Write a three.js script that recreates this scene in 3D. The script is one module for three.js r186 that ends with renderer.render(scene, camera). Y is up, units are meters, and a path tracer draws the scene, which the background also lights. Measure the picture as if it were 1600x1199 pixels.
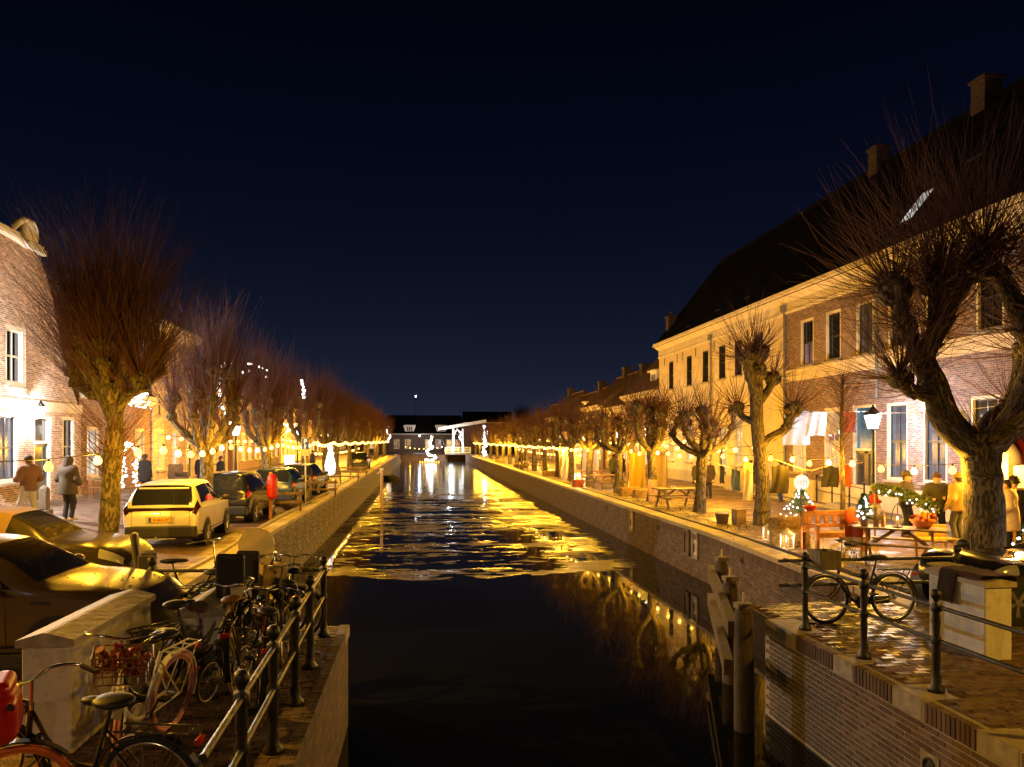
import * as THREE from 'three';
import { mergeGeometries, toCreasedNormals } from 'three/addons/utils/BufferGeometryUtils.js';
import { RoundedBoxGeometry } from 'three/addons/geometries/RoundedBoxGeometry.js';

// ---------------------------------------------------------------- camera, sky, moon, exposure
// y = 0 is the level of the quays, the water lies at -1.4; the canal runs along -z, its axis near x = 2.
const W = 1024, H = 767;
const scene = new THREE.Scene();
const camera = new THREE.PerspectiveCamera(53.0, W / H, 0.1, 900);
camera.position.set(0, 2.65, 0);
camera.rotation.set(0, -Math.atan(140 / 1202), 0);
camera.setViewOffset(W, H, 0, -56.6, W, H);
scene.add(camera);

const SKYW = 512, SKYH = 256;
{
  // clear winter night: deep blue overhead, a paler grey-blue town haze low over the roofs
  const d = new Float32Array(SKYW * SKYH * 4);
  for (let j = 0; j < SKYH; j++) {
    const el = ((j + 0.5) / SKYH - 0.5) * 180;
    const t = Math.max(0, el);
    const a = Math.exp(-t / 7), b = Math.exp(-t / 17);
    const r = 0.0001 + 0.017 * a + 0.0008 * b, g = 0.0002 + 0.019 * a + 0.0036 * b, bl = 0.0005 + 0.020 * a + 0.022 * b;
    for (let i = 0; i < SKYW; i++) {
      const k = (j * SKYW + i) * 4, low = el < 0 ? 0.3 : 1 + 0.35 * (fbm(i / SKYW, j / SKYH, 8, 4, 301) - 0.5);
      d[k] = r * low; d[k + 1] = g * low; d[k + 2] = bl * low; d[k + 3] = 1;
    }
  }
  const sky = new THREE.DataTexture(d, SKYW, SKYH, THREE.RGBAFormat, THREE.FloatType);
  sky.mapping = THREE.EquirectangularReflectionMapping;
  sky.magFilter = THREE.LinearFilter; sky.minFilter = THREE.LinearFilter;
  sky.needsUpdate = true;
  scene.background = sky; scene.environment = sky;
  scene.environmentIntensity = 1;
}
const moon = new THREE.DirectionalLight(0xbfd0ff, 0.006);
moon.position.set(-30, 60, 25); moon.castShadow = true; moon.shadow.mapSize.set(2048, 2048);
Object.assign(moon.shadow.camera, { left: -60, right: 60, top: 60, bottom: -60, near: 1, far: 260 });
scene.add(moon);

const AMBER = new THREE.Color().setRGB(1, 0.47, 0.022), SODIUM = new THREE.Color().setRGB(1, 0.50, 0.035);
const WARM = new THREE.Color().setRGB(1, 0.66, 0.32), COOL = new THREE.Color().setRGB(0.86, 0.92, 1);
const WHITE = new THREE.Color().setRGB(1, 0.93, 0.86);
function pointLight(parent, x, y, z, color, intensity, radius = 1) {
  const l = new THREE.PointLight(color, intensity, 0, 2);
  l.position.set(x, y, z); l.castShadow = true; l.shadow.radius = radius; l.shadow.bias = -0.002;
  parent.add(l); return l;
}

// ---------------------------------------------------------------- helpers
function rng(seed) { let s = seed >>> 0; return () => { s = (s + 0x6D2B79F5) >>> 0; let t = s; t = Math.imul(t ^ (t >>> 15), t | 1); t ^= t + Math.imul(t ^ (t >>> 7), t | 61); return ((t ^ (t >>> 14)) >>> 0) / 4294967296; }; }
const V = (x, y, z) => new THREE.Vector3(x, y, z);
function lerp(a, b, t) { return a + (b - a) * t; }
function clamp(x, a, b) { return Math.min(b, Math.max(a, x)); }
const smooth = (a, b, x) => { const t = clamp((x - a) / (b - a), 0, 1); return t * t * (3 - 2 * t); };
const used = {};
function numbered(n) { if (!(n in used)) { used[n] = 0; return n; } return n + '_' + String(++used[n]).padStart(3, '0'); }
function shade(o) { o.traverse(c => { if (c.isMesh) { c.castShadow = true; c.receiveShadow = true; } }); return o; }
function tag(o, label, category, group, kind) {
  if (label) o.userData.label = label;
  if (category) o.userData.category = category;
  if (group) o.userData.group = group;
  if (kind) o.userData.kind = kind;
  return o;
}
function thing(name, label, category, x = 0, y = 0, z = 0, turn = 0, group) {
  const o = new THREE.Group(); o.name = numbered(name); o.position.set(x, y, z); o.rotation.y = turn; scene.add(o);
  return tag(o, label, category, group);
}
function part(parent, name, geo, m) {
  if (Array.isArray(geo)) geo = merge(geo);
  const o = new THREE.Mesh(geo, m); o.name = parent === scene ? numbered(name) : name;
  o.castShadow = o.receiveShadow = true; parent.add(o); return o;
}
function struct(name, geo, m) { const o = part(scene, name, geo, m); o.userData.kind = 'structure'; return o; }
function copyOf(root, label, x, y, z, turn = 0, group) {
  const r = root.clone(); r.name = numbered(root.name.replace(/_\d{3}$/, '')); r.userData = Object.assign({}, root.userData, { label });
  if (group) r.userData.group = group;
  r.position.set(x, y, z); r.rotation.y = turn; scene.add(r); return r;
}
function merge(list) {
  list = list.map(g => { const n = g.index ? g.toNonIndexed() : g; for (const k of Object.keys(n.attributes)) if (!['position', 'normal', 'uv', 'color'].includes(k)) n.deleteAttribute(k); return n; });
  const keep = ['position', 'normal', 'uv'].filter(k => list.every(g => g.attributes[k]));
  for (const g of list) for (const k of Object.keys(g.attributes)) if (!keep.includes(k)) g.deleteAttribute(k);
  return list.length === 1 ? list[0] : mergeGeometries(list, false);
}
// texture coordinates in metres, by the way each face looks
function uvBox(g) {
  if (g.index) g = g.toNonIndexed();
  const p = g.attributes.position, uv = new Float32Array(p.count * 2), a = V(), b = V(), c = V(), n = V();
  for (let i = 0; i < p.count; i += 3) {
    a.fromBufferAttribute(p, i); b.fromBufferAttribute(p, i + 1); c.fromBufferAttribute(p, i + 2);
    n.copy(b).sub(a).cross(c.clone().sub(a));
    const ax = Math.abs(n.x), ay = Math.abs(n.y), az = Math.abs(n.z);
    [a, b, c].forEach((q, k) => {
      const u = ax >= ay && ax >= az ? q.z : q.x, v = ay > ax && ay > az ? q.z : q.y;
      uv[(i + k) * 2] = u; uv[(i + k) * 2 + 1] = v;
    });
  }
  g.setAttribute('uv', new THREE.BufferAttribute(uv, 2)); return g;
}
function tr(g, x = 0, y = 0, z = 0, rx = 0, ry = 0, rz = 0) {
  g.applyMatrix4(new THREE.Matrix4().compose(V(x, y, z), new THREE.Quaternion().setFromEuler(new THREE.Euler(rx, ry, rz, 'YXZ')), V(1, 1, 1))); return g;
}
const box = (w, h, d, x = 0, y = 0, z = 0, rx = 0, ry = 0, rz = 0) => uvLocal(w, h, d, x, y, z, rx, ry, rz);
function uvLocal(w, h, d, x, y, z, rx, ry, rz) { return tr(uvBox(new THREE.BoxGeometry(w, h, d)), x, y, z, rx, ry, rz); }
function rbox(w, h, d, r, x = 0, y = 0, z = 0, rx = 0, ry = 0, rz = 0) { return tr(uvBox(new RoundedBoxGeometry(w, h, d, 2, Math.min(r, w / 2.01, h / 2.01, d / 2.01))), x, y, z, rx, ry, rz); }
const UPV = V(0, 1, 0);
function rod(a, b, r0, r1 = r0, seg = 6, open = false) {
  const d = b.clone().sub(a), L = d.length();
  const g = new THREE.CylinderGeometry(r1, r0, L, seg, 1, open);
  g.applyMatrix4(new THREE.Matrix4().compose(a.clone().add(b).multiplyScalar(0.5), new THREE.Quaternion().setFromUnitVectors(UPV, d.normalize()), V(1, 1, 1)));
  return g;
}
const rodp = (ax, ay, az, bx, by, bz, r, r1, seg) => rod(V(ax, ay, az), V(bx, by, bz), r, r1 ?? r, seg ?? 6);
function bar(a, b, w, h) {   // a rectangular bar from a to b, w wide sideways, h in the other direction
  const d = b.clone().sub(a), L = d.length(); d.normalize();
  const g = uvBox(new THREE.BoxGeometry(w, h, L));
  const side = V().crossVectors(UPV, d); if (side.lengthSq() < 1e-6) side.set(1, 0, 0); side.normalize();
  const up = V().crossVectors(d, side);
  g.applyMatrix4(new THREE.Matrix4().makeBasis(side, up, d).setPosition(a.clone().add(b).multiplyScalar(0.5))); return g;
}
const ball = (r, x, y, z, s = 10, t = 7) => tr(new THREE.SphereGeometry(r, s, t), x, y, z);
function lathe(pts, seg = 16) { return new THREE.LatheGeometry(pts.map(p => new THREE.Vector2(p[0], p[1])), seg); }
// a tube of changing radius along a smooth path; rough(u, v) moves its skin in or out
function limb(pts, radii, seg = 8, steps = 4, rough, cap = true) {
  const curve = new THREE.CatmullRomCurve3(pts, false, 'centripetal'), n = (pts.length - 1) * steps;
  const P = [], N = [], U = [], I = []; let t0 = null, nx = V(), len = 0, last = null;
  for (let i = 0; i <= n; i++) {
    const t = i / n, p = curve.getPoint(t), tan = curve.getTangent(t);
    if (!t0) { nx.set(1, 0, 0); if (Math.abs(tan.x) > 0.8) nx.set(0, 0, 1); }
    nx.sub(tan.clone().multiplyScalar(nx.dot(tan))).normalize(); t0 = tan;
    const by = V().crossVectors(tan, nx);
    if (last) len += p.distanceTo(last); last = p;
    const k = t * (radii.length - 1), k0 = Math.min(radii.length - 2, Math.floor(k)), r = lerp(radii[k0], radii[k0 + 1], k - k0);
    for (let j = 0; j <= seg; j++) {
      const a = j / seg * Math.PI * 2, rr = r * (1 + (rough ? rough(j % seg / seg, len) : 0));
      const d = nx.clone().multiplyScalar(Math.cos(a)).add(by.clone().multiplyScalar(Math.sin(a)));
      P.push(p.x + d.x * rr, p.y + d.y * rr, p.z + d.z * rr); N.push(d.x, d.y, d.z); U.push(j / seg * Math.max(0.3, Math.round(r * 6.28 * 2) / 2), len);
    }
  }
  for (let i = 0; i < n; i++) for (let j = 0; j < seg; j++) { const a = i * (seg + 1) + j, b = a + seg + 1; I.push(a, a + 1, b, b, a + 1, b + 1); }
  const g = new THREE.BufferGeometry();
  if (cap) for (const end of [0, n]) {
    const c = curve.getPoint(end / n), o = P.length / 3; P.push(c.x, c.y, c.z); const tt = curve.getTangent(end / n).multiplyScalar(end ? 1 : -1); N.push(tt.x, tt.y, tt.z); U.push(0, 0);
    for (let j = 0; j < seg; j++) { const a = end * (seg + 1) + j; end ? I.push(a, a + 1, o) : I.push(a + 1, a, o); }
  }
  g.setAttribute('position', new THREE.Float32BufferAttribute(P, 3)); g.setAttribute('uv', new THREE.Float32BufferAttribute(U, 2));
  g.setIndex(I); g.setAttribute('normal', new THREE.Float32BufferAttribute(N, 3));
  if (rough) g.computeVertexNormals();
  return g;
}
const path = (pts, r, seg = 6, steps = 5) => limb(pts.map(p => V(...p)), [r, r], seg, steps);
function slab(outline, depth, bevel = 0) {   // outline in x, y pushed along z
  const s = new THREE.Shape(outline.map(p => new THREE.Vector2(p[0], p[1])));
  return uvBox(new THREE.ExtrudeGeometry(s, { depth, bevelEnabled: bevel > 0, bevelThickness: bevel, bevelSize: bevel, bevelSegments: 2, curveSegments: 8 }));
}
// the surface of a smooth field, on a grid with one vertex per crossed cell (surface nets)
function nets(field, lo, hi, cell) {
  const nx = Math.ceil((hi[0] - lo[0]) / cell) + 1, ny = Math.ceil((hi[1] - lo[1]) / cell) + 1, nz = Math.ceil((hi[2] - lo[2]) / cell) + 1;
  const f = new Float32Array(nx * ny * nz), at = (i, j, k) => (k * ny + j) * nx + i;
  for (let k = 0; k < nz; k++) for (let j = 0; j < ny; j++) for (let i = 0; i < nx; i++) f[at(i, j, k)] = field(lo[0] + i * cell, lo[1] + j * cell, lo[2] + k * cell);
  const vid = new Int32Array(nx * ny * nz).fill(-1), P = [], I = [];
  for (let k = 0; k < nz - 1; k++) for (let j = 0; j < ny - 1; j++) for (let i = 0; i < nx - 1; i++) {
    let m = 0; const c = [];
    for (let q = 0; q < 8; q++) { const v = f[at(i + (q & 1), j + (q >> 1 & 1), k + (q >> 2))]; c.push(v); if (v < 0) m |= 1 << q; }
    if (m === 0 || m === 255) continue;
    let x = 0, y = 0, z = 0, n = 0;
    for (let a = 0; a < 8; a++) for (const bit of [1, 2, 4]) if (!(a & bit)) {
      const b = a | bit; if ((c[a] < 0) === (c[b] < 0)) continue;
      const t = c[a] / (c[a] - c[b]); n++;
      x += (a & 1) + (bit === 1 ? t : 0); y += (a >> 1 & 1) + (bit === 2 ? t : 0); z += (a >> 2) + (bit === 4 ? t : 0);
    }
    vid[at(i, j, k)] = P.length / 3; P.push(lo[0] + (i + x / n) * cell, lo[1] + (j + y / n) * cell, lo[2] + (k + z / n) * cell);
  }
  const quad = (a, b, c, d, flip) => { if (a < 0 || b < 0 || c < 0 || d < 0) return; flip ? I.push(a, c, b, b, c, d) : I.push(a, b, c, b, d, c); };
  for (let k = 1; k < nz - 1; k++) for (let j = 1; j < ny - 1; j++) for (let i = 1; i < nx - 1; i++) {
    const v = f[at(i, j, k)] < 0;
    if (v !== f[at(i + 1, j, k)] < 0) quad(vid[at(i, j - 1, k - 1)], vid[at(i, j, k - 1)], vid[at(i, j - 1, k)], vid[at(i, j, k)], !v);
    if (v !== f[at(i, j + 1, k)] < 0) quad(vid[at(i - 1, j, k - 1)], vid[at(i - 1, j, k)], vid[at(i, j, k - 1)], vid[at(i, j, k)], !v);
    if (v !== f[at(i, j, k + 1)] < 0) quad(vid[at(i - 1, j - 1, k)], vid[at(i, j - 1, k)], vid[at(i - 1, j, k)], vid[at(i, j, k)], !v);
  }
  const g = new THREE.BufferGeometry(); g.setAttribute('position', new THREE.Float32BufferAttribute(P, 3)); g.setIndex(I); g.computeVertexNormals();
  const uv = new Float32Array(P.length / 3 * 2); for (let i = 0; i < P.length / 3; i++) { uv[i * 2] = P[i * 3] + P[i * 3 + 2]; uv[i * 2 + 1] = P[i * 3 + 1]; }
  g.setAttribute('uv', new THREE.BufferAttribute(uv, 2)); return g;
}
function capsule(px, py, pz, a, b, ra, rb) {
  const bx = b[0] - a[0], by = b[1] - a[1], bz = b[2] - a[2], x = px - a[0], y = py - a[1], z = pz - a[2];
  const t = clamp((x * bx + y * by + z * bz) / (bx * bx + by * by + bz * bz + 1e-9), 0, 1), dx = x - bx * t, dy = y - by * t, dz = z - bz * t;
  return Math.sqrt(dx * dx + dy * dy + dz * dz) - lerp(ra, rb, t);
}
const smin = (a, b, k) => { const h = Math.max(k - Math.abs(a - b), 0) / k; return Math.min(a, b) - h * h * k * 0.25; };

// ---------------------------------------------------------------- noise and textures
function hash2(x, y, s) { let h = (Math.imul(x, 374761393) + Math.imul(y, 668265263) + Math.imul(s, 974634777)) | 0; h = Math.imul(h ^ (h >>> 13), 1274126177); return ((h ^ (h >>> 16)) >>> 0) / 4294967296; }
function vnoise(x, y, per, s) {   // repeats every per cells
  const xi = Math.floor(x), yi = Math.floor(y), fx = x - xi, fy = y - yi, u = fx * fx * (3 - 2 * fx), v = fy * fy * (3 - 2 * fy), w = (a) => ((a % per) + per) % per;
  return lerp(lerp(hash2(w(xi), w(yi), s), hash2(w(xi + 1), w(yi), s), u), lerp(hash2(w(xi), w(yi + 1), s), hash2(w(xi + 1), w(yi + 1), s), u), v);
}
function fbm(u, v, base, oct, s) { let a = 0, k = 0.5, n = 0; for (let o = 0; o < oct; o++) { a += k * vnoise(u * base, v * base, base, s + o); n += k; k *= 0.5; base *= 2; } return a / n; }
function tex(n, fn, srgb, size) {   // fn(u, v) gives a grey or a linear colour; size: metres per repeat
  const d = new Uint8Array(n * n * 4), enc = c => { c = clamp(c, 0, 1); return Math.round(255 * (srgb ? (c <= 0.0031308 ? c * 12.92 : 1.055 * Math.pow(c, 1 / 2.4) - 0.055) : c)); };
  for (let j = 0; j < n; j++) for (let i = 0; i < n; i++) {
    const q = fn((i + 0.5) / n, (j + 0.5) / n), k = (j * n + i) * 4;
    if (Array.isArray(q)) { d[k] = enc(q[0]); d[k + 1] = enc(q[1]); d[k + 2] = enc(q[2]); } else d[k] = d[k + 1] = d[k + 2] = enc(q);
    d[k + 3] = 255;
  }
  const t = new THREE.DataTexture(d, n, n); t.wrapS = t.wrapT = THREE.RepeatWrapping; t.magFilter = THREE.LinearFilter; t.minFilter = THREE.LinearMipmapLinearFilter; t.generateMipmaps = true; t.anisotropy = 8;
  if (srgb) t.colorSpace = THREE.SRGBColorSpace;
  const s = Array.isArray(size) ? size : [size, size]; t.repeat.set(1 / s[0], 1 / s[1]); t.needsUpdate = true; return t;
}
const lin = (r, g, b) => new THREE.Color().setRGB(r, g, b);
const mat = (c, roughness = 0.8, o = {}) => new THREE.MeshStandardMaterial({ color: Array.isArray(c) ? lin(...c) : c, roughness, ...o });
const glow = (c, k, base = 0.6) => new THREE.MeshStandardMaterial({ color: lin(base, base, base), emissive: c, emissiveIntensity: k, roughness: 0.4 });

function brickTex(n, cols, rows, size, tones, mortar, joint, seed, stagger = true) {
  const cell = (u, v) => {
    const r = Math.floor(v * rows), x = u * cols + (stagger && r % 2 ? 0.5 : 0), c = ((Math.floor(x) % cols) + cols) % cols;
    const fx = x - Math.floor(x), fy = v * rows - r, bw = size / cols, bh = size / rows;
    const e = Math.min(Math.min(fx, 1 - fx) * bw, Math.min(fy, 1 - fy) * bh) - joint / 2 + (fbm(u, v, 64, 2, seed) - 0.5) * 0.004;
    return [c, r, smooth(-0.001, 0.003, e)];
  };
  const col = tex(n, (u, v) => {
    const [c, r, m] = cell(u, v), h = hash2(c, r, seed), t = tones[Math.floor(h * tones.length)], k = (0.75 + 0.5 * hash2(c, r, seed + 1)) * (0.72 + 0.56 * fbm(u, v, 16, 4, seed + 3));
    const w = 0.7 + 0.6 * fbm(u, v, 8, 4, seed + 9);
    return [0, 1, 2].map(i => lerp(mortar[i] * w, t[i] * k, m));
  }, true, size);
  const bump = tex(n, (u, v) => { const [c, r, m] = cell(u, v); return m * (0.65 + 0.2 * hash2(c, r, seed + 5)) + 0.15 * fbm(u, v, 64, 3, seed + 2); }, false, size);
  return { map: col, bumpMap: bump };
}
const noiseTex = (n, a, b, base, seed, size) => tex(n, (u, v) => { const t = fbm(u, v, base, 6, seed); return [0, 1, 2].map(i => lerp(a[i], b[i], t)); }, true, size);
const T = {};
T.redBrick = brickTex(1024, 9, 30, 2, [[0.20, 0.085, 0.05], [0.26, 0.12, 0.07], [0.16, 0.07, 0.045], [0.30, 0.15, 0.09]], [0.34, 0.31, 0.26], 0.011, 3);
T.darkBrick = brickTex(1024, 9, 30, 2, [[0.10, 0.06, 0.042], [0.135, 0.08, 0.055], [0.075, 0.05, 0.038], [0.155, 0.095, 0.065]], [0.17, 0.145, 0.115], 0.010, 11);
T.paver = brickTex(1024, 10, 20, 2, [[0.13, 0.075, 0.05], [0.165, 0.095, 0.06], [0.10, 0.06, 0.045], [0.18, 0.12, 0.085]], [0.055, 0.045, 0.035], 0.007, 21);
T.rubble = (() => {
  const pts = []; const R = rng(77); for (let i = 0; i < 90; i++) pts.push([R(), R(), R()]);
  const cell = (u, v) => { let a = 9, b = 9, id = 0; const x = u + 0.012 * (fbm(u, v, 16, 3, 5) - 0.5), y = v; for (let i = 0; i < 90; i++) { let dx = Math.abs(x - pts[i][0]), dy = Math.abs(y - pts[i][1]); dx = Math.min(dx, 1 - dx); dy = Math.min(dy, 1 - dy); const d = Math.hypot(dx, dy * 1.5); if (d < a) { b = a; a = d; id = i; } else if (d < b) b = d; } return [id, smooth(0.004, 0.022, b - a)]; };
  return {
    map: tex(512, (u, v) => { const [id, m] = cell(u, v), k = (0.55 + 0.8 * pts[id][2]) * (0.6 + 0.8 * fbm(u, v, 16, 5, 8)); return [0, 1, 2].map(i => lerp([0.05, 0.045, 0.035][i], [0.15, 0.115, 0.075][i] * k, m)); }, true, 1.8),
    bumpMap: tex(512, (u, v) => { const [id, m] = cell(u, v); return m * (0.6 + 0.25 * pts[id][2]) + 0.15 * fbm(u, v, 32, 4, 4); }, false, 1.8),
  };
})();
T.bark = {
  map: tex(512, (u, v) => { const f = fbm(u + 0.045 * fbm(u, v, 8, 4, 4), v * 0.5, 40, 4, 2), k = smooth(0.36, 0.62, f), g = fbm(u, v, 8, 4, 31); return [lerp(0.055, 0.20, k) * (0.42 + 0.75 * g), lerp(0.042, 0.165, k) * (0.42 + 0.75 * g), lerp(0.028, 0.105, k) * (0.4 + 0.75 * g)]; }, true, [1, 2]),
  bumpMap: tex(512, (u, v) => smooth(0.36, 0.62, fbm(u + 0.045 * fbm(u, v, 8, 4, 4), v * 0.5, 40, 4, 2)) * 0.8 + 0.2 * fbm(u, v, 64, 2, 7), false, [1, 2]),
};
T.plaster = { map: noiseTex(512, [0.44, 0.40, 0.33], [0.66, 0.61, 0.52], 8, 41, 3), bumpMap: tex(512, (u, v) => fbm(u, v, 32, 4, 43), false, 3) };
T.render = {
  map: tex(1024, (u, v) => { const a = fbm(u, v, 6, 6, 51), s = smooth(0.55, 0.75, fbm(u, v * 0.35, 12, 5, 54)), p = smooth(0.66, 0.72, fbm(u, v, 32, 3, 57)); const k = lerp(0.54, 0.68, a) * (1 - 0.16 * s) * (1 - 0.12 * p); return [k, k * 0.96, k * (0.87 - 0.08 * s)]; }, true, 1.6),
  bumpMap: tex(512, (u, v) => fbm(u, v, 48, 4, 53), false, 1.6),
};
T.roof = (() => { const cell = (u, v) => { const x = u * 10, y = v * 8, fx = x - Math.floor(x), fy = y - Math.floor(y); return [Math.floor(x), Math.floor(y), Math.sin(fx * Math.PI) * 0.6 + (1 - fy) * 0.4, fy]; }; return { map: tex(512, (u, v) => { const [c, r] = cell(u, v), k = 0.7 + 0.6 * hash2(c, r, 5), n = 0.7 + 0.6 * fbm(u, v, 16, 4, 6); return [0.13 * k * n, 0.065 * k * n, 0.042 * k * n]; }, true, 2.4), bumpMap: tex(512, (u, v) => cell(u, v)[2], false, 2.4) }; })();
T.slate = noiseTex(256, [0.003, 0.003, 0.0035], [0.007, 0.0065, 0.0065], 8, 61, 2);
T.wood = { map: tex(512, (u, v) => { const w = fbm(u * 1, v * 0.12, 24, 4, 71), k = 0.6 + 0.8 * fbm(u, v, 6, 4, 72), g = lerp(0.55, 1.25, w) * k; return [0.24 * g, 0.155 * g, 0.078 * g]; }, true, 0.7), bumpMap: tex(512, (u, v) => fbm(u, v * 0.12, 24, 4, 71), false, 0.7) };
T.greyWood = { map: tex(512, (u, v) => { const w = fbm(u, v * 0.1, 32, 4, 81), k = 0.55 + 0.9 * fbm(u, v, 5, 5, 82), g = lerp(0.5, 1.3, w) * k; return [0.16 * g, 0.125 * g, 0.085 * g]; }, true, 0.8), bumpMap: tex(512, (u, v) => fbm(u, v * 0.1, 32, 4, 81), false, 0.8) };
T.stone = { map: noiseTex(512, [0.20, 0.165, 0.12], [0.46, 0.40, 0.31], 12, 91, 1.2), bumpMap: tex(512, (u, v) => fbm(u, v, 24, 5, 92), false, 1.2) };
T.hayBump = tex(256, (u, v) => { const w = 0.12 * fbm(u, v, 4, 3, 131); return 0.5 * vnoise(u * 8 + w * 30, v * 64, 64, 132) + 0.5 * vnoise(u * 6 + 3, (v + 0.5 * u) * 64, 64, 133); }, false, 0.5);
T.hay = tex(256, (u, v) => { const w = 0.12 * fbm(u, v, 4, 3, 131), k = 0.5 * vnoise(u * 8 + w * 30, v * 64, 64, 132) + 0.5 * vnoise(u * 6 + 3, (v + 0.5 * u) * 64, 64, 133), g = lerp(0.15, 1.5, k); return [0.40 * g, 0.26 * g, 0.075 * g]; }, true, 0.5);
T.grain = tex(512, (u, v) => fbm(u, v, 64, 3, 95), false, 0.5);
T.wet = tex(512, (u, v) => { const p = smooth(0.42, 0.62, fbm(u, v, 6, 5, 97)); return lerp(0.42, 0.8, p); }, false, 3.1);
T.wool = { map: noiseTex(256, [0.7, 0.7, 0.7], [1.15, 1.15, 1.15].map(x => Math.min(1, x)), 32, 101, 0.25), bumpMap: tex(256, (u, v) => fbm(u, v, 48, 3, 103), false, 0.25) };
const streak = (u, v, bu, bv, s) => 0.6 * vnoise(u * bu, v * bv, bv, s) + 0.28 * vnoise(u * bu * 2, v * bv * 2, bv * 2, s + 1) + 0.12 * vnoise(u * bu * 4, v * bv * 4, bv * 4, s + 2);
T.ice = tex(1024, (u, v) => 0.45 * streak(u, v, 7, 40, 111) + 0.3 * streak(u, v, 20, 110, 114) + 0.25 * fbm(u, v, 16, 5, 117), false, 9);
T.iceRough = tex(512, (u, v) => lerp(0.22, 0.7, smooth(0.32, 0.66, fbm(u, v, 10, 6, 119))), false, 9);
T.ripple = tex(512, (u, v) => fbm(u, v, 10, 5, 121), false, 6);

const M = {
  redBrick: mat(0xffffff, 0.85, { ...T.redBrick, bumpScale: 0.008 }),
  darkBrick: mat(0xffffff, 0.8, { ...T.darkBrick, bumpScale: 0.010 }),
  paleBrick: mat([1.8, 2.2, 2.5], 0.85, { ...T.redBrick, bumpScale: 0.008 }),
  paver: mat(0xffffff, 1, { ...T.paver, bumpScale: 0.006, roughnessMap: T.wet }),
  rubble: mat(0xffffff, 0.75, { ...T.rubble, bumpScale: 0.05 }),
  bark: mat(0xffffff, 0.92, { ...T.bark, bumpScale: 0.03 }),
  twig: mat([0.088, 0.033, 0.028], 0.8),
  houseBrick: mat([0.85, 0.95, 1.2], 0.85, { ...T.redBrick, bumpScale: 0.008 }),
  beige: mat([1.15, 1.02, 0.82], 0.85, { ...T.plaster, bumpScale: 0.003 }),
  cream: mat([1.15, 1.1, 1.0], 0.7, { ...T.plaster, bumpScale: 0.002 }),
  whitePaint: mat([0.74, 0.72, 0.68], 0.5),
  render: mat(0xffffff, 0.85, { ...T.render, bumpScale: 0.004 }),
  roofTile: mat(0xffffff, 0.8, { ...T.roof, bumpScale: 0.05 }),
  slate: new THREE.MeshPhysicalMaterial({ color: 0xffffff, roughness: 0.9, specularIntensity: 0.15, map: T.slate, bumpMap: T.roof.bumpMap, bumpScale: 0.03 }),
  chimneyBrick: mat([0.55, 0.55, 0.55], 0.9, { ...T.darkBrick, bumpScale: 0.01 }),  // dark brick with its colour scaled down, for the chimneys
  wood: mat(0xffffff, 0.65, { ...T.wood, bumpScale: 0.004 }),
  orangeWood: mat([1.5, 0.95, 0.6], 0.6, { ...T.wood, bumpScale: 0.003 }),
  greyWood: mat(0xffffff, 0.8, { ...T.greyWood, bumpScale: 0.008 }),
  pile: mat([0.55, 0.5, 0.45], 0.8, { ...T.greyWood, bumpScale: 0.008 }),
  stone: mat(0xffffff, 0.7, { ...T.stone, bumpScale: 0.006 }),
  lead: mat([0.22, 0.22, 0.21], 0.55, { metalness: 0.4 }),
  darkGlass: mat([0.012, 0.014, 0.018], 0.06),
  blackIron: mat([0.016, 0.015, 0.015], 0.38, { bumpMap: T.grain, bumpScale: 0.0015 }),
  blackPlastic: mat([0.018, 0.018, 0.018], 0.55),
  rubber: mat([0.02, 0.02, 0.02], 0.8),
  chrome: mat([0.72, 0.72, 0.70], 0.22, { metalness: 1 }),
  steel: mat([0.45, 0.44, 0.42], 0.4, { metalness: 0.9 }),
  hay: mat(0xffffff, 0.95, { map: T.hay, bumpMap: T.hayBump, bumpScale: 0.03 }),
};
// ---------------------------------------------------------------- ground, canal, quay walls
const leftRise = x => 0.42 * smooth(-7.6, -11.5, x);
function sheet(x0, x1, D0, D1, nx, nz, h) {
  const g = new THREE.PlaneGeometry(x1 - x0, D1 - D0, nx, nz); g.rotateX(-Math.PI / 2); g.translate((x0 + x1) / 2, 0, -(D0 + D1) / 2);
  if (h) { const p = g.attributes.position; for (let i = 0; i < p.count; i++) p.setY(i, h(p.getX(i), -p.getZ(i))); g.computeVertexNormals(); }
  const p = g.attributes.position, uv = g.attributes.uv; for (let i = 0; i < p.count; i++) uv.setXY(i, p.getX(i), p.getZ(i));
  return g;
}
const pavementLeft = struct('pavement_left', [sheet(-70, -4.3, 11.14, 144, 90, 10, leftRise), sheet(-70, -1.06, -14, 11.14, 95, 4, leftRise)], M.paver);
const pavementRight = struct('pavement_right', [sheet(8.3, 80, 10.87, 144, 4, 4), sheet(5.2, 80, -14, 10.87, 4, 4)], M.paver);
struct('far_ground', sheet(-200, 220, 144, 700, 2, 2), M.paver);
struct('far_road', sheet(-1.06, 5.2, -30, -6, 2, 2), M.paver);
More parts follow.
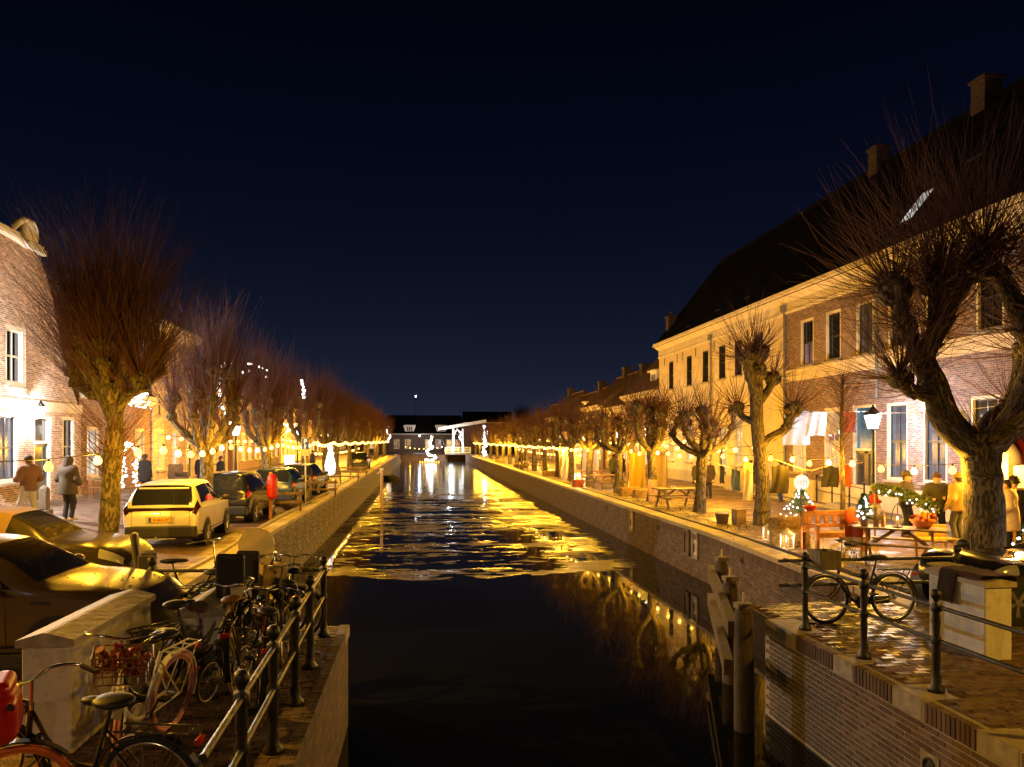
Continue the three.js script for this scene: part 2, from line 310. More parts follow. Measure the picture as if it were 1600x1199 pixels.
// grass and moss round the trees on the right bank
{
  const g = [], R = rng(5), tri = [];
  for (let i = 0; i < 5200; i++) {
    const D = 13 + 40 * Math.pow(R(), 1.4), x = 8.75 + 1.9 * R() + 0.3 * Math.sin(D * 1.3); if (fbm(x * 0.05 + 3, D * 0.05, 16, 3, 9) < 0.5) continue;
    const h = 0.02 + 0.045 * R(), a = R() * 6.28, w = 0.012;
    tri.push(x - w * Math.cos(a), 0, -D - w * Math.sin(a), x + w * Math.cos(a), 0, -D + w * Math.sin(a), x + 0.02 * (R() - 0.5), h, -D + 0.02 * (R() - 0.5));
  }
  const geo = new THREE.BufferGeometry(); geo.setAttribute('position', new THREE.Float32BufferAttribute(tri, 3)); geo.computeVertexNormals();
  tag(part(scene, 'grass', geo, mat([0.05, 0.07, 0.015], 0.9)), 'thin mossy grass under the trees along the right quay edge', 'grass', null, 'stuff');
}

// fallen leaves blown along the right coping and the pavement
{
  const R = rng(15), o = [];
  for (let i = 0; i < 420; i++) { const D = 6.5 + 26 * R() * R(), x = D < 10.8 ? 5.5 + 2.5 * R() : 7.9 + 1.6 * R() * R(); o.push(tr(new THREE.CircleGeometry(0.018 + 0.025 * R(), 5).scale(1, 0.65, 1), x, (D > 10.9 && x < 8.55 ? 0.052 : 0.03), -D, -Math.PI / 2 + 0.5 * (R() - 0.5), 0, R() * 6)); }
  tag(part(scene, 'fallen_leaves', o, mat([0.12, 0.06, 0.02], 0.8)), 'dry brown leaves scattered along the right quay edge', 'leaves', null, 'stuff');
}

// walls of the canal
function wallStrip(line, top, bottom) {   // line of [x, D, outward batter]
  const P = [], uv = [], I = []; let s = 0;
  line.forEach((q, i) => { if (i) s += Math.hypot(q[0] - line[i - 1][0], q[1] - line[i - 1][1]); P.push(q[0], top, -q[1], q[0] + (q[2] || 0), bottom, -q[1]); uv.push(s, top, s, bottom); });
  for (let i = 0; i < line.length - 1; i++) { const a = i * 2; I.push(a, a + 1, a + 2, a + 2, a + 1, a + 3); }
  const g = new THREE.BufferGeometry(); g.setAttribute('position', new THREE.Float32BufferAttribute(P, 3)); g.setAttribute('uv', new THREE.Float32BufferAttribute(uv, 2)); g.setIndex(I); g.computeVertexNormals(); return g.toNonIndexed();
}
const quayLine = [[7.60, 10.87], [7.72, 15], [8.02, 20.8], [8.05, 60], [8.05, 145]];
const quayX = D => { for (let i = 1; i < quayLine.length; i++) if (D <= quayLine[i][1]) return lerp(quayLine[i - 1][0], quayLine[i][0], (D - quayLine[i - 1][1]) / (quayLine[i][1] - quayLine[i - 1][1])); return 8.05; };
const quayRight = struct('quay_wall_right', wallStrip(quayLine, 0, -2.2), M.darkBrick);
const quayLeft = struct('quay_wall_left', wallStrip([[-4.28, 145, 0.65], [-4.28, 60, 0.65], [-4.28, 11.1, 0.65]], 0, -2.2), M.rubble);
const wingRight = struct('wing_wall_right', [
  box(0.3, 2.4, 20, 5.199, -1.2 - 0.005, -0.87 - 0.02), box(2.6, 2.4, 0.28, 6.6, -1.206, -10.72)], mat([0.36, 0.31, 0.24], 0.9, { bumpMap: T.grain, bumpScale: 0.004 }));
const wingLeft = struct('wing_wall_left', [box(0.3, 2.4, 20, -1.2, -1.2, -1.14), box(3.2, 2.4, 0.28, -2.7, -1.203, -10.998)], M.darkBrick);
{
  // coping slabs along both quays, one metre each
  const R = rng(9), tones = [mat([1, 0.95, 0.85], 0.62, { ...T.stone, bumpScale: 0.006 }), mat([0.82, 0.78, 0.7], 0.62, { ...T.stone, bumpScale: 0.006 }), mat([1.12, 1.02, 0.9], 0.58, { ...T.stone, bumpScale: 0.006 })];
  const rs = [0, 1, 2].map(i => rbox(0.56, 0.12, 0.985, 0.015)), ls = [0, 1, 2].map(i => rbox(0.46, 0.12, 0.985, 0.015));
  for (let k = 0; k < 118; k++) {
    const D = 11.4 + k; if (D > 143.5) break;
    const a = part(quayRight, 'coping_slab', rs[k % 3], tones[Math.floor(R() * 3)]); a.position.set(quayX(D) + 0.25, -0.02 + 0.006 * R(), -D); a.rotation.y = D < 20.8 ? -0.045 : 0;
    const b = part(quayLeft, 'coping_slab', ls[k % 3], tones[Math.floor(R() * 3)]); b.position.set(-4.47, -0.02 + 0.006 * R(), -D - 0.25);
  }
  // upright bricks under the coping of the right quay
  const bm = [[0.115, 0.07, 0.05], [0.15, 0.09, 0.06], [0.085, 0.055, 0.042]].map(c => mat(c, 0.8, { bumpMap: T.grain, bumpScale: 0.004 }));
  const ub = rbox(0.03, 0.2, 0.056, 0.006);
  for (let k = 0; k < 210; k++) { const D = 11.0 + k * 0.0665, b = part(quayRight, 'brick', ub, bm[Math.floor(R() * 3)]); b.position.set(quayX(D) - 0.006 - 0.004 * R(), -0.19, -D); }
  // dark kerb behind the coping and the low brick kerb of the parking bay on the left
  struct('kerb_right', [bar(V(8.32, 0.03, -10.9), V(8.58, 0.03, -20.8), 0.06, 0.1), bar(V(8.58, 0.03, -20.8), V(8.62, 0.03, -143), 0.06, 0.1)], mat([0.05, 0.04, 0.03], 0.7));
  struct('kerb_left', limb([V(-5.6, 0.03, -12), V(-4.75, 0.03, -15.2), V(-4.62, 0.03, -18), V(-4.78, 0.03, -23), V(-4.76, 0.03, -40), V(-4.76, 0.03, -143)], [0.07, 0.07], 6, 6), M.stone);
  // mooring plates let into the right wall
  for (const [D, w, c] of [[28.88, 0.5, 0], [22.64, 0.42, 1], [21.9, 0.42, 0]]) {
    const x = quayX(D), f = part(quayRight, 'mooring_niche', [box(0.06, 0.7, 0.08, 0, 0, w / 2), box(0.06, 0.7, 0.08, 0, 0, -w / 2), box(0.06, 0.09, w + 0.08, 0, 0.36, 0), box(0.06, 0.09, w + 0.08, 0, -0.36, 0)], c ? M.greyWood : M.stone);
    f.position.set(x - 0.03, -0.45, -D); part(f, 'back_plate', box(0.02, 0.64, w - 0.08, 0.02, 0, 0), c ? M.greyWood : M.cream);
    if (!c) part(f, 'mooring_ring', rodp(-0.04, 0.05, 0, -0.04, -0.2, 0, 0.02), M.blackIron);
  }
  // rusty mooring rings
  for (const D of [18.3, 25.5, 33, 44, 57]) { const r = part(quayRight, 'mooring_ring', new THREE.TorusGeometry(0.07, 0.014, 6, 14), M.blackIron); r.rotation.y = Math.PI / 2; r.position.set(quayX(D) - 0.03, -0.33, -D); }

  // wing wall on the right: brickwork, upright bricks and stone blocks
  const wm = [[0.13, 0.075, 0.05], [0.165, 0.10, 0.068], [0.095, 0.058, 0.042], [0.19, 0.12, 0.085], [0.15, 0.085, 0.052]].map(c => mat(c, 0.75, { bumpMap: T.stone.bumpMap, bumpScale: 0.006, map: T.wool.map }));
  const bg = [0.207, 0.2, 0.211].map(l => rbox(0.03, 0.054, l, 0.006)), far = [];
  let made = 0;
  for (let c = 0; c < 27; c++) for (let r = 0; r < 17; r++) {
    const D = 4.95 + c * 0.219 + (r % 2) * 0.11, y = -0.25 - r * 0.0675; if (D > 10.78) continue;
    const px = 5.058 - 0.004 * R();
    if (made < 300) { const b = part(wingRight, 'brick', bg[made % 3], wm[Math.floor(R() * 5)]); b.position.set(px, y, -D); b.rotation.set(0.01 * (R() - 0.5), 0.02 * (R() - 0.5), 0); made++; }
    else far.push(tr(bg[(c + r) % 3].clone(), px, y, -D));
  }
  const fb = part(wingRight, 'brick', far, M.darkBrick); fb.userData.kind = 'stuff';
  const blocks = [[10.87, 9.98, 0.46], [8.97, 8.55, 0.42], [7.78, 7.28, 0.42], [6.5, 6.0, 0.42], [5.2, 4.8, 0.42]];
  for (const [d1, d0, w] of blocks) { const b = part(wingRight, 'stone_block', rbox(w, 0.225, d1 - d0, 0.02), M.stone); b.position.set(5.04 + w / 2, -0.103, -(d0 + d1) / 2); }
  for (let D = 5.0; D < 10; D += 0.0672) {
    if (blocks.some(b => D > b[1] - 0.04 && D < b[0] + 0.04)) continue;
    const b = part(wingRight, 'brick', rbox(0.1, 0.205, 0.055, 0.007), wm[Math.floor(R() * 5)]); b.position.set(5.086 - 0.004 * R(), -0.105 + 0.006 * R(), -D);
  }
  // pavers near the camera, right and left
  const pm = [[0.125, 0.075, 0.05], [0.155, 0.095, 0.06], [0.095, 0.06, 0.045], [0.17, 0.115, 0.08]].map((c, i) => mat(c, 1, { roughnessMap: T.wet, roughness: 0.75 + 0.1 * i, bumpMap: T.stone.bumpMap, bumpScale: 0.005 }));
  const pv = [0.196, 0.201, 0.192].map(l => rbox(l, 0.05, 0.094, 0.008)), rest = []; let n = 0;
  for (let k = 0; k < 58; k++) for (let c = 0; c < 15; c++) {
    const D = 6.0 + k * 0.1015, x = 5.32 + c * 0.2045 + (k % 2) * 0.1; if (x < 5.6 && blocks.some(b => D > b[1] && D < b[0])) continue;
    const y = -0.012 + 0.007 * R(), tilt = 0.03 * (R() - 0.5);
    if (D < 8.4 && n < 300) { const p = part(pavementRight, 'paver', pv[n % 3], pm[Math.floor(R() * 4)]); p.position.set(x, y, -D); p.rotation.set(tilt, 0.02 * (R() - 0.5), 0); n++; }
    else rest.push(tr(pv[(k + c) % 3].clone(), x, y, -D, tilt));
  }
  part(pavementRight, 'paver', rest.map(g => uvShift(g, R)), mat([1.05, 1, 0.95], 1, { map: T.paver.map, roughnessMap: T.wet, bumpMap: T.stone.bumpMap, bumpScale: 0.004 })).userData.kind = 'stuff';
  n = 0; const restL = [];
  for (let k = 0; k < 52; k++) for (let c = 0; c < 9; c++) {
    const D = 5.9 + k * 0.1015, x = -1.16 - c * 0.2045 - (k % 2) * 0.1, y = -0.012 + 0.007 * R(), tilt = 0.03 * (R() - 0.5);
    if (n < 280 && c < 7) { const p = part(pavementLeft, 'paver', pv[n % 3], pm[Math.floor(R() * 4)]); p.position.set(x, y, -D); p.rotation.x = tilt; n++; }
    else restL.push(tr(pv[(k + c) % 3].clone(), x, y, -D, tilt));
  }
  part(pavementLeft, 'paver', restL.map(g => uvShift(g, R)), mat([1, 1, 1], 1, { map: T.paver.map, roughnessMap: T.wet })).userData.kind = 'stuff';
  // stone edge of the left wing
  for (let D = 4.6; D < 11; D += 0.6) { const s = part(wingLeft, 'edge_stone', rbox(0.14, 0.16, 0.59, 0.015), D > 10.3 ? M.stone : M.darkBrick); s.position.set(-1.1, -0.062 + 0.004 * R(), -D - 0.28); }
  part(wingRight, 'drain_outlet', [(() => { const g = new THREE.RingGeometry(0.085, 0.2, 4, 1); g.rotateZ(Math.PI / 4); g.rotateY(-Math.PI / 2); return tr(uvBox(g), 5.03, -0.62, -7.15); })()], M.stone);
  part(wingRight, 'drain_pipe', [tr(new THREE.TorusGeometry(0.085, 0.018, 8, 20), 5.03, -0.62, -7.15, 0, Math.PI / 2), tr(new THREE.CircleGeometry(0.085, 20).rotateY(-Math.PI / 2), 5.032, -0.62, -7.15)], M.blackIron);
}
function uvShift(g, R) { const u = g.attributes.uv, a = R() * 2, b = R() * 2; for (let i = 0; i < u.count; i++) u.setXY(i, u.getX(i) + a, u.getY(i) + b); return g; }
const endWall = struct('canal_end_wall', [box(8.6, 1.75, 1, -0.1, -0.875 - 0.002, -144.6), box(8.2, 2.4, 0.5, 8.2, -1.2, -151.5), box(0.6, 2.2, 7, 4.3, -1.102, -148), box(10, 0.12, 7, -0.2, -0.06, -147.6)], M.darkBrick);

// water and the broken ice on it
struct('water', sheet(-4.4, 8.2, -30, 152, 1, 1).translate(0, -1.4, 0), new THREE.MeshPhysicalMaterial({ color: lin(0.008, 0.009, 0.006), roughness: 0.025, ior: 1.34, bumpMap: T.ripple, bumpScale: 0.0012 }));
{
  const iceAt = (x, D) => {
    const n = fbm(x * 0.035 + 0.37, D * 0.11 + 0.11, 16, 6, 201) - 0.5, big = fbm(x * 0.014, D * 0.03, 8, 4, 207) - 0.5, edge = 22.3 + 0.28 * Math.max(0, -x) + 0.035 * x * x;
    let k;
    if (D < edge + 0.25) k = -0.6 + 3 * (D - edge + 0.9 * n);
    else if (D < 27) k = -0.30 + 0.55 * smooth(0.9, 4.6, Math.abs(x - 1.2)) + 0.5 * Math.exp(-(D - edge) / 0.35) - 0.34 * smooth(24.8, 27, D);
    else if (D < 34.5) k = -0.26 + 0.22 * smooth(2.2, 5.5, Math.abs(x - 1.2)) + 0.3 * smooth(33, 34.5, D);
    else if (D < 38.5) k = 0.16 + 0.24 * smooth(2, 5, Math.abs(x - 1.5)); else if (D < 44) k = -0.08 + 0.42 * smooth(2.5, 5.5, x) + 0.25 * smooth(0, -3, x);
    else if (D < 51) k = 0.14 + 0.1 * smooth(2, 5, Math.abs(x - 1.5)); else k = -0.10 + 0.2 * smooth(3.5, 6, x) - 0.25 * smooth(56, 64, D);
    if (x > 6.7 && D < 60) k -= 0.9 * smooth(6.6, 7.5, x); if (x < -2.9 && D < 33) k -= 0.7;
    const fine = 0.6 * (fbm(x * 0.05 + 0.2, D * 0.16 + 0.7, 16, 5, 213) - 0.5) + 0.85 * (fbm(x * 0.14 + 0.2, D * 0.34 + 0.7, 16, 4, 217) - 0.5);
    return k + 1.3 * n + 0.7 * big + (D < 36 ? 2.6 : 1.1) * fine;
  };
  const P = [];
  const cells = (D0, D1, dD, dx) => {
    for (let D = D0; D < D1; D += dD) for (let x = -3.8; x < 7.75; x += dx) {
      const c = [[x, D], [x + dx, D], [x + dx, D + dD], [x, D + dD]], f = c.map(q => iceAt(q[0], q[1])), poly = [];
      for (let i = 0; i < 4; i++) { const j = (i + 1) % 4; if (f[i] > 0) poly.push(c[i]); if ((f[i] > 0) !== (f[j] > 0)) { const t = f[i] / (f[i] - f[j]); poly.push([lerp(c[i][0], c[j][0], t), lerp(c[i][1], c[j][1], t)]); } }
      for (let i = 1; i < poly.length - 1; i++) for (const q of [poly[0], poly[i], poly[i + 1]]) P.push(q[0], -1.393, -q[1]);
    }
  };
  cells(21.5, 40, 0.1, 0.12); cells(40, 66, 0.25, 0.2);
  const iceGeo = P => { const g = new THREE.BufferGeometry(); g.setAttribute('position', new THREE.Float32BufferAttribute(P, 3)); g.computeVertexNormals(); const uv = []; for (let i = 0; i < P.length; i += 3) uv.push(P[i], P[i + 2]); g.setAttribute('uv', new THREE.Float32BufferAttribute(uv, 2)); return g; };
  part(scene, 'ice', iceGeo(P), new THREE.MeshPhysicalMaterial({ color: lin(0.13, 0.108, 0.08), roughness: 0.8, roughnessMap: T.iceRough, ior: 1.31, specularIntensity: 0.8, bumpMap: T.ice, bumpScale: 0.03 })).userData.kind = 'structure';
  struct('smooth_ice', sheet(-4.2, 8.1, 53, 143.9, 1, 1).translate(0, -1.396, 0), new THREE.MeshPhysicalMaterial({ color: lin(0.02, 0.019, 0.016), roughness: 0.11, ior: 1.31, bumpMap: T.ripple, bumpScale: 0.004 }));
}

// ---------------------------------------------------------------- houses
const litTex = (seed, a, b) => tex(64, (u, v) => { const c = 0.5 + 0.5 * Math.sin(u * 38 + seed); const k = (0.55 + 0.45 * c * smooth(0.1, 0.5, Math.abs(u - 0.5))) * (0.6 + 0.5 * fbm(u, v, 4, 3, seed)) * (v > 0.5 ? 0.8 : 1); return [0, 1, 2].map(i => lerp(a[i], b[i], fbm(u, v, 6, 2, seed + 3)) * k); }, true, 1);
const LIT = {
  dark: M.darkGlass,
  warm: new THREE.MeshStandardMaterial({ color: 0x111111, roughness: 0.08, emissive: 0xffffff, emissiveIntensity: 1.5, emissiveMap: litTex(3, [1, 0.55, 0.15], [1, 0.75, 0.35]) }),
  dim: new THREE.MeshStandardMaterial({ color: 0x111111, roughness: 0.08, emissive: 0xffffff, emissiveIntensity: 0.22, emissiveMap: litTex(8, [0.9, 0.5, 0.2], [0.6, 0.4, 0.25]) }),
  pink: new THREE.MeshStandardMaterial({ color: 0x111111, roughness: 0.08, emissive: 0xffffff, emissiveIntensity: 0.42, emissiveMap: litTex(5, [1, 0.5, 0.42], [0.9, 0.42, 0.35]) }),
  cool: new THREE.MeshStandardMaterial({ color: 0x222226, roughness: 0.1, emissive: 0xffffff, emissiveIntensity: 0.36, emissiveMap: litTex(6, [0.66, 0.72, 1], [0.9, 0.85, 1]) }),
  blue: new THREE.MeshStandardMaterial({ color: 0x111418, roughness: 0.1, emissive: 0xffffff, emissiveIntensity: 0.5, emissiveMap: litTex(7, [0.1, 0.5, 0.75], [0.2, 0.7, 0.8]) }),
  white: new THREE.MeshStandardMaterial({ color: 0x222222, roughness: 0.1, emissive: 0xffffff, emissiveIntensity: 1.3, emissiveMap: litTex(9, [1, 0.9, 0.8], [1, 0.95, 0.9]) }),
};
M.sash = mat([0.02, 0.022, 0.022], 0.4);
const paneGeo = new THREE.PlaneGeometry(1, 1);
{ const u = paneGeo.attributes.uv; }
// a house with its front on a plane x = X; local x runs along the front, z outwards. Far ends are given by distance D.
function house(o) {
  const right = o.side > 0, L = o.D1 - o.D0;
  const g = thing(o.name, o.label, o.category || 'house', o.X, o.y || 0, right ? -o.D1 : -o.D0, right ? -Math.PI / 2 : Math.PI / 2, o.group);
  const lx = D => right ? o.D1 - D : D - o.D0;
  const wm = o.wall || M.redBrick, ro = o.ridgeOff || 4.5;
  const outline = o.outline ? o.outline.map(q => [lx(q[0]), q[1]]) : [[0, -0.3], [L, -0.3], [L, o.eave], [0, o.eave]];
  const sh = new THREE.Shape(outline.map(q => new THREE.Vector2(...q)));
  for (const w of o.windows || []) { const x = lx(w.D), a = w.w / 2; const h = new THREE.Path(); h.moveTo(x - a, w.y); h.lineTo(x + a, w.y); h.lineTo(x + a, w.y + w.h); h.lineTo(x - a, w.y + w.h); h.closePath(); sh.holes.push(h); }
  part(g, 'wall', uvBox(new THREE.ExtrudeGeometry(sh, { depth: 0.32, bevelEnabled: false }).translate(0, 0, -0.32)), wm);
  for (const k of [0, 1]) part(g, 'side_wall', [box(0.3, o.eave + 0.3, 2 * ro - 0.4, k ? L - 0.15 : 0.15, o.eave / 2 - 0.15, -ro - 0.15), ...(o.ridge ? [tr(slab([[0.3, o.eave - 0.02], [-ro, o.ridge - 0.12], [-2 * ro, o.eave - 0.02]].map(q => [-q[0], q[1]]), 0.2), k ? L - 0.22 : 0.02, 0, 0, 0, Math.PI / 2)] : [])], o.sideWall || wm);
  if (o.ridge) {
    const e = o.eave, pf = [[0.42, e - 0.04], [-ro, o.ridge], [-2 * ro - 0.4, e - 0.04], [-2 * ro - 0.4, e - 0.24], [-ro, o.ridge - 0.24], [0.42, e - 0.22]];
    const geo = slab(pf.map(q => [-q[0], q[1]]), L - 0.02); tr(geo, 0.01, 0, 0, 0, Math.PI / 2); roofUV(geo);
    const r = part(g, 'roof', geo, o.roof || M.roofTile);
    part(r, 'ridge_tile', rodp(0, o.ridge + 0.02, -ro, L, o.ridge + 0.02, -ro, 0.11, 0.11, 8), o.roof || M.roofTile);
    for (const c of o.chimneys || []) { const ch = part(r, 'chimney', [box(c.w || 0.75, c.h, c.w || 0.75, lx(c.D), c.y + c.h / 2, c.z ?? -ro), box((c.w || 0.75) + 0.14, 0.12, (c.w || 0.75) + 0.14, lx(c.D), c.y + c.h + 0.06, c.z ?? -ro)], M.chimneyBrick); if (c.pot !== 0) part(ch, 'chimney_pot', rodp(lx(c.D), c.y + c.h + 0.12, c.z ?? -ro, lx(c.D), c.y + c.h + 0.42, c.z ?? -ro, 0.11, 0.09, 10), M.roofTile); }
    const slope = Math.atan2(o.ridge - e, ro + 0.42);
    for (const s of o.skylights || []) { const t = s.t, zc = lerp(0.42, -ro, t), yc = lerp(e - 0.04, o.ridge, t); const f = part(r, 'skylight', rbox(s.w, s.l + 0.1, 0.1, 0.01), M.blackIron); f.position.set(lx(s.D), yc + 0.03, zc); f.rotation.x = -(Math.PI / 2 - slope); const pn = part(f, 'pane', paneGeo, LIT[s.lit || 'dark']); pn.scale.set(s.w - 0.14, s.l - 0.06, 1); pn.position.z = 0.053; }
    for (const d of o.dormers || []) {
      const z0 = -0.5, w = d.w, y0 = e + 0.25, dm = part(r, 'dormer', [box(w, d.h, 2.6, lx(d.D), y0 + d.h / 2, z0 - 1.3)], d.mat || M.whitePaint);
      part(dm, 'dormer_roof', box(w + 0.35, 0.14, 2.9, lx(d.D), y0 + d.h + 0.07, z0 - 1.25), M.whitePaint);
      const pn = part(dm, 'pane', paneGeo, LIT[d.lit || 'dark']); pn.scale.set(w - 0.4, d.h - 0.4, 1); pn.position.set(lx(d.D), y0 + d.h / 2, z0 + 0.012);
      part(dm, 'muntin', [-1, 0, 1].map(i => box(0.05, d.h - 0.3, 0.04, lx(d.D) + i * (w - 0.4) / 2.2, y0 + d.h / 2, z0 + 0.02)), M.whitePaint);
    }
  }
  if (o.cornice) {
    const c = o.cornice, e = o.eave, pr = [[0, e - c], [0.08, e - c], [0.10, e - c + 0.12], [0.05, e - c + 0.16], [0.05, e - 0.42], [0.16, e - 0.36], [0.42, e - 0.18], [0.50, e - 0.14], [0.50, e + 0.02], [0, e + 0.02]];
    part(g, 'cornice', tr(slab(pr.map(q => [-q[0], q[1]]), L - 0.04), 0.02, 0, 0.003, 0, Math.PI / 2), o.corniceMat || M.cream);
  }
  for (const b of o.bands || []) part(g, 'band', box(L - 0.02, b[1], 0.05, L / 2, b[0] + b[1] / 2, 0.022), b[2] || M.beige);
  for (const w of o.windows || []) windowAt(g, lx(w.D), w, o.D0 > 70);
  for (const d of o.pipes || []) { const p = part(g, 'downpipe', rodp(lx(d.D), d.y0, 0.1, lx(d.D), d.y1, 0.1, 0.055, 0.055, 10), M.lead); part(p, 'pipe_head', [box(0.3, 0.28, 0.22, lx(d.D), d.y1 + 0.1, 0.12), box(0.36, 0.05, 0.26, lx(d.D), d.y1 + 0.24, 0.12)], M.lead); for (const t of [0.25, 0.5, 0.75]) part(p, 'pipe_clip', rodp(lx(d.D), lerp(d.y0, d.y1, t), 0.1, lx(d.D), lerp(d.y0, d.y1, t) + 0.05, 0.1, 0.072, 0.072, 10), M.lead); }
  return { g, lx };
}
function roofUV(geo) { const p = geo.attributes.position, u = geo.attributes.uv; for (let i = 0; i < p.count; i++) u.setXY(i, p.getX(i), Math.hypot(p.getY(i), p.getZ(i)) * 1.0); }
function windowAt(g, x, w, simple) {
  const fm = w.frame || M.cream, a = w.w / 2, f = w.fw ?? 0.1, y = w.y, h = w.h;
  const fr = part(g, w.door ? 'door' : 'window', [box(f, h, 0.16, x - a + f / 2, y + h / 2, -0.10), box(f, h, 0.16, x + a - f / 2, y + h / 2, -0.10), box(w.w - 2 * f, f, 0.16, x, y + h - f / 2, -0.10), box(w.w - 2 * f, w.door ? 0.04 : f, 0.16, x, y + (w.door ? 0.02 : f / 2), -0.10)], fm);
  const iw = w.w - 2 * f, ih = h - 2 * f, s = 0.045, sm = w.sash || M.sash;
  if (w.door) {
    const dh = Math.min(2.15, ih * 0.72), n = iw > 1.2 ? 2 : 1;
    for (let k = 0; k < n; k++) {
      const cx = x - iw / 2 + iw / n * (k + 0.5), dw = iw / n - 0.02;
      const leaf = part(fr, 'door_leaf', [box(dw, 0.75, 0.05, cx, y + 0.42, -0.13), box(0.11, dh - 0.8, 0.05, cx - dw / 2 + 0.055, y + 0.8 + (dh - 0.8) / 2, -0.13), box(0.11, dh - 0.8, 0.05, cx + dw / 2 - 0.055, y + 0.8 + (dh - 0.8) / 2, -0.13), box(dw, 0.12, 0.05, cx, y + dh - 0.02, -0.13), ball(0.03, cx + (k ? -1 : 1) * dw * 0.42, y + 1.05, -0.09)], w.leaf || M.sash);
      const pn = part(fr, 'pane', paneGeo, LIT[w.lit || 'dark']); pn.scale.set(dw - 0.2, dh - 0.85, 1); pn.position.set(cx, y + 0.8 + (dh - 0.85) / 2, -0.145);
    }
    const pn = part(fr, 'pane', paneGeo, LIT[w.top || w.lit || 'dark']); pn.scale.set(iw, h - f - dh - 0.1, 1); pn.position.set(x, y + dh + 0.1 + (h - f - dh - 0.1) / 2, -0.145);
    part(fr, 'transom', box(iw, 0.1, 0.12, x, y + dh + 0.07, -0.1), fm);
    return;
  }
  if (!simple) {
    const bars = [box(s, ih, 0.06, x - iw / 2 + s / 2, y + h / 2, -0.14), box(s, ih, 0.06, x + iw / 2 - s / 2, y + h / 2, -0.14), box(iw - 2 * s, s, 0.06, x, y + f + s / 2, -0.14), box(iw - 2 * s, s, 0.06, x, y + h - f - s / 2, -0.14), box(iw - 2 * s, 0.06, 0.07, x, y + h / 2, -0.135)];
    if (w.mid !== false) bars.push(box(0.03, ih / 2 - s - 0.03, 0.05, x, y + h * 0.5 - ih / 4 + s / 2 - 0.0, -0.14), box(0.03, ih / 2 - s - 0.03, 0.05, x, y + h * 0.5 + ih / 4 - s / 2, -0.14));
    part(fr, 'sash', bars, sm);
    const up = part(fr, 'pane', paneGeo, LIT[w.top || w.lit || 'dark']); up.scale.set(iw, ih / 2, 1); up.position.set(x, y + f + ih * 0.75, -0.15);
    const lo = part(fr, 'pane', paneGeo, LIT[w.lit || 'dark']); lo.scale.set(iw, ih / 2, 1); lo.position.set(x, y + f + ih * 0.25, -0.152);
    part(fr, 'sill', rbox(w.w + 0.16, 0.09, 0.22, 0.01, x, y - 0.045, 0.03), w.sill || M.stone);
  } else {
    const pn = part(fr, 'pane', paneGeo, LIT[w.lit || 'dark']); pn.scale.set(iw, ih, 1); pn.position.set(x, y + h / 2, -0.12);
    part(fr, 'sash', [box(iw, 0.06, 0.05, x, y + h / 2, -0.1), box(0.05, ih, 0.05, x, y + h / 2, -0.101)], fm);
  }
}
const hid = [];
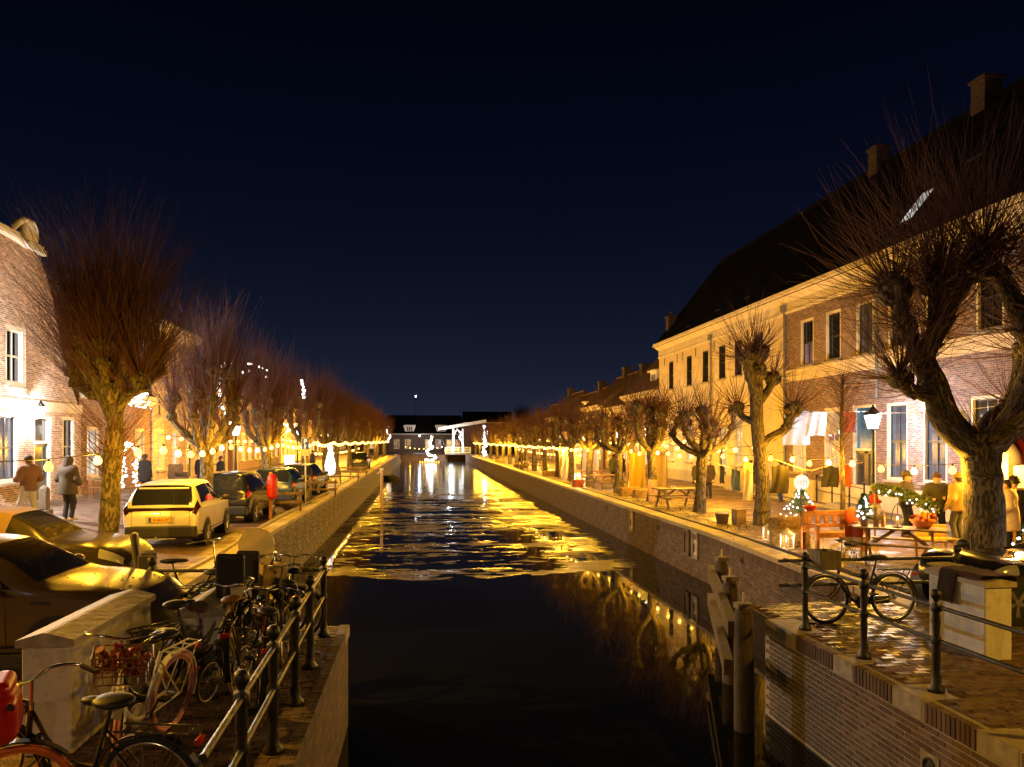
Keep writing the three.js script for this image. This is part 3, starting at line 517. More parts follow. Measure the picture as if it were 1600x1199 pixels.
// right bank: the long brick house and the beige one, under one steep dark roof
{
  const ws = [];
  const up = [[32.5, 'pink', 'dark'], [30.3, 'dark'], [28.0, 'dim'], [25.9, 'dark'], [23.8, 'dark'], [21.4, 'dark'], [19.2, 'dark']];
  for (const [D, lit, top] of up) ws.push({ D, y: 5.95, w: 1.2, h: 2.1, lit, top, mid: D !== 30.3, frame: M.cream });
  for (const [D, lit, top] of [[33.2, 'warm', 'dim'], [30.4, 'warm', 'pink'], [25.95, 'cool'], [23.9, 'cool'], [21.6, 'dim'], [19.3, 'warm']]) ws.push({ D, y: 1.2, w: 1.25, h: 2.8, lit, top, frame: M.cream, sash: D < 27 ? M.sash : M.cream });
  ws.push({ D: 28.05, y: 0.06, w: 1.6, h: 3.95, door: true, lit: 'dim', top: 'blue', leaf: mat([0.12, 0.07, 0.03], 0.4), frame: M.cream });
  const b = house({ name: 'brick_house', label: 'long two storey brick town house with cream cornice and blue transom over its door', side: 1, X: 17, D0: 14, D1: 34.6, eave: 9.5, ridge: 15.6, roof: M.slate, wall: M.houseBrick, windows: ws, cornice: 0.95, bands: [[5.35, 0.55], [-0.3, 1.2, M.beige]], pipes: [{ D: 34.45, y0: 1.2, y1: 8.7 }, { D: 27.05, y0: 4.2, y1: 8.5 }], chimneys: [{ D: 34.2, y: 15.2, h: 1.2, w: 0.7, pot: 0 }, { D: 27.2, y: 15.2, h: 1.2, w: 0.75, pot: 0 }], skylights: [{ D: 26.1, t: 0.27, w: 0.8, l: 1.5, lit: 'white' }, { D: 24.4, t: 0.55, w: 0.8, l: 1.3 }] });
  const ws2 = [];
  for (const D of [51.3, 47.7, 44.85, 42.25, 40.0, 37.4]) ws2.push({ D, y: 6.15, w: 0.95, h: 1.9, lit: 'dark', fw: 0.03, frame: M.sash, mid: false });
  for (const [D, lit] of [[51.3, 'warm'], [47.7, 'white'], [44.85, 'warm'], [40.0, 'warm'], [37.4, 'pink']]) ws2.push({ D, y: 1.25, w: 1.15, h: 2.7, lit, frame: M.cream, sash: M.cream });
  ws2.push({ D: 42.2, y: 0.06, w: 1.3, h: 3.4, door: true, lit: 'warm', leaf: mat([0.02, 0.05, 0.03], 0.4) });
  const be = house({ name: 'beige_house', label: 'beige plastered house with six narrow dark upper windows and deep cornice', side: 1, X: 17, D0: 34.6, D1: 54, eave: 9.5, ridge: 15.6, roof: M.slate, wall: M.beige, windows: ws2, cornice: 1.0, bands: [[-0.3, 1.0, M.stone]], pipes: [{ D: 43.75, y0: 0.3, y1: 8.6 }], skylights: [{ D: 47.6, t: 0.14, w: 0.7, l: 1.1 }, { D: 43.2, t: 0.2, w: 0.8, l: 1.2 }, { D: 39.2, t: 0.2, w: 0.8, l: 1.2 }], chimneys: [{ D: 53.4, y: 10.2, h: 1.2, w: 0.6, z: -0.7 }] });
  // wall anchors, as dark iron bars on the beige front
  for (const D of [52.7, 50, 48.9, 46.5, 43.4, 41.1, 38.8, 36.2]) part(be.g, 'wall_anchor', rbox(0.05, 0.55, 0.03, 0.01, be.lx(D), 8.15, 0.016), M.blackIron);
}
// the row beyond it on the right bank
{
  const rows = [
    [54.02, 63.4, 6.3, 10.4, 'red tiled house with two tall chimneys right behind the beige house', M.redBrick, [[61.9, 9.2, 1.9], [56.0, 9.6, 1.8]], 3.6],
    [63.45, 71.5, 5.6, 9.0, 'low tiled house with one chimney, second beyond the beige house', M.redBrick, [[70.6, 8.4, 1.3]], 3.6],
    [71.55, 80, 6.0, 9.2, 'brick house with warm shop windows, third beyond the beige house', M.darkBrick, [[76, 8.8, 1.1]], 3.6],
    [80.05, 89, 5.2, 8.6, 'plastered house with dim upper windows, fourth beyond the beige house', M.beige, [[88, 8.2, 1.2]], 3.6],
    [89.05, 99, 5.4, 8.4, 'brick house with a plain ridge, fifth beyond the beige house', M.redBrick, [], 3.6],
    [99.05, 110, 5.6, 9.1, 'tall tiled brick house, sixth beyond the beige house', M.darkBrick, [[108, 8.7, 1.2]], 3.8],
    [110.05, 124, 4.6, 8.2, 'long low tiled house, seventh beyond the beige house', M.redBrick, [], 3.8],
    [124.05, 141, 4.4, 7.6, 'last tiled house before the drawbridge on the right bank', M.redBrick, [[139, 7.2, 1.0]], 3.8],
  ];
  const R = rng(31), lits = ['warm', 'dim', 'warm', 'white', 'dark', 'pink'];
  rows.forEach(([D0, D1, eave, ridge, label, wall, ch, ro], i) => {
    const ws = [], n = Math.max(2, Math.round((D1 - D0) / 2.6)), st = (D1 - D0) / n;
    for (let k = 0; k < n; k++) {
      const D = D0 + st * (k + 0.5);
      if (k === (i % n)) ws.push({ D, y: 0.05, w: 1.15, h: 2.9, door: true, lit: 'warm' }); else ws.push({ D, y: 0.8, w: 1.3, h: 2.1, lit: lits[Math.floor(R() * 4)], sash: M.cream });
      if (eave > 5) ws.push({ D, y: 3.55, w: 1.0, h: 1.5, lit: R() < 0.25 ? 'dim' : 'dark', sash: M.cream });
    }
    house({ name: 'row_house', label, side: 1, X: 17 + 0.25 * (i % 2), D0, D1, eave, ridge, ridgeOff: ro, wall, roof: M.roofTile, windows: ws, cornice: i % 2 ? 0.5 : 0.35, chimneys: ch.map(c => ({ D: c[0], y: c[1], h: c[2], w: 0.85 })), dormers: i === 0 || i === 3 ? [{ D: D0 + 3, w: 1.5, h: 1.3, lit: 'dim' }] : [], skylights: [], y: 0 });
  });
}
// left bank: the house with the curved gable, lit white by lamps on its front, the nearer one out of view
{
  const half = [[7.0, -0.3], [7.0, 3.7], [6.45, 4.4], [5.85, 5.2], [5.3, 6.2], [4.9, 7.2], [4.45, 8.2], [3.75, 9.05], [3.75, 9.3], [2.6, 9.3]];
  const top = []; for (let k = 0; k <= 12; k++) { const a = k / 12 * Math.PI; top.push([2.6 * Math.cos(a), 9.3 + 0.12 * Math.sin(a)]); }
  const C = 25.4, outline = [...half.map(q => [C + q[0], q[1]]), ...top.map(q => [C + q[0], q[1]]), ...half.slice().reverse().map(q => [C - q[0], q[1]])];
  const ws = [[27.45, 'dark'], [24.9, 'dim'], [22.3, 'dark']].map(([D, lit]) => ({ D, y: 4.45, w: 1.3, h: 2.0, lit, frame: M.whitePaint, fw: 0.14, sash: M.whitePaint }));
  for (const [D, lit] of [[31.35, 'dim'], [27.0, 'cool'], [24.4, 'warm'], [21.8, 'cool']]) ws.push({ D, y: 1.25, w: D > 30 ? 1.05 : 1.3, h: 2.3, lit, frame: M.whitePaint, fw: 0.12 });
  ws.push({ D: 29.3, y: 0.45, w: 1.25, h: 3.05, door: true, lit: 'dim', top: 'dim', frame: M.whitePaint, leaf: mat([0.02, 0.03, 0.03], 0.4) });
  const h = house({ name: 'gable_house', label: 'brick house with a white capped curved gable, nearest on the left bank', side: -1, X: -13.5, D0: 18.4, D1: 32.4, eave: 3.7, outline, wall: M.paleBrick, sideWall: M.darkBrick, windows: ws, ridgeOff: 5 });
  const g = h.g, lx = h.lx, cx = lx(C), white = M.whitePaint;
  // roof behind the gable, its ridge running back
  const rf = slab([[-7.1, 3.66], [0, 9.0], [7.1, 3.66], [7.1, 3.5], [0, 8.8], [-7.1, 3.5]], 10); tr(rf, cx, 0, -10.35); part(g, 'roof', rf, M.slate);
  // white copings along the curve, and the scroll on top
  const edge = pts => limb(pts.map(q => V(lx(q[0]), q[1] + 0.05, -0.16)), [0.13, 0.13], 6, 3);
  for (const s of [-1, 1]) {
    part(g, 'gable_coping', edge([[C + s * 7.0, 3.7], ...half.slice(2, 8).map(q => [C + s * q[0], q[1]])]), mat([0.3, 0.26, 0.22], 0.7));
    part(g, 'gable_scroll', [rbox(1.35, 0.2, 0.5, 0.04, lx(C + s * 3.3), 9.33, -0.12), rbox(1.05, 0.13, 0.44, 0.04, lx(C + s * 3.3), 9.49, -0.12), tr(new THREE.TorusGeometry(0.36, 0.12, 8, 20), lx(C + s * 3.1), 9.85, -0.05), tr(new THREE.CylinderGeometry(0.3, 0.3, 0.3, 16), lx(C + s * 3.1), 9.85, -0.1, Math.PI / 2), limb([V(lx(C + s * 3.3), 10.2, -0.08), V(lx(C + s * 2.6), 10.15, -0.08), V(lx(C + s * 2.0), 9.75, -0.08)], [0.14, 0.12], 8, 5)], white);
  }
  part(g, 'gable_scroll', [limb(top.map(q => V(lx(C + q[0]), q[1] + 0.08, -0.1)), [0.22, 0.22], 8, 2), box(4.4, 0.22, 0.4, cx, 9.5, -0.1)], white);
  part(g, 'plinth', box(14.02, 0.75, 0.1, 7, 0.1, 0.04), M.stone);
  // white house number board and a pale band under the upper windows
  part(g, 'band', box(14, 0.34, 0.06, 7, 3.86, 0.026), M.cream);
  for (const [D, y, p] of [[28.25, 3.6, 42], [22.9, 4.3, 270]]) {  // the second, nearer lamp is out of view, placed to whiten the gable front
    const lz = D < 24 ? 0.9 : 0.42, ln = part(g, 'gable_front_lamp', [rodp(lx(D), y + 0.15, 0, lx(D), y + 0.15, lz - 0.07, 0.02), lathe([[0.0, 0.3], [0.17, 0.2], [0.02, 0.42]], 6).translate(lx(D), y, lz), rodp(lx(D), y - 0.24, lz, lx(D), y - 0.2, lz, 0.1, 0.1, 6)], M.blackIron);
    part(ln, 'lamp_glass', rodp(lx(D), y - 0.2, lz, lx(D), y + 0.2, lz, 0.09, 0.14, 8), glow(WHITE, 5)); pointLight(g, lx(D), y, lz, WHITE, p, 3);
  }
}
// left bank: the row behind it
{
  const rows = [
    [32.45, 40.5, 4.75, 8.3, 'low brick house with a white dormer beside the gable house', M.redBrick, [], -13.6, [{ D: 35.6, w: 2.2, h: 1.25, lit: 'dark' }]],
    [40.55, 48, 8.7, 11.2, 'tall pale brick house, third from the near end of the left bank', M.paleBrick, [], -13.5, []],
    [48.05, 57, 6.4, 9.8, 'white plastered house with dark window frames on the left bank', M.beige, [[56, 9.2, 1.2]], -13.8, []],
    [57.05, 66, 5.6, 9.0, 'brick house with white lit gutter, fifth on the left bank', M.redBrick, [[58, 8.4, 1.2]], -13.5, []],
    [66.05, 76, 5.2, 8.8, 'brick house with warm shop front, sixth on the left bank', M.darkBrick, [], -13.7, []],
    [76.05, 88, 5.9, 9.4, 'white gabled house with bright ground floor, seventh on the left bank', M.beige, [[86, 9, 1.1]], -13.5, []],
    [88.05, 101, 5.0, 8.4, 'low brick house, eighth on the left bank', M.redBrick, [], -13.7, []],
    [101.05, 118, 5.5, 8.8, 'long brick house, ninth on the left bank', M.darkBrick, [[104, 8.3, 1.2]], -13.5, []],
    [118.05, 140, 4.8, 8.0, 'last tiled house before the canal end on the left bank', M.redBrick, [], -13.6, []],
  ];
  const R = rng(47), lits = ['warm', 'warm', 'white', 'dim'];
  rows.forEach(([D0, D1, eave, ridge, label, wall, ch, X, dormers], i) => {
    const ws = [], n = Math.max(2, Math.round((D1 - D0) / 2.5)), st = (D1 - D0) / n;
    for (let k = 0; k < n; k++) {
      const D = D0 + st * (k + 0.5);
      if (k === ((i + 1) % n)) ws.push({ D, y: 0.45, w: 1.15, h: 2.9, door: true, lit: 'warm' }); else ws.push({ D, y: 1.1, w: 1.25, h: 2.1, lit: lits[Math.floor(R() * 4)], sash: M.cream });
      if (eave > 5) ws.push({ D, y: 3.85, w: 1.0, h: 1.35, lit: R() < 0.35 ? 'dim' : 'dark', sash: M.cream });
      if (eave > 8) ws.push({ D, y: 6.0, w: 1.0, h: 1.5, lit: 'dark', sash: M.cream });
    }
    house({ name: 'row_house', label, side: -1, X, D0, D1, eave, ridge, ridgeOff: 4, wall, roof: M.roofTile, windows: ws, cornice: i % 2 ? 0.6 : 0.4, chimneys: ch.map(c => ({ D: c[0], y: c[1], h: c[2] })), dormers });
  });
}
// houses across the far end of the canal
function endHouse(name, label, x, D, w, eave, ridge, wall, wins, dormers) {
  const g = thing(name, label, 'house', x, 0, -D);
  part(g, 'wall', box(w, eave, 6, 0, eave / 2, -3), wall);
  const pf = [[-0.4, eave - 0.05], [3, ridge], [6.4, eave - 0.05]], rf = tr(slab(pf, w + 0.3), -w / 2 - 0.15, 0, 0, 0, Math.PI / 2); roofUV(rf);
  const r = part(g, 'roof', rf, M.slate);
  for (const dx of dormers) { const d = part(r, 'dormer', [tr(slab([[-1.3, 1.5], [1.3, 1.5], [0.8, 0], [-0.8, 0]].map(q => [q[0] * 1.05, q[1]]), 0.12), dx, eave + 0.25, -0.15), box(2.6, 0.14, 3, dx, eave + 1.8, -1.5)], M.whitePaint); part(d, 'pane', [-0.42, 0, 0.42].map(k => box(0.3, 0.95, 0.02, dx + k, eave + 1.0, 0.0)), LIT.dim); }
  part(g, 'gutter', box(w + 0.2, 0.22, 0.3, 0, eave - 0.1, 0.16), M.whitePaint);
  for (const [wx, lit] of wins) { const f = part(g, 'window', box(1.25, 2.1, 0.1, wx, 1.75, 0.03), M.whitePaint); part(f, 'pane', box(0.95, 1.8, 0.02, wx, 1.75, 0.085), LIT[lit]); part(f, 'sash', [box(0.95, 0.08, 0.03, wx, 1.8, 0.1), box(0.06, 1.8, 0.028, wx, 1.75, 0.1)], M.whitePaint); }
}
endHouse('end_house', 'low house with two flared white dormers across the far end of the canal', 0.6, 170, 16, 4.1, 8.2, M.darkBrick, [[-6.2, 'dim'], [-3.8, 'dim'], [0.6, 'warm'], [2.9, 'pink'], [5.2, 'warm'], [7, 'pink']], [-3.4, 3.5]);
endHouse('end_house', 'dark red brick house behind the raised beams of the drawbridge', 14.3, 168, 10.6, 6.6, 9.0, M.redBrick, [[-2, 'dim']], []);
endHouse('end_house', 'dark house behind the trees left of the far canal end', -11, 169, 7, 4.6, 7.6, M.darkBrick, [[0, 'warm']], []);

// ---------------------------------------------------------------- drawbridge at the far end
{
  const g = thing('drawbridge', 'white wooden drawbridge with tilted balance beams at the far end', 'drawbridge', 0, 0, -146);
  const w = M.whitePaint;
  part(g, 'deck', [box(4.7, 0.28, 4, 6.6, 0.05, 0)], M.greyWood);
  for (const z of [-1.5, 1.5]) {
    part(g, 'portal_post', box(0.34, 4.9, 0.34, z > 0 ? 5.75 : 7.65, 2.4, z > 0 ? 1.6 : -1.6), w);
    part(g, 'balance_beam', bar(V(3.0, 4.75, z * 1.03), V(11.9, 6.25, z * 1.03), 0.34, 0.55), w);
    part(g, 'lifting_chain', rodp(3.2, 4.75, z * 1.03, 4.4, 0.9, z * 1.03, 0.03), M.blackIron);
  }
  part(g, 'crossbeam', [bar(V(11.8, 6.25, -1.6), V(11.8, 6.25, 1.6), 0.3, 0.5), bar(V(5.7, 5.05, 1.6), V(7.65, 5.35, -1.6), 0.3, 0.3)], w);
  part(g, 'brace', [bar(V(7.65, 3.2, -1.55), V(6.6, 4.95, -1.2), 0.2, 0.2), bar(V(5.75, 3.4, 1.6), V(6.5, 4.8, 1.2), 0.2, 0.2)], w);
  for (const z of [1.95, -1.95]) part(g, 'bridge_rail', [0.25, 0.7, 1.15].map(y => bar(V(4.25, y + 0.1, z), V(9, y + 0.1, z), 0.1, 0.12)).concat([4.3, 5.5, 6.7, 7.9, 8.95].map(x => box(0.12, 1.15, 0.12, x, 0.7, z))), mat([0.62, 0.52, 0.2], 0.5));
  const led = part(g, 'led_rope', ledRope([[7.65, 0.4, -1.2], [7.7, 1.6, -1.1], [7.4, 2.6, -1.1], [7.0, 3.2, -1], [7.4, 4.0, -1.0], [6.8, 4.4, -1.1]], 26, 0.11, 3), glow(COOL, 5)); 
  led.userData.kind = 'stuff'; pointLight(g, 5.2, 2.2, 3.2, COOL, 140, 5);  // unseen white light before the bridge, placed to brighten its beams
}
// small lights strung as merged bulbs along a path
function ledRope(pts, n, r, seed, spread = 0.08) {
  const c = new THREE.CatmullRomCurve3(pts.map(p => V(...p)), false, 'centripetal'), R = rng(seed), out = [];
  for (let i = 0; i < n; i++) { const p = c.getPoint((i + 0.5 * R()) / n); out.push(new THREE.OctahedronGeometry(r * (0.7 + 0.5 * R()), 1).translate(p.x + spread * (R() - 0.5), p.y + spread * (R() - 0.5), p.z + spread * (R() - 0.5))); }
  return merge(out);
}
// ---------------------------------------------------------------- trees: pollarded limes
class Twigs {
  constructor() { this.P = []; this.N = []; this.I = []; }
  add(p, dir, len, r, bend, R, seg = 3) {
    const side = V(dir.z, 0, -dir.x); if (side.lengthSq() < 1e-4) side.set(1, 0, 0); side.normalize();
    const up = V().crossVectors(dir, side), w1 = (R() - 0.5) * 0.34 * len, w2 = (R() - 0.5) * 0.34 * len, o = this.P.length / 3;
    for (let i = 0; i <= seg; i++) {
      const t = i / seg, k = Math.sin(t * 3.1), c = p.clone().addScaledVector(dir, len * t).addScaledVector(side, w1 * k * t).addScaledVector(up, w2 * k * t); c.y += bend * t * t * len;
      const rr = r * (1 - 0.82 * t);
      for (let j = 0; j < 3; j++) { const a = j * 2.094, n = side.clone().multiplyScalar(Math.cos(a)).addScaledVector(up, Math.sin(a)); this.P.push(c.x + n.x * rr, c.y + n.y * rr, c.z + n.z * rr); this.N.push(n.x, n.y, n.z); }
    }
    for (let i = 0; i < seg; i++) for (let j = 0; j < 3; j++) { const a = o + i * 3 + j, b = o + i * 3 + (j + 1) % 3; this.I.push(a, b, a + 3, a + 3, b, b + 3); }
  }
  geo() { const g = new THREE.BufferGeometry(); g.setAttribute('position', new THREE.Float32BufferAttribute(this.P, 3)); g.setAttribute('normal', new THREE.Float32BufferAttribute(this.N, 3)); g.setIndex(this.I); return g; }
}
function lump(p, r, seed) {
  const g = new THREE.IcosahedronGeometry(r, 3), q = g.attributes.position, v = V();
  for (let i = 0; i < q.count; i++) { v.fromBufferAttribute(q, i); const d = v.clone().normalize(), k = 0.75 + 0.55 * vnoise(d.x * 2.7 + 9, d.y * 2.7 + d.z * 2.1 + 9, 64, seed) + 0.25 * vnoise(d.x * 7 + 9, d.y * 7 + d.z * 6 + 19, 64, seed + 1); v.multiplyScalar(k); q.setXYZ(i, v.x, v.y * 0.9, v.z); }
  g.computeVertexNormals(); return g.translate(p.x, p.y, p.z);
}
// spec: trunk [points], radii; limbs: [{pts, r, k: [[position along 0..1, knuckle size, twigs]]}]
function buildTree(root, spec) {
  const R = rng(spec.seed), tw = new Twigs();
  const rough = s => (u, l) => 0.10 * (vnoise(u * 9, l * 4.5, 9, s) - 0.5) + 0.20 * (vnoise(u * 4, l * 1.6, 4, s + 1) - 0.5) + 0.07 * (vnoise(u * 14, l * 5, 14, s + 2) - 0.5);
  part(root, 'trunk', limb(spec.trunk.map(p => V(...p)), spec.tr, spec.seg || 14, spec.steps || 8, rough(spec.seed)), M.bark);
  for (const L of spec.limbs) {
    const pts = L.pts.map(p => V(...p)), c = new THREE.CatmullRomCurve3(pts, false, 'centripetal'), gs = [limb(pts, L.r, 9, 6, rough(spec.seed + 7))];
    for (const [t, size, n, len = spec.len] of L.k) {
      const p = c.getPoint(t), d = c.getTangent(t);
      if (size > 0) gs.push(lump(p, size, Math.floor(R() * 900)));
      for (let i = 0; i < n * (spec.density ?? 1); i++) {
        const q = V(R() * 2 - 1, R() * 2 - 1, R() * 2 - 1); if (q.lengthSq() > 1) { i--; continue; } q.normalize();
        const dir = q.multiplyScalar(spec.spread ?? 0.95).addScaledVector(d, 0.35).addScaledVector(UPV, spec.up ?? 0.75).addScaledVector(V(p.x - spec.cx, 0, p.z - spec.cz), spec.out ?? 0.12).normalize();
        if (dir.y < -0.25) dir.y *= 0.4;
        const l = len * (0.45 + 0.75 * R()), s = p.clone().addScaledVector(dir, size * 0.8), r = spec.r0 * (0.7 + 0.6 * R());
        tw.add(s, dir, l, r, (spec.bend ?? 0.08) + 0.16 * R(), R);
        if (R() < (spec.fork ?? 0.5)) { const f = 0.25 + 0.4 * R(), q2 = s.clone().addScaledVector(dir, l * f); tw.add(q2, dir.clone().add(V(R() - 0.5, 0.3 * R(), R() - 0.5).multiplyScalar(0.8)).normalize(), l * (0.8 - f), r * 0.6, 0.1, R, 2); }
      }
    }
    part(root, 'limb', gs, M.bark);
  }
  for (const [y0, y1, n, len] of spec.suckers || []) {   // shoots straight from the trunk
    for (let i = 0; i < n; i++) { const a = R() * 6.283, y = lerp(y0, y1, R()), dir = V(Math.cos(a), 0.35 + 0.9 * R(), Math.sin(a)).normalize(); tw.add(V(spec.cx + 0.2 * Math.cos(a), y, spec.cz + 0.2 * Math.sin(a)), dir, len * (0.4 + 0.7 * R()), spec.r0 * (0.8 + 0.4 * R()), 0.2, R); }
  }
  part(root, 'crown', tw.geo(), M.twig);
  return root;
}
function randomPollard(seed, o) {   // a trunk with a candelabra of limbs, knuckled at their ends
  const R = rng(seed), limbs = [], lean = (R() - 0.5) * 0.3;
  const trunk = [[0, -0.1, 0], [lean * 0.3, o.h * 0.4, 0.05], [lean, o.h, 0]];
  for (let k = 0; k < o.n; k++) {
    const a = k / o.n * 6.283 + R() * 0.6, rad = o.rad * (0.6 + 0.6 * R()), top = o.top * (0.82 + 0.25 * R()), y0 = o.h * (0.86 + 0.12 * R());
    const bx = Math.cos(a) * o.flat, bz = Math.sin(a), mid = 0.55 + 0.25 * R();
    limbs.push({ pts: [[lean, y0, 0], [lean + bx * rad * mid, lerp(y0, top, 0.25), bz * rad * mid], [lean + bx * rad * 1.02, lerp(y0, top, 0.62), bz * rad], [lean + bx * rad * (0.75 + 0.4 * R()), top, bz * rad * 0.9]], r: [0.13, 0.10, 0.085, 0.10], k: [[1, 0.19, o.tw], [0.68, 0.13, Math.round(o.tw * 0.55)], [0.36, 0.11, Math.round(o.tw * 0.3)]] });
  }
  if (o.leader) limbs.push({ pts: [[lean, o.h * 0.95, 0], [lean * 1.5, lerp(o.h, o.leader, 0.5), 0.1], [lean, o.leader, 0]], r: [0.17, 0.14, 0.12], k: [[1, 0.22, o.tw], [0.6, 0.18, Math.round(o.tw * 0.6)], [0.3, 0.15, Math.round(o.tw * 0.4)]] });
  return { seed, trunk, tr: [o.tr * 1.25, o.tr * 0.95, o.tr * 0.95, o.tr], limbs, len: o.len, r0: o.r0 || 0.0085, cx: lean, cz: 0, up: o.up, spread: o.spread, out: o.out, suckers: o.suckers, fork: o.fork, bend: o.bend };
}
const ord = ['first', 'second', 'third', 'fourth', 'fifth', 'sixth', 'seventh', 'eighth', 'ninth', 'tenth', 'eleventh', 'twelfth', 'thirteenth', 'fourteenth', 'fifteenth', 'sixteenth', 'seventeenth', 'eighteenth'];
const LT = [17.0, 24.3, 33.4, 43.8, 52.6, 61, 69.5, 78, 87, 96, 106, 116, 127, 138], RT = [14.54, 23.06, 27.45, 32.6, 37.97, 43.8, 49.5, 54.6, 60, 66, 72, 78.5, 85, 92, 100, 109, 119, 130, 140];
const rtX = i => [11.44, 10.57, 10.18, 9.92, 9.79][i] ?? 9.65;
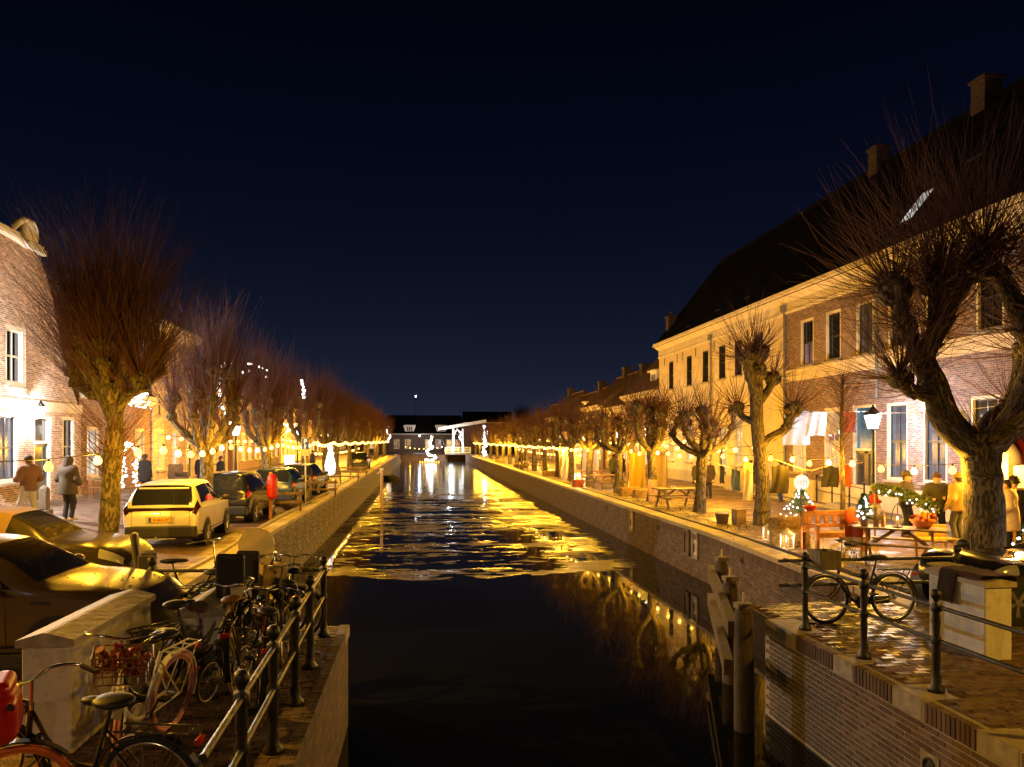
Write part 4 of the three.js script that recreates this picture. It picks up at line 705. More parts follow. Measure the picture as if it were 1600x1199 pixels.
{
  // left bank, nearest: a broad dense head on a straight trunk
  const g1 = thing('lime_tree', 'pollarded lime with the widest dark crown, nearest on the left bank', 'tree', -6.48, 0, -17.0, 0, 'pollarded limes along the left quay');
  const limbs = [], R = rng(101);
  const ends = [[-0.55, 4.9, 0.3], [-0.4, 5.3, 0.5], [0.45, 5.1, 0.4], [0.8, 4.5, -0.3], [0.2, 5.5, -0.5], [-0.25, 5.0, -0.6], [0.1, 4.6, 0.7], [-0.85, 4.1, -0.4], [0.75, 3.9, 0.4]];
  for (const e of ends) limbs.push({ pts: [[0.06, 2.9 + 0.6 * R(), 0], [e[0] * 0.45, lerp(3.4, e[1], 0.25), e[2] * 0.45], [e[0], lerp(3.4, e[1], 0.65), e[2]], e], r: [0.13, 0.10, 0.085, 0.10], k: [[1, 0.19, 150, 2.0], [0.7, 0.14, 95, 1.8], [0.4, 0.1, 55, 1.5]] });
  limbs.push({ pts: [[0.06, 2.6, 0], [0.12, 3.9, 0.05], [0.05, 5.2, 0]], r: [0.18, 0.15, 0.12], k: [[1, 0.24, 190, 2.2], [0.6, 0.18, 90, 2.0]] });
  buildTree(g1, { seed: 101, trunk: [[-0.1, -0.1, 0], [-0.07, 0.5, 0], [0, 1.6, 0.02], [0.08, 2.9, 0]], tr: [0.29, 0.205, 0.185, 0.19], seg: 20, steps: 10, limbs, len: 2.3, r0: 0.007, cx: 0, cz: 0, up: 0.85, spread: 0.9, out: 0.1, density: 0.72, suckers: [[1.9, 3.0, 130, 1.3]], fork: 0.7 });
  const protoL = [], names = ['pollarded lime with upright reddish twigs, second from the near end of the left bank'];
  LT.slice(1).forEach((D, i) => {
    const label = i === 0 ? names[0] : `pollarded lime, ${ord[i + 1]} from the near end of the left bank`, group = 'pollarded limes along the left quay';
    const s = i % 3;
    if (!protoL[s]) {
      const g = protoL[s] = thing('lime_tree', label, 'tree', -6.5, 0, -D, s * 1.1, group);
      buildTree(g, randomPollard(201 + s, { h: 2.5, n: 7, rad: [0.9, 0.78, 0.85][s], top: 4.5, tr: 0.20, tw: 80, len: 1.9, flat: 1, leader: 4.9, up: 1.15, spread: 0.8, out: 0.12, suckers: [[2.0, 2.8, 50, 1.1]], r0: 0.008 }));
    } else copyOf(protoL[s], label, -6.5 + 0.15 * Math.sin(i * 3), 0, -D, i * 1.3, group);
  });
  // right bank, nearest: huge bent limbs
  const g2 = thing('lime_tree', 'old pollarded lime with thick crooked limbs, nearest on the right bank', 'tree', 11.44, 0, -14.54, 0, 'pollarded limes along the right quay');
  const b = (x, y, z = 0) => [x - 11.44, y, z];
  buildTree(g2, { seed: 301, trunk: [b(11.46, -0.1), b(11.44, 0.4), b(11.40, 1.6), b(11.38, 2.35, 0.03), b(11.42, 2.75, 0)], tr: [0.47, 0.37, 0.35, 0.37, 0.44], seg: 28, steps: 10, len: 2.2, r0: 0.0105, cx: 0, cz: 0, up: 0.45, spread: 1.1, out: 0.16, fork: 0.4, bend: 0.18, density: 0.62, suckers: [[2.3, 2.9, 70, 1.3]],
    limbs: [
      { pts: [b(11.25, 2.45), b(10.6, 2.78, 0.2), b(10.17, 3.14, 0.35), b(9.96, 3.66, 0.4), b(9.75, 4.3, 0.35), b(9.55, 4.82, 0.3), b(9.34, 5.65, 0.2)], r: [0.27, 0.21, 0.19, 0.16, 0.15, 0.14, 0.18], k: [[1, 0.3, 190, 2.1], [0.86, 0.2, 90, 1.7], [0.62, 0.16, 40, 1.3]] },
      { pts: [b(9.78, 4.2, 0.35), b(9.95, 4.8, 0.5), b(10.03, 5.7, 0.55)], r: [0.14, 0.13, 0.17], k: [[1, 0.28, 180, 2.3], [0.6, 0.15, 60, 1.6]] },
      { pts: [b(10.0, 3.5, 0.4), b(9.7, 3.56, 0.5), b(9.48, 3.62, 0.55), b(9.2, 3.85, 0.6)], r: [0.14, 0.12, 0.12, 0.15], k: [[1, 0.2, 130, 1.7], [0.6, 0.14, 50, 1.4]] },
      { pts: [b(11.3, 2.5, -0.1), b(10.9, 3.15, -0.3), b(10.73, 3.8, -0.4), b(10.42, 4.5, -0.45), b(10.85, 5.15, -0.4), b(10.73, 6.15, -0.35)], r: [0.24, 0.2, 0.18, 0.2, 0.17, 0.2], k: [[1, 0.3, 210, 2.5], [0.62, 0.27, 90, 1.7], [0.8, 0.18, 70, 1.9]] },
      { pts: [b(10.8, 5.2, -0.4), b(11.2, 6.0, -0.2), b(11.5, 6.6, -0.1)], r: [0.16, 0.14, 0.18], k: [[1, 0.27, 200, 2.5], [0.5, 0.16, 60, 2]] },
      { pts: [b(11.55, 2.55, 0.05), b(11.95, 3.2, 0.2), b(12.3, 4.3, 0.3), b(11.95, 5.1, 0.35), b(11.6, 6.0, 0.2), b(11.3, 6.2, 0.1)], r: [0.28, 0.24, 0.22, 0.2, 0.18, 0.2], k: [[1, 0.28, 170, 2.3], [0.55, 0.2, 80, 1.8], [0.8, 0.18, 80, 2.1]] },
      { pts: [b(12.2, 4.0, 0.3), b(12.7, 4.8, 0.2), b(12.75, 6.0, 0.1)], r: [0.2, 0.17, 0.2], k: [[1, 0.3, 220, 2.5], [0.5, 0.18, 80, 1.9]] },
      { pts: [b(11.6, 2.5, -0.3), b(12.2, 3.0, -0.9), b(13.0, 3.5, -1.2), b(13.4, 4.6, -1.2)], r: [0.24, 0.19, 0.16, 0.18], k: [[1, 0.26, 170, 2.3], [0.66, 0.16, 60, 1.6]] },
      { pts: [b(11.4, 2.6, 0.3), b(11.6, 3.1, 1.0), b(11.9, 3.8, 1.4), b(11.7, 5.0, 1.5)], r: [0.22, 0.18, 0.16, 0.18], k: [[1, 0.26, 150, 2.2], [0.66, 0.16, 50, 1.6]] },
    ] });
  // right bank, second: slim and tall with a club head and one low arm
  const g3 = thing('lime_tree', 'tall slim pollarded lime with a knobbly club head, second on the right bank', 'tree', 10.57, 0, -23.06, 0, 'pollarded limes along the right quay');
  buildTree(g3, { seed: 401, trunk: [[0.0, -0.1, 0], [0.02, 1, 0], [-0.05, 2.1, 0], [-0.2, 3.1, 0.1], [-0.22, 4.4, 0.05]], tr: [0.32, 0.235, 0.21, 0.21, 0.20], seg: 16, limbs: [
    { pts: [[-0.2, 4.2, 0.05], [-0.25, 4.8, 0], [-0.2, 5.35, 0]], r: [0.22, 0.23, 0.26], k: [[1, 0.34, 150, 1.35], [0.5, 0.3, 60, 1.2]] },
    { pts: [[-0.2, 4.0, 0.1], [-0.5, 4.7, 0.2], [-0.6, 5.2, 0.25]], r: [0.16, 0.13, 0.16], k: [[1, 0.24, 90, 1.3]] },
    { pts: [[-0.15, 3.8, 0], [0.3, 4.3, -0.1], [0.42, 4.6, -0.1]], r: [0.15, 0.12, 0.14], k: [[1, 0.22, 80, 1.25]] },
    { pts: [[-0.1, 2.5, 0], [0.3, 2.75, 0.1], [0.7, 3.0, 0.15], [0.95, 3.6, 0.15]], r: [0.17, 0.14, 0.13, 0.15], k: [[1, 0.24, 120, 1.3], [0.7, 0.14, 30, 0.9]] },
    { pts: [[-0.15, 3.2, 0], [-0.5, 3.4, -0.3], [-0.6, 3.7, -0.4]], r: [0.12, 0.1, 0.12], k: [[1, 0.17, 60, 1.1]] },
  ], len: 1.35, r0: 0.0098, cx: -0.1, cz: 0, up: 0.4, spread: 1.1, out: 0.25, density: 0.75, bend: 0.14, suckers: [[1.6, 3.0, 25, 0.7]], fork: 0.4 });
  // right bank, third and beyond: candelabra heads with shorter twigs
  const protoR = [];
  RT.slice(2).forEach((D, i) => {
    const label = i === 0 ? 'pollarded lime with a low candelabra of knuckles beside the picnic table' : `pollarded lime, ${ord[i + 2]} from the near end of the right bank`, group = 'pollarded limes along the right quay', s = i % 3;
    if (!protoR[s]) { const g = protoR[s] = thing('lime_tree', label, 'tree', rtX(i + 2), 0, -D, s, group); buildTree(g, randomPollard(501 + s, { h: 2.3, n: 6, rad: [1.0, 0.85, 1.1][s], top: [3.5, 3.9, 3.7][s], tr: 0.20, tw: 36, len: 1.35, flat: 1, leader: [3.7, 4.0, 3.6][s], up: 0.5, spread: 1.05, out: 0.2, r0: 0.0105, bend: 0.15 })); }
    else copyOf(protoR[s], label, rtX(i + 2), 0, -D, i * 1.7, group);
  });
  // the young thin tree with its stake
  const y = thing('young_tree', 'young thin tree with sparse twigs behind the orange bench', 'tree', 11.07, 0, -19.27);
  const R3 = rng(61), tw = new Twigs();
  part(y, 'trunk', limb([V(0, -0.05, 0), V(0.02, 1.5, 0), V(-0.02, 3.2, 0), V(0.03, 4.4, 0)], [0.075, 0.06, 0.045, 0.02], 10, 6, (u, l) => 0.12 * (vnoise(u * 6, l * 4, 6, 3) - 0.5)), M.bark);
  for (let i = 0; i < 170; i++) { const yy = 2.2 + 2.1 * R3(), a = R3() * 6.28; tw.add(V(0, yy, 0), V(Math.cos(a), 0.5 + R3(), Math.sin(a)).normalize(), (0.4 + 0.9 * R3()) * (1.2 - 0.15 * (yy - 2.2)), 0.007, 0.12, R3); }
  part(y, 'crown', tw.geo(), M.twig);
  // dark tree tops far beyond the canal end
  for (const [x, D, s, label] of [[-14, 190, 1.5, 'dark bare tree far beyond the left end of the canal'], [24, 186, 1.7, 'dark bare tree far beyond the right end of the canal'], [-4, 205, 1.35, 'distant bare tree beyond the low house with white dormers']]) { const c = copyOf(protoL[0], label, x, 0, -D, 1, null); c.scale.setScalar(s); delete c.userData.group; }
}

// ---------------------------------------------------------------- strings of amber bulbs from tree to tree
const bulbMats = [6, 3.4, 8.5, 4.6].map(k => glow(new THREE.Color().setRGB(1, 0.5, 0.04 + 0.012 * k), k, 0.8)), bulbGeo = lathe([[0.0, -0.075], [0.03, -0.068], [0.046, -0.04], [0.044, -0.01], [0.022, 0.03], [0.018, 0.035], [0, 0.035]].map(q => [q[0] * 1.55, q[1] * 1.55]), 14), socketGeo = tr(new THREE.CylinderGeometry(0.02, 0.024, 0.06, 8), 0, 0.075, 0), bulbFar = new THREE.IcosahedronGeometry(0.1, 2);
function festoon(label, a, b, n, sag, lightEvery, power, group, far) {
  const g = thing('bulb_string', label, 'string lights', a[0], a[1], -a[2], 0, group);
  const pts = []; for (let i = 0; i <= 10; i++) { const t = i / 10; pts.push(V(lerp(0, b[0] - a[0], t), lerp(0, b[1] - a[1], t) - sag * 4 * t * (1 - t), -lerp(0, b[2] - a[2], t))); }
  part(g, 'cable', limb(pts, [far ? 0.012 : 0.009, far ? 0.012 : 0.009], 5, 2), M.blackPlastic);
  const c = new THREE.CatmullRomCurve3(pts);
  for (let i = 0; i < n; i++) {
    const p = c.getPoint((i + 0.5) / n); p.y -= 0.1;
    const bl = part(g, 'bulb', far ? bulbFar : bulbGeo, bulbMats[(i * 7 + Math.round(a[2] * 3)) % 4]); bl.position.copy(p);
    if (!far) part(bl, 'socket', socketGeo, M.blackPlastic);
    if (i % lightEvery === Math.floor(lightEvery / 2)) pointLight(g, p.x, p.y - 0.02, p.z, AMBER, power * lightEvery, 2.2);
  }
}
{
  const LP = [[-6.45, 2.35, 11.4], ...LT.map((D, i) => [i ? -5.95 : -5.6, 2.62 - 0.004 * i, D])], RP = [...RT.slice(0, 1).map(() => [10.95, 2.22, 14.2]), [11.0, 2.25, 19.3], ...RT.slice(1).map((D, i) => [rtX(i + 1) + (i === 0 ? 0.75 : i < 4 ? 0.5 : -0.4), 2.28, D])];
  for (let i = 0; i < LP.length - 1; i++) { const a = LP[i], b = LP[i + 1], L = b[2] - a[2]; festoon(i ? `string of amber bulbs from the ${ord[i - 1]} to the ${ord[i]} lime on the left bank` : 'string of amber bulbs in front of the nearest left lime', a, b, i ? Math.round(L / 1.25) : 4, i ? 0.2 : 0.12, a[2] < 42 ? 1 : 3, 9, 'amber bulb strings', a[2] > 42); }
  for (let i = 0; i < RP.length - 1; i++) { const a = RP[i], b = RP[i + 1], L = b[2] - a[2]; festoon(i === 0 ? 'string of amber bulbs from the big crooked lime to the young tree' : i === 1 ? 'string of amber bulbs from the young tree to the second right lime' : `string of amber bulbs from the ${ord[i - 1]} to the ${ord[i]} lime on the right bank`, a, b, Math.round(L / 1.35), 0.16, a[2] < 42 ? 1 : 3, 17, 'amber bulb strings', a[2] > 42); }
  // more strings along the house fronts, farther away
  [[-11.6, 2.9, 36, 62, 0.25], [-11.4, 2.8, 64, 98, 0.3], [-10.8, 3.3, 84, 136, 0.4], [-8.2, 1.7, 60, 100, 0.2]].forEach((q, i) => festoon(['string of amber bulbs along the white house fronts on the left bank', 'string of amber bulbs along the farther house fronts on the left bank', 'high string of amber bulbs near the far end of the left bank', 'low string of amber bulbs over the terraces of the left bank'][i], [q[0], q[1], q[2]], [q[0] + 0.2, q[1], q[3]], Math.round((q[3] - q[2]) / 1.9), q[4], 5, 11, null, true));
  [[12.5, 2.5, 27, 40, 0.22], [13.6, 2.7, 38, 60, 0.25], [13.8, 2.9, 62, 96, 0.3], [13.0, 3.4, 80, 136, 0.4], [11.8, 1.6, 56, 98, 0.2]].forEach((q, i) => festoon(['string of amber bulbs between the third lime and the beige house', 'string of amber bulbs before the stalls beside the beige house', 'string of amber bulbs along the tiled houses on the right bank', 'high string of amber bulbs near the drawbridge on the right bank', 'low string of amber bulbs over the far tables of the right bank'][i], [q[0], q[1], q[2]], [q[0] + 0.2, q[1], q[3]], Math.round((q[3] - q[2]) / 1.9), q[4], 5, 11, null, true));
  // the bridge end
  festoon('string of amber bulbs along the far end of the canal, left of the drawbridge', [-3.5, 1.6, 143.8], [4.0, 1.6, 143.9], 9, 0.5, 3, 12, null, true);
}

// ---------------------------------------------------------------- street lamps
const lampGlassCool = glow(COOL, 7), lampGlassWhite = glow(WHITE, 7);
function streetLamp(label, x, D, h, cool, power, group, y = 0) {
  const g = thing('street_lamp', label, 'street lamp', x, y, -D, 0, group), iron = mat([0.02, 0.03, 0.022], 0.4);
  part(g, 'post', lathe([[0, 0], [0.17, 0], [0.17, 0.1], [0.13, 0.16], [0.12, 0.75], [0.15, 0.8], [0.13, 0.88], [0.075, 0.96], [0.06, 1.4], [0.075, 1.45], [0.055, 1.5], [0.045, h - 0.45], [0.07, h - 0.42], [0.04, h - 0.36], [0.03, h - 0.28], [0, h - 0.28]], 14), iron);
  const head = part(g, 'lantern', [...[0, 1, 2, 3].map(i => { const a = i * Math.PI / 2 + Math.PI / 4; return rodp(0.16 * Math.cos(a), h - 0.28, 0.16 * Math.sin(a), 0.29 * Math.cos(a), h + 0.2, 0.29 * Math.sin(a), 0.012); }), tr(new THREE.CylinderGeometry(0.10, 0.32, 0.2, 4, 1), 0, h + 0.31, 0, 0, Math.PI / 4), tr(new THREE.CylinderGeometry(0.05, 0.1, 0.08, 8), 0, h + 0.45, 0), ball(0.04, 0, h + 0.52, 0), tr(new THREE.CylinderGeometry(0.17, 0.14, 0.04, 4), 0, h - 0.29, 0, 0, Math.PI / 4)], iron);
  part(head, 'lamp_glass', tr(new THREE.CylinderGeometry(0.27, 0.155, 0.44, 4, 1), 0, h - 0.04, 0, 0, Math.PI / 4), cool ? lampGlassCool : lampGlassWhite);
  if (power) pointLight(g, 0, h - 0.04, 0, cool ? COOL : WHITE, power, 6);
}
streetLamp('street lamp with a white lantern in front of the brick house door', 15.19, 24.52, 3.3, true, 72, null);
[[13, 49.9], [13, 62], [13, 73], [13, 88], [13, 106]].forEach(([x, D], i) => streetLamp(`white street lamp on the right bank, ${ord[i + 1]} from the camera`, x, D, 3.0, false, i < 3 ? 15 : 22, 'street lamps on the right bank'));
[[-9.2, 39.5], [-9.2, 58.5], [-9.2, 78], [-9.2, 100]].forEach(([x, D], i) => streetLamp(`white street lamp on the left bank, ${ord[i]} from the camera`, x, D, 3.1, i === 1, 18, 'street lamps on the left bank', 0.05));
streetLamp('tall white street lamp standing above the low house at the canal end', -1.5, 176, 12.6, true, 0, null);
streetLamp('white lamp in front of the low house at the canal end', -0.6, 165, 3.6, true, 35, null);
// unseen lamps out of view, placed to light the near cars, blocks and railings
for (const [x, y, z, p, label, col] of [[9.6, 3.5, -4.2, 80, 'unseen amber lamp outside the picture, lighting the right foreground', SODIUM], [-8.6, 4.5, -9.0, 270, 'unseen amber lamp left of the picture, lighting the cars and parapet block', SODIUM], [-6.5, 4.6, 3.2, 44, 'unseen pale lamp behind the camera, lighting the foreground blocks', WARM]]) {
  const g = thing('unseen_lamp', label, 'street lamp', x, 0, z);
  part(g, 'post', rodp(0, 0, 0, 0, y + 0.3, 0, 0.09, 0.05, 12).translate(0.36, 0, 0), M.blackIron);
  part(g, 'lamp_shade', [lathe([[0, y + 0.25], [0.12, y + 0.22], [0.30, y + 0.02], [0.31, y], [0.05, y + 0.2]], 16), rodp(0, y + 0.25, 0, 0.36, y + 0.25, 0, 0.02)], M.blackIron);  // shade of the unseen lamp, shaped to hold light off the limbs above
  part(g, 'lamp_bulb', ball(0.1, 0, y + 0.03, 0, 14, 10), glow(col, 12)); pointLight(g, 0, y + 0.03, 0, col, p, 4);
}
// ---------------------------------------------------------------- railings of the near bridge
function railPost(x, D, h = 1.0) {
  return lathe([[0, 0], [0.085, 0], [0.085, 0.05], [0.05, 0.09], [0.05, 0.17], [0.036, 0.2], [0.040, 0.3], [0.043, 0.42], [0.036, 0.5], [0.05, 0.52], [0.05, 0.57], [0.034, 0.6], [0.044, 0.75], [0.034, 0.84], [0.055, 0.86], [0.055, 0.93], [0.024, 0.95], [0.03, 0.975], [0.05, 1.0], [0.056, 1.03], [0.05, 1.065], [0.028, 1.088], [0, 1.092]].map(q => [q[0], q[1] * h]), 14).translate(x, 0, -D);
}
function railing(label, posts, rails) {
  const g = thing('bridge_railing', label, 'railing', 0, 0, 0);
  for (const [x, D] of posts) part(g, 'post', railPost(x, D), M.blackIron);
  for (const r of rails) part(g, 'rail', rodp(r[0], r[2], -r[1], r[3], r[2], -r[4], 0.024, 0.024, 10), M.blackIron);
  return g;
}
railing('black iron railing with ball finials on the right wing wall', [[5.30, 10.18], [5.31, 8.76], [5.36, 7.51], [5.4, 6.2], [5.45, 4.9], [7.9, 10.6]], [[5.28, 10.75, 0.90, 5.46, 4.9], [5.28, 10.75, 0.545, 5.46, 4.9], [5.12, 10.62, 0.90, 7.9, 10.62], [5.12, 10.62, 0.545, 7.9, 10.62]]);
railing('black iron railing with ball finials on the left wing wall', [[-1.32, 10.57], [-1.29, 9.1], [-1.26, 7.87], [-1.25, 6.68], [-1.22, 5.4], [-2.0, 10.75], [-3.6, 10.78]], [[-1.32, 10.57, 0.90, -1.2, 4.4], [-1.32, 10.57, 0.545, -1.2, 4.4], [-1.32, 10.6, 0.90, -3.7, 10.79], [-1.32, 10.6, 0.545, -3.7, 10.79]]);

// ---------------------------------------------------------------- rendered end blocks
function endBlock(name, label, w, d, h, x, D, turn, cap) {
  const g = thing(name, label, 'parapet block', x, 0, -D, turn);
  part(g, 'base', [rbox(w, h - 0.08, d, 0.02, 0, (h - 0.08) / 2, 0)], M.render);
  const c = slab([[-w / 2 - 0.035, 0], [w / 2 + 0.035, 0], [w / 2 + 0.035, 0.06], [0.02, 0.06 + cap], [-0.02, 0.06 + cap], [-w / 2 - 0.035, 0.06]], d + 0.07).translate(0, h - 0.08, -d / 2 - 0.035);
  part(g, 'cap', c, M.stone);
  return g;
}
endBlock('parapet_block', 'large white rendered parapet block with weathered cap beside the grey car', 0.40, 1.85, 1.0, -3.12, 7.78, -0.01, 0.06);
endBlock('parapet_block', 'small grey parapet block with ridged cap between the bicycles', 0.46, 0.75, 0.80, -2.42, 9.14, 0.02, 0.12);
endBlock('parapet_block', 'white rendered parapet block covered with rugs on the right bank', 0.36, 1.0, 0.97, 6.84, 8.97, 0.02, 0.03);
// rugs thrown over the right block
function drape(name, label, m, x, D, y, half, wide, drops, seed, turn = 0, cat = 'rug') {
  const g = new THREE.PlaneGeometry(1, 1, 40, 16), p = g.attributes.position, R = seed;
  for (let i = 0; i < p.count; i++) {
    const s = (p.getX(i) + 0.5) * (2 * half + drops[0] + drops[1]) - drops[0] - half, w = p.getY(i) * wide, fold = 0.018 * Math.sin(w * 23 + s * 7 + R) + 0.02 * (vnoise(s * 6 + 20, w * 6 + 20, 64, R) - 0.5), t = clamp(s, -half, half), over = Math.abs(s) - half;
    const r = 0.03; let X = t, Y = y;
    if (over > 0) { X = Math.sign(s) * (half + r * Math.min(1, over / 0.05) + (over > 0.05 ? 0.3 * Math.abs(fold) + fold * 0.5 : 0)); Y = y - Math.max(0, over - 0.02); } else Y += 0.004 + Math.abs(fold) * 0.5;
    p.setXYZ(i, X, Y, w + 0.02 * Math.sin(s * 9 + R));
  }
  const solid = merge([uvBox(g.clone().toNonIndexed()), uvBox(g.clone().translate(0, 0.012, 0).toNonIndexed())]); solid.computeVertexNormals();
  const o = part(scene, name, solid, m); o.position.set(x, 0, -D); o.rotation.y = turn; return tag(o, label, cat);
}
drape('fur_rug', 'dark brown fur rug hanging down the front of the white block', mat([0.05, 0.028, 0.018], 0.95, { ...T.wool, bumpScale: 0.02 }), 6.84, 9.05, 1.0, 0.21, 0.3, [0.42, 0.2], 3);
drape('fur_rug', 'reddish brown blanket folded over the near end of the white block', mat([0.11, 0.045, 0.025], 0.95, { ...T.wool, bumpScale: 0.02 }), 6.85, 8.68, 1.005, 0.2, 0.42, [0.05, 0.16], 8);
drape('cushion_cover', 'bright yellow cloth on the far end of the white block', mat([0.55, 0.42, 0.08], 0.9, { ...T.wool, bumpScale: 0.006 }), 6.84, 9.38, 1.0, 0.17, 0.3, [0.02, 0.02], 5, 0, 'cloth');

// ---------------------------------------------------------------- mooring piles with two fender beams
{
  const g = thing('mooring_pile', 'timber guide fender of three square piles and two beams in the canal', 'fender', 0, 0, 0); g.name = 'timber_fender';
  const pts = [[5.81, 14.45], [5.11, 12.35], [4.46, 10.31]];
  pts.forEach(([x, D], i) => {
    const pile = part(g, 'pile', [limb([V(x, -3, -D), V(x + 0.01, -1.2, -D), V(x, 0, -D), V(x, 0.2, -D), V(x, 0.30, -D)], [0.145, 0.14, 0.135, 0.13, 0.10], 14, 4, (u, l) => 0.07 * (vnoise(u * 9, l * 2, 9, 4 + i) - 0.5) + 0.04 * (vnoise(u * 20, l * 3, 20, 9) - 0.5))], M.pile);
    part(pile, 'pile_cap', [rbox(0.23, 0.075, 0.2, 0.012, x, 0.335, -D)], mat([0.55, 0.5, 0.42], 0.7, { map: T.stone.map }));
    part(pile, 'pin', rodp(x, 0.38, -D, x, 0.52, -D, 0.022, 0.018, 8), M.cream);
  });
  const dir = V(-0.31, 0, 0.95);
  for (const [y, e] of [[0.0, 0.25], [-0.58, 0.1]]) part(g, 'fender_beam', bar(V(5.58 + 0.25, y, -15.1), V(4.38 - 0.06, y, -10.6 + e), 0.13, 0.22), M.pile);
}
// white pole standing in the water with a rail to the left wall
{
  const g = thing('mooring_pole', 'pale pole standing in the canal near the left wall', 'pole', -2.35, -1.4, -45.2);
  part(g, 'post', [rodp(0, -1, 0, 0, 2.35, 0, 0.09, 0.085, 10)], mat([0.5, 0.38, 0.34], 0.6)); part(g, 'bracket', [rodp(0, 2.3, 0, 0.0, 2.42, 0, 0.12, 0.1, 8), rodp(0, 2.3, 0, -0.25, 2.1, 0.1, 0.03)], M.whitePaint);
  part(g, 'rail', rodp(0, 1.35, 0, -1.75, 1.32, 0, 0.03), M.steel);
}

// ---------------------------------------------------------------- bicycles
const tyreG = new THREE.TorusGeometry(0.33, 0.021, 8, 36), rimG = new THREE.TorusGeometry(0.305, 0.013, 6, 36);
const spokesG = (() => { const o = []; for (let i = 0; i < 18; i++) { const a = i / 18 * 6.283, b = a + (i % 2 ? 0.5 : -0.5); o.push(rodp(0.028 * Math.cos(b), 0.028 * Math.sin(b), i % 2 ? 0.025 : -0.025, 0.3 * Math.cos(a), 0.3 * Math.sin(a), 0, 0.0017, 0.0017, 3)); } o.push(tr(new THREE.CylinderGeometry(0.03, 0.03, 0.07, 10), 0, 0, 0, Math.PI / 2)); return merge(o); })();
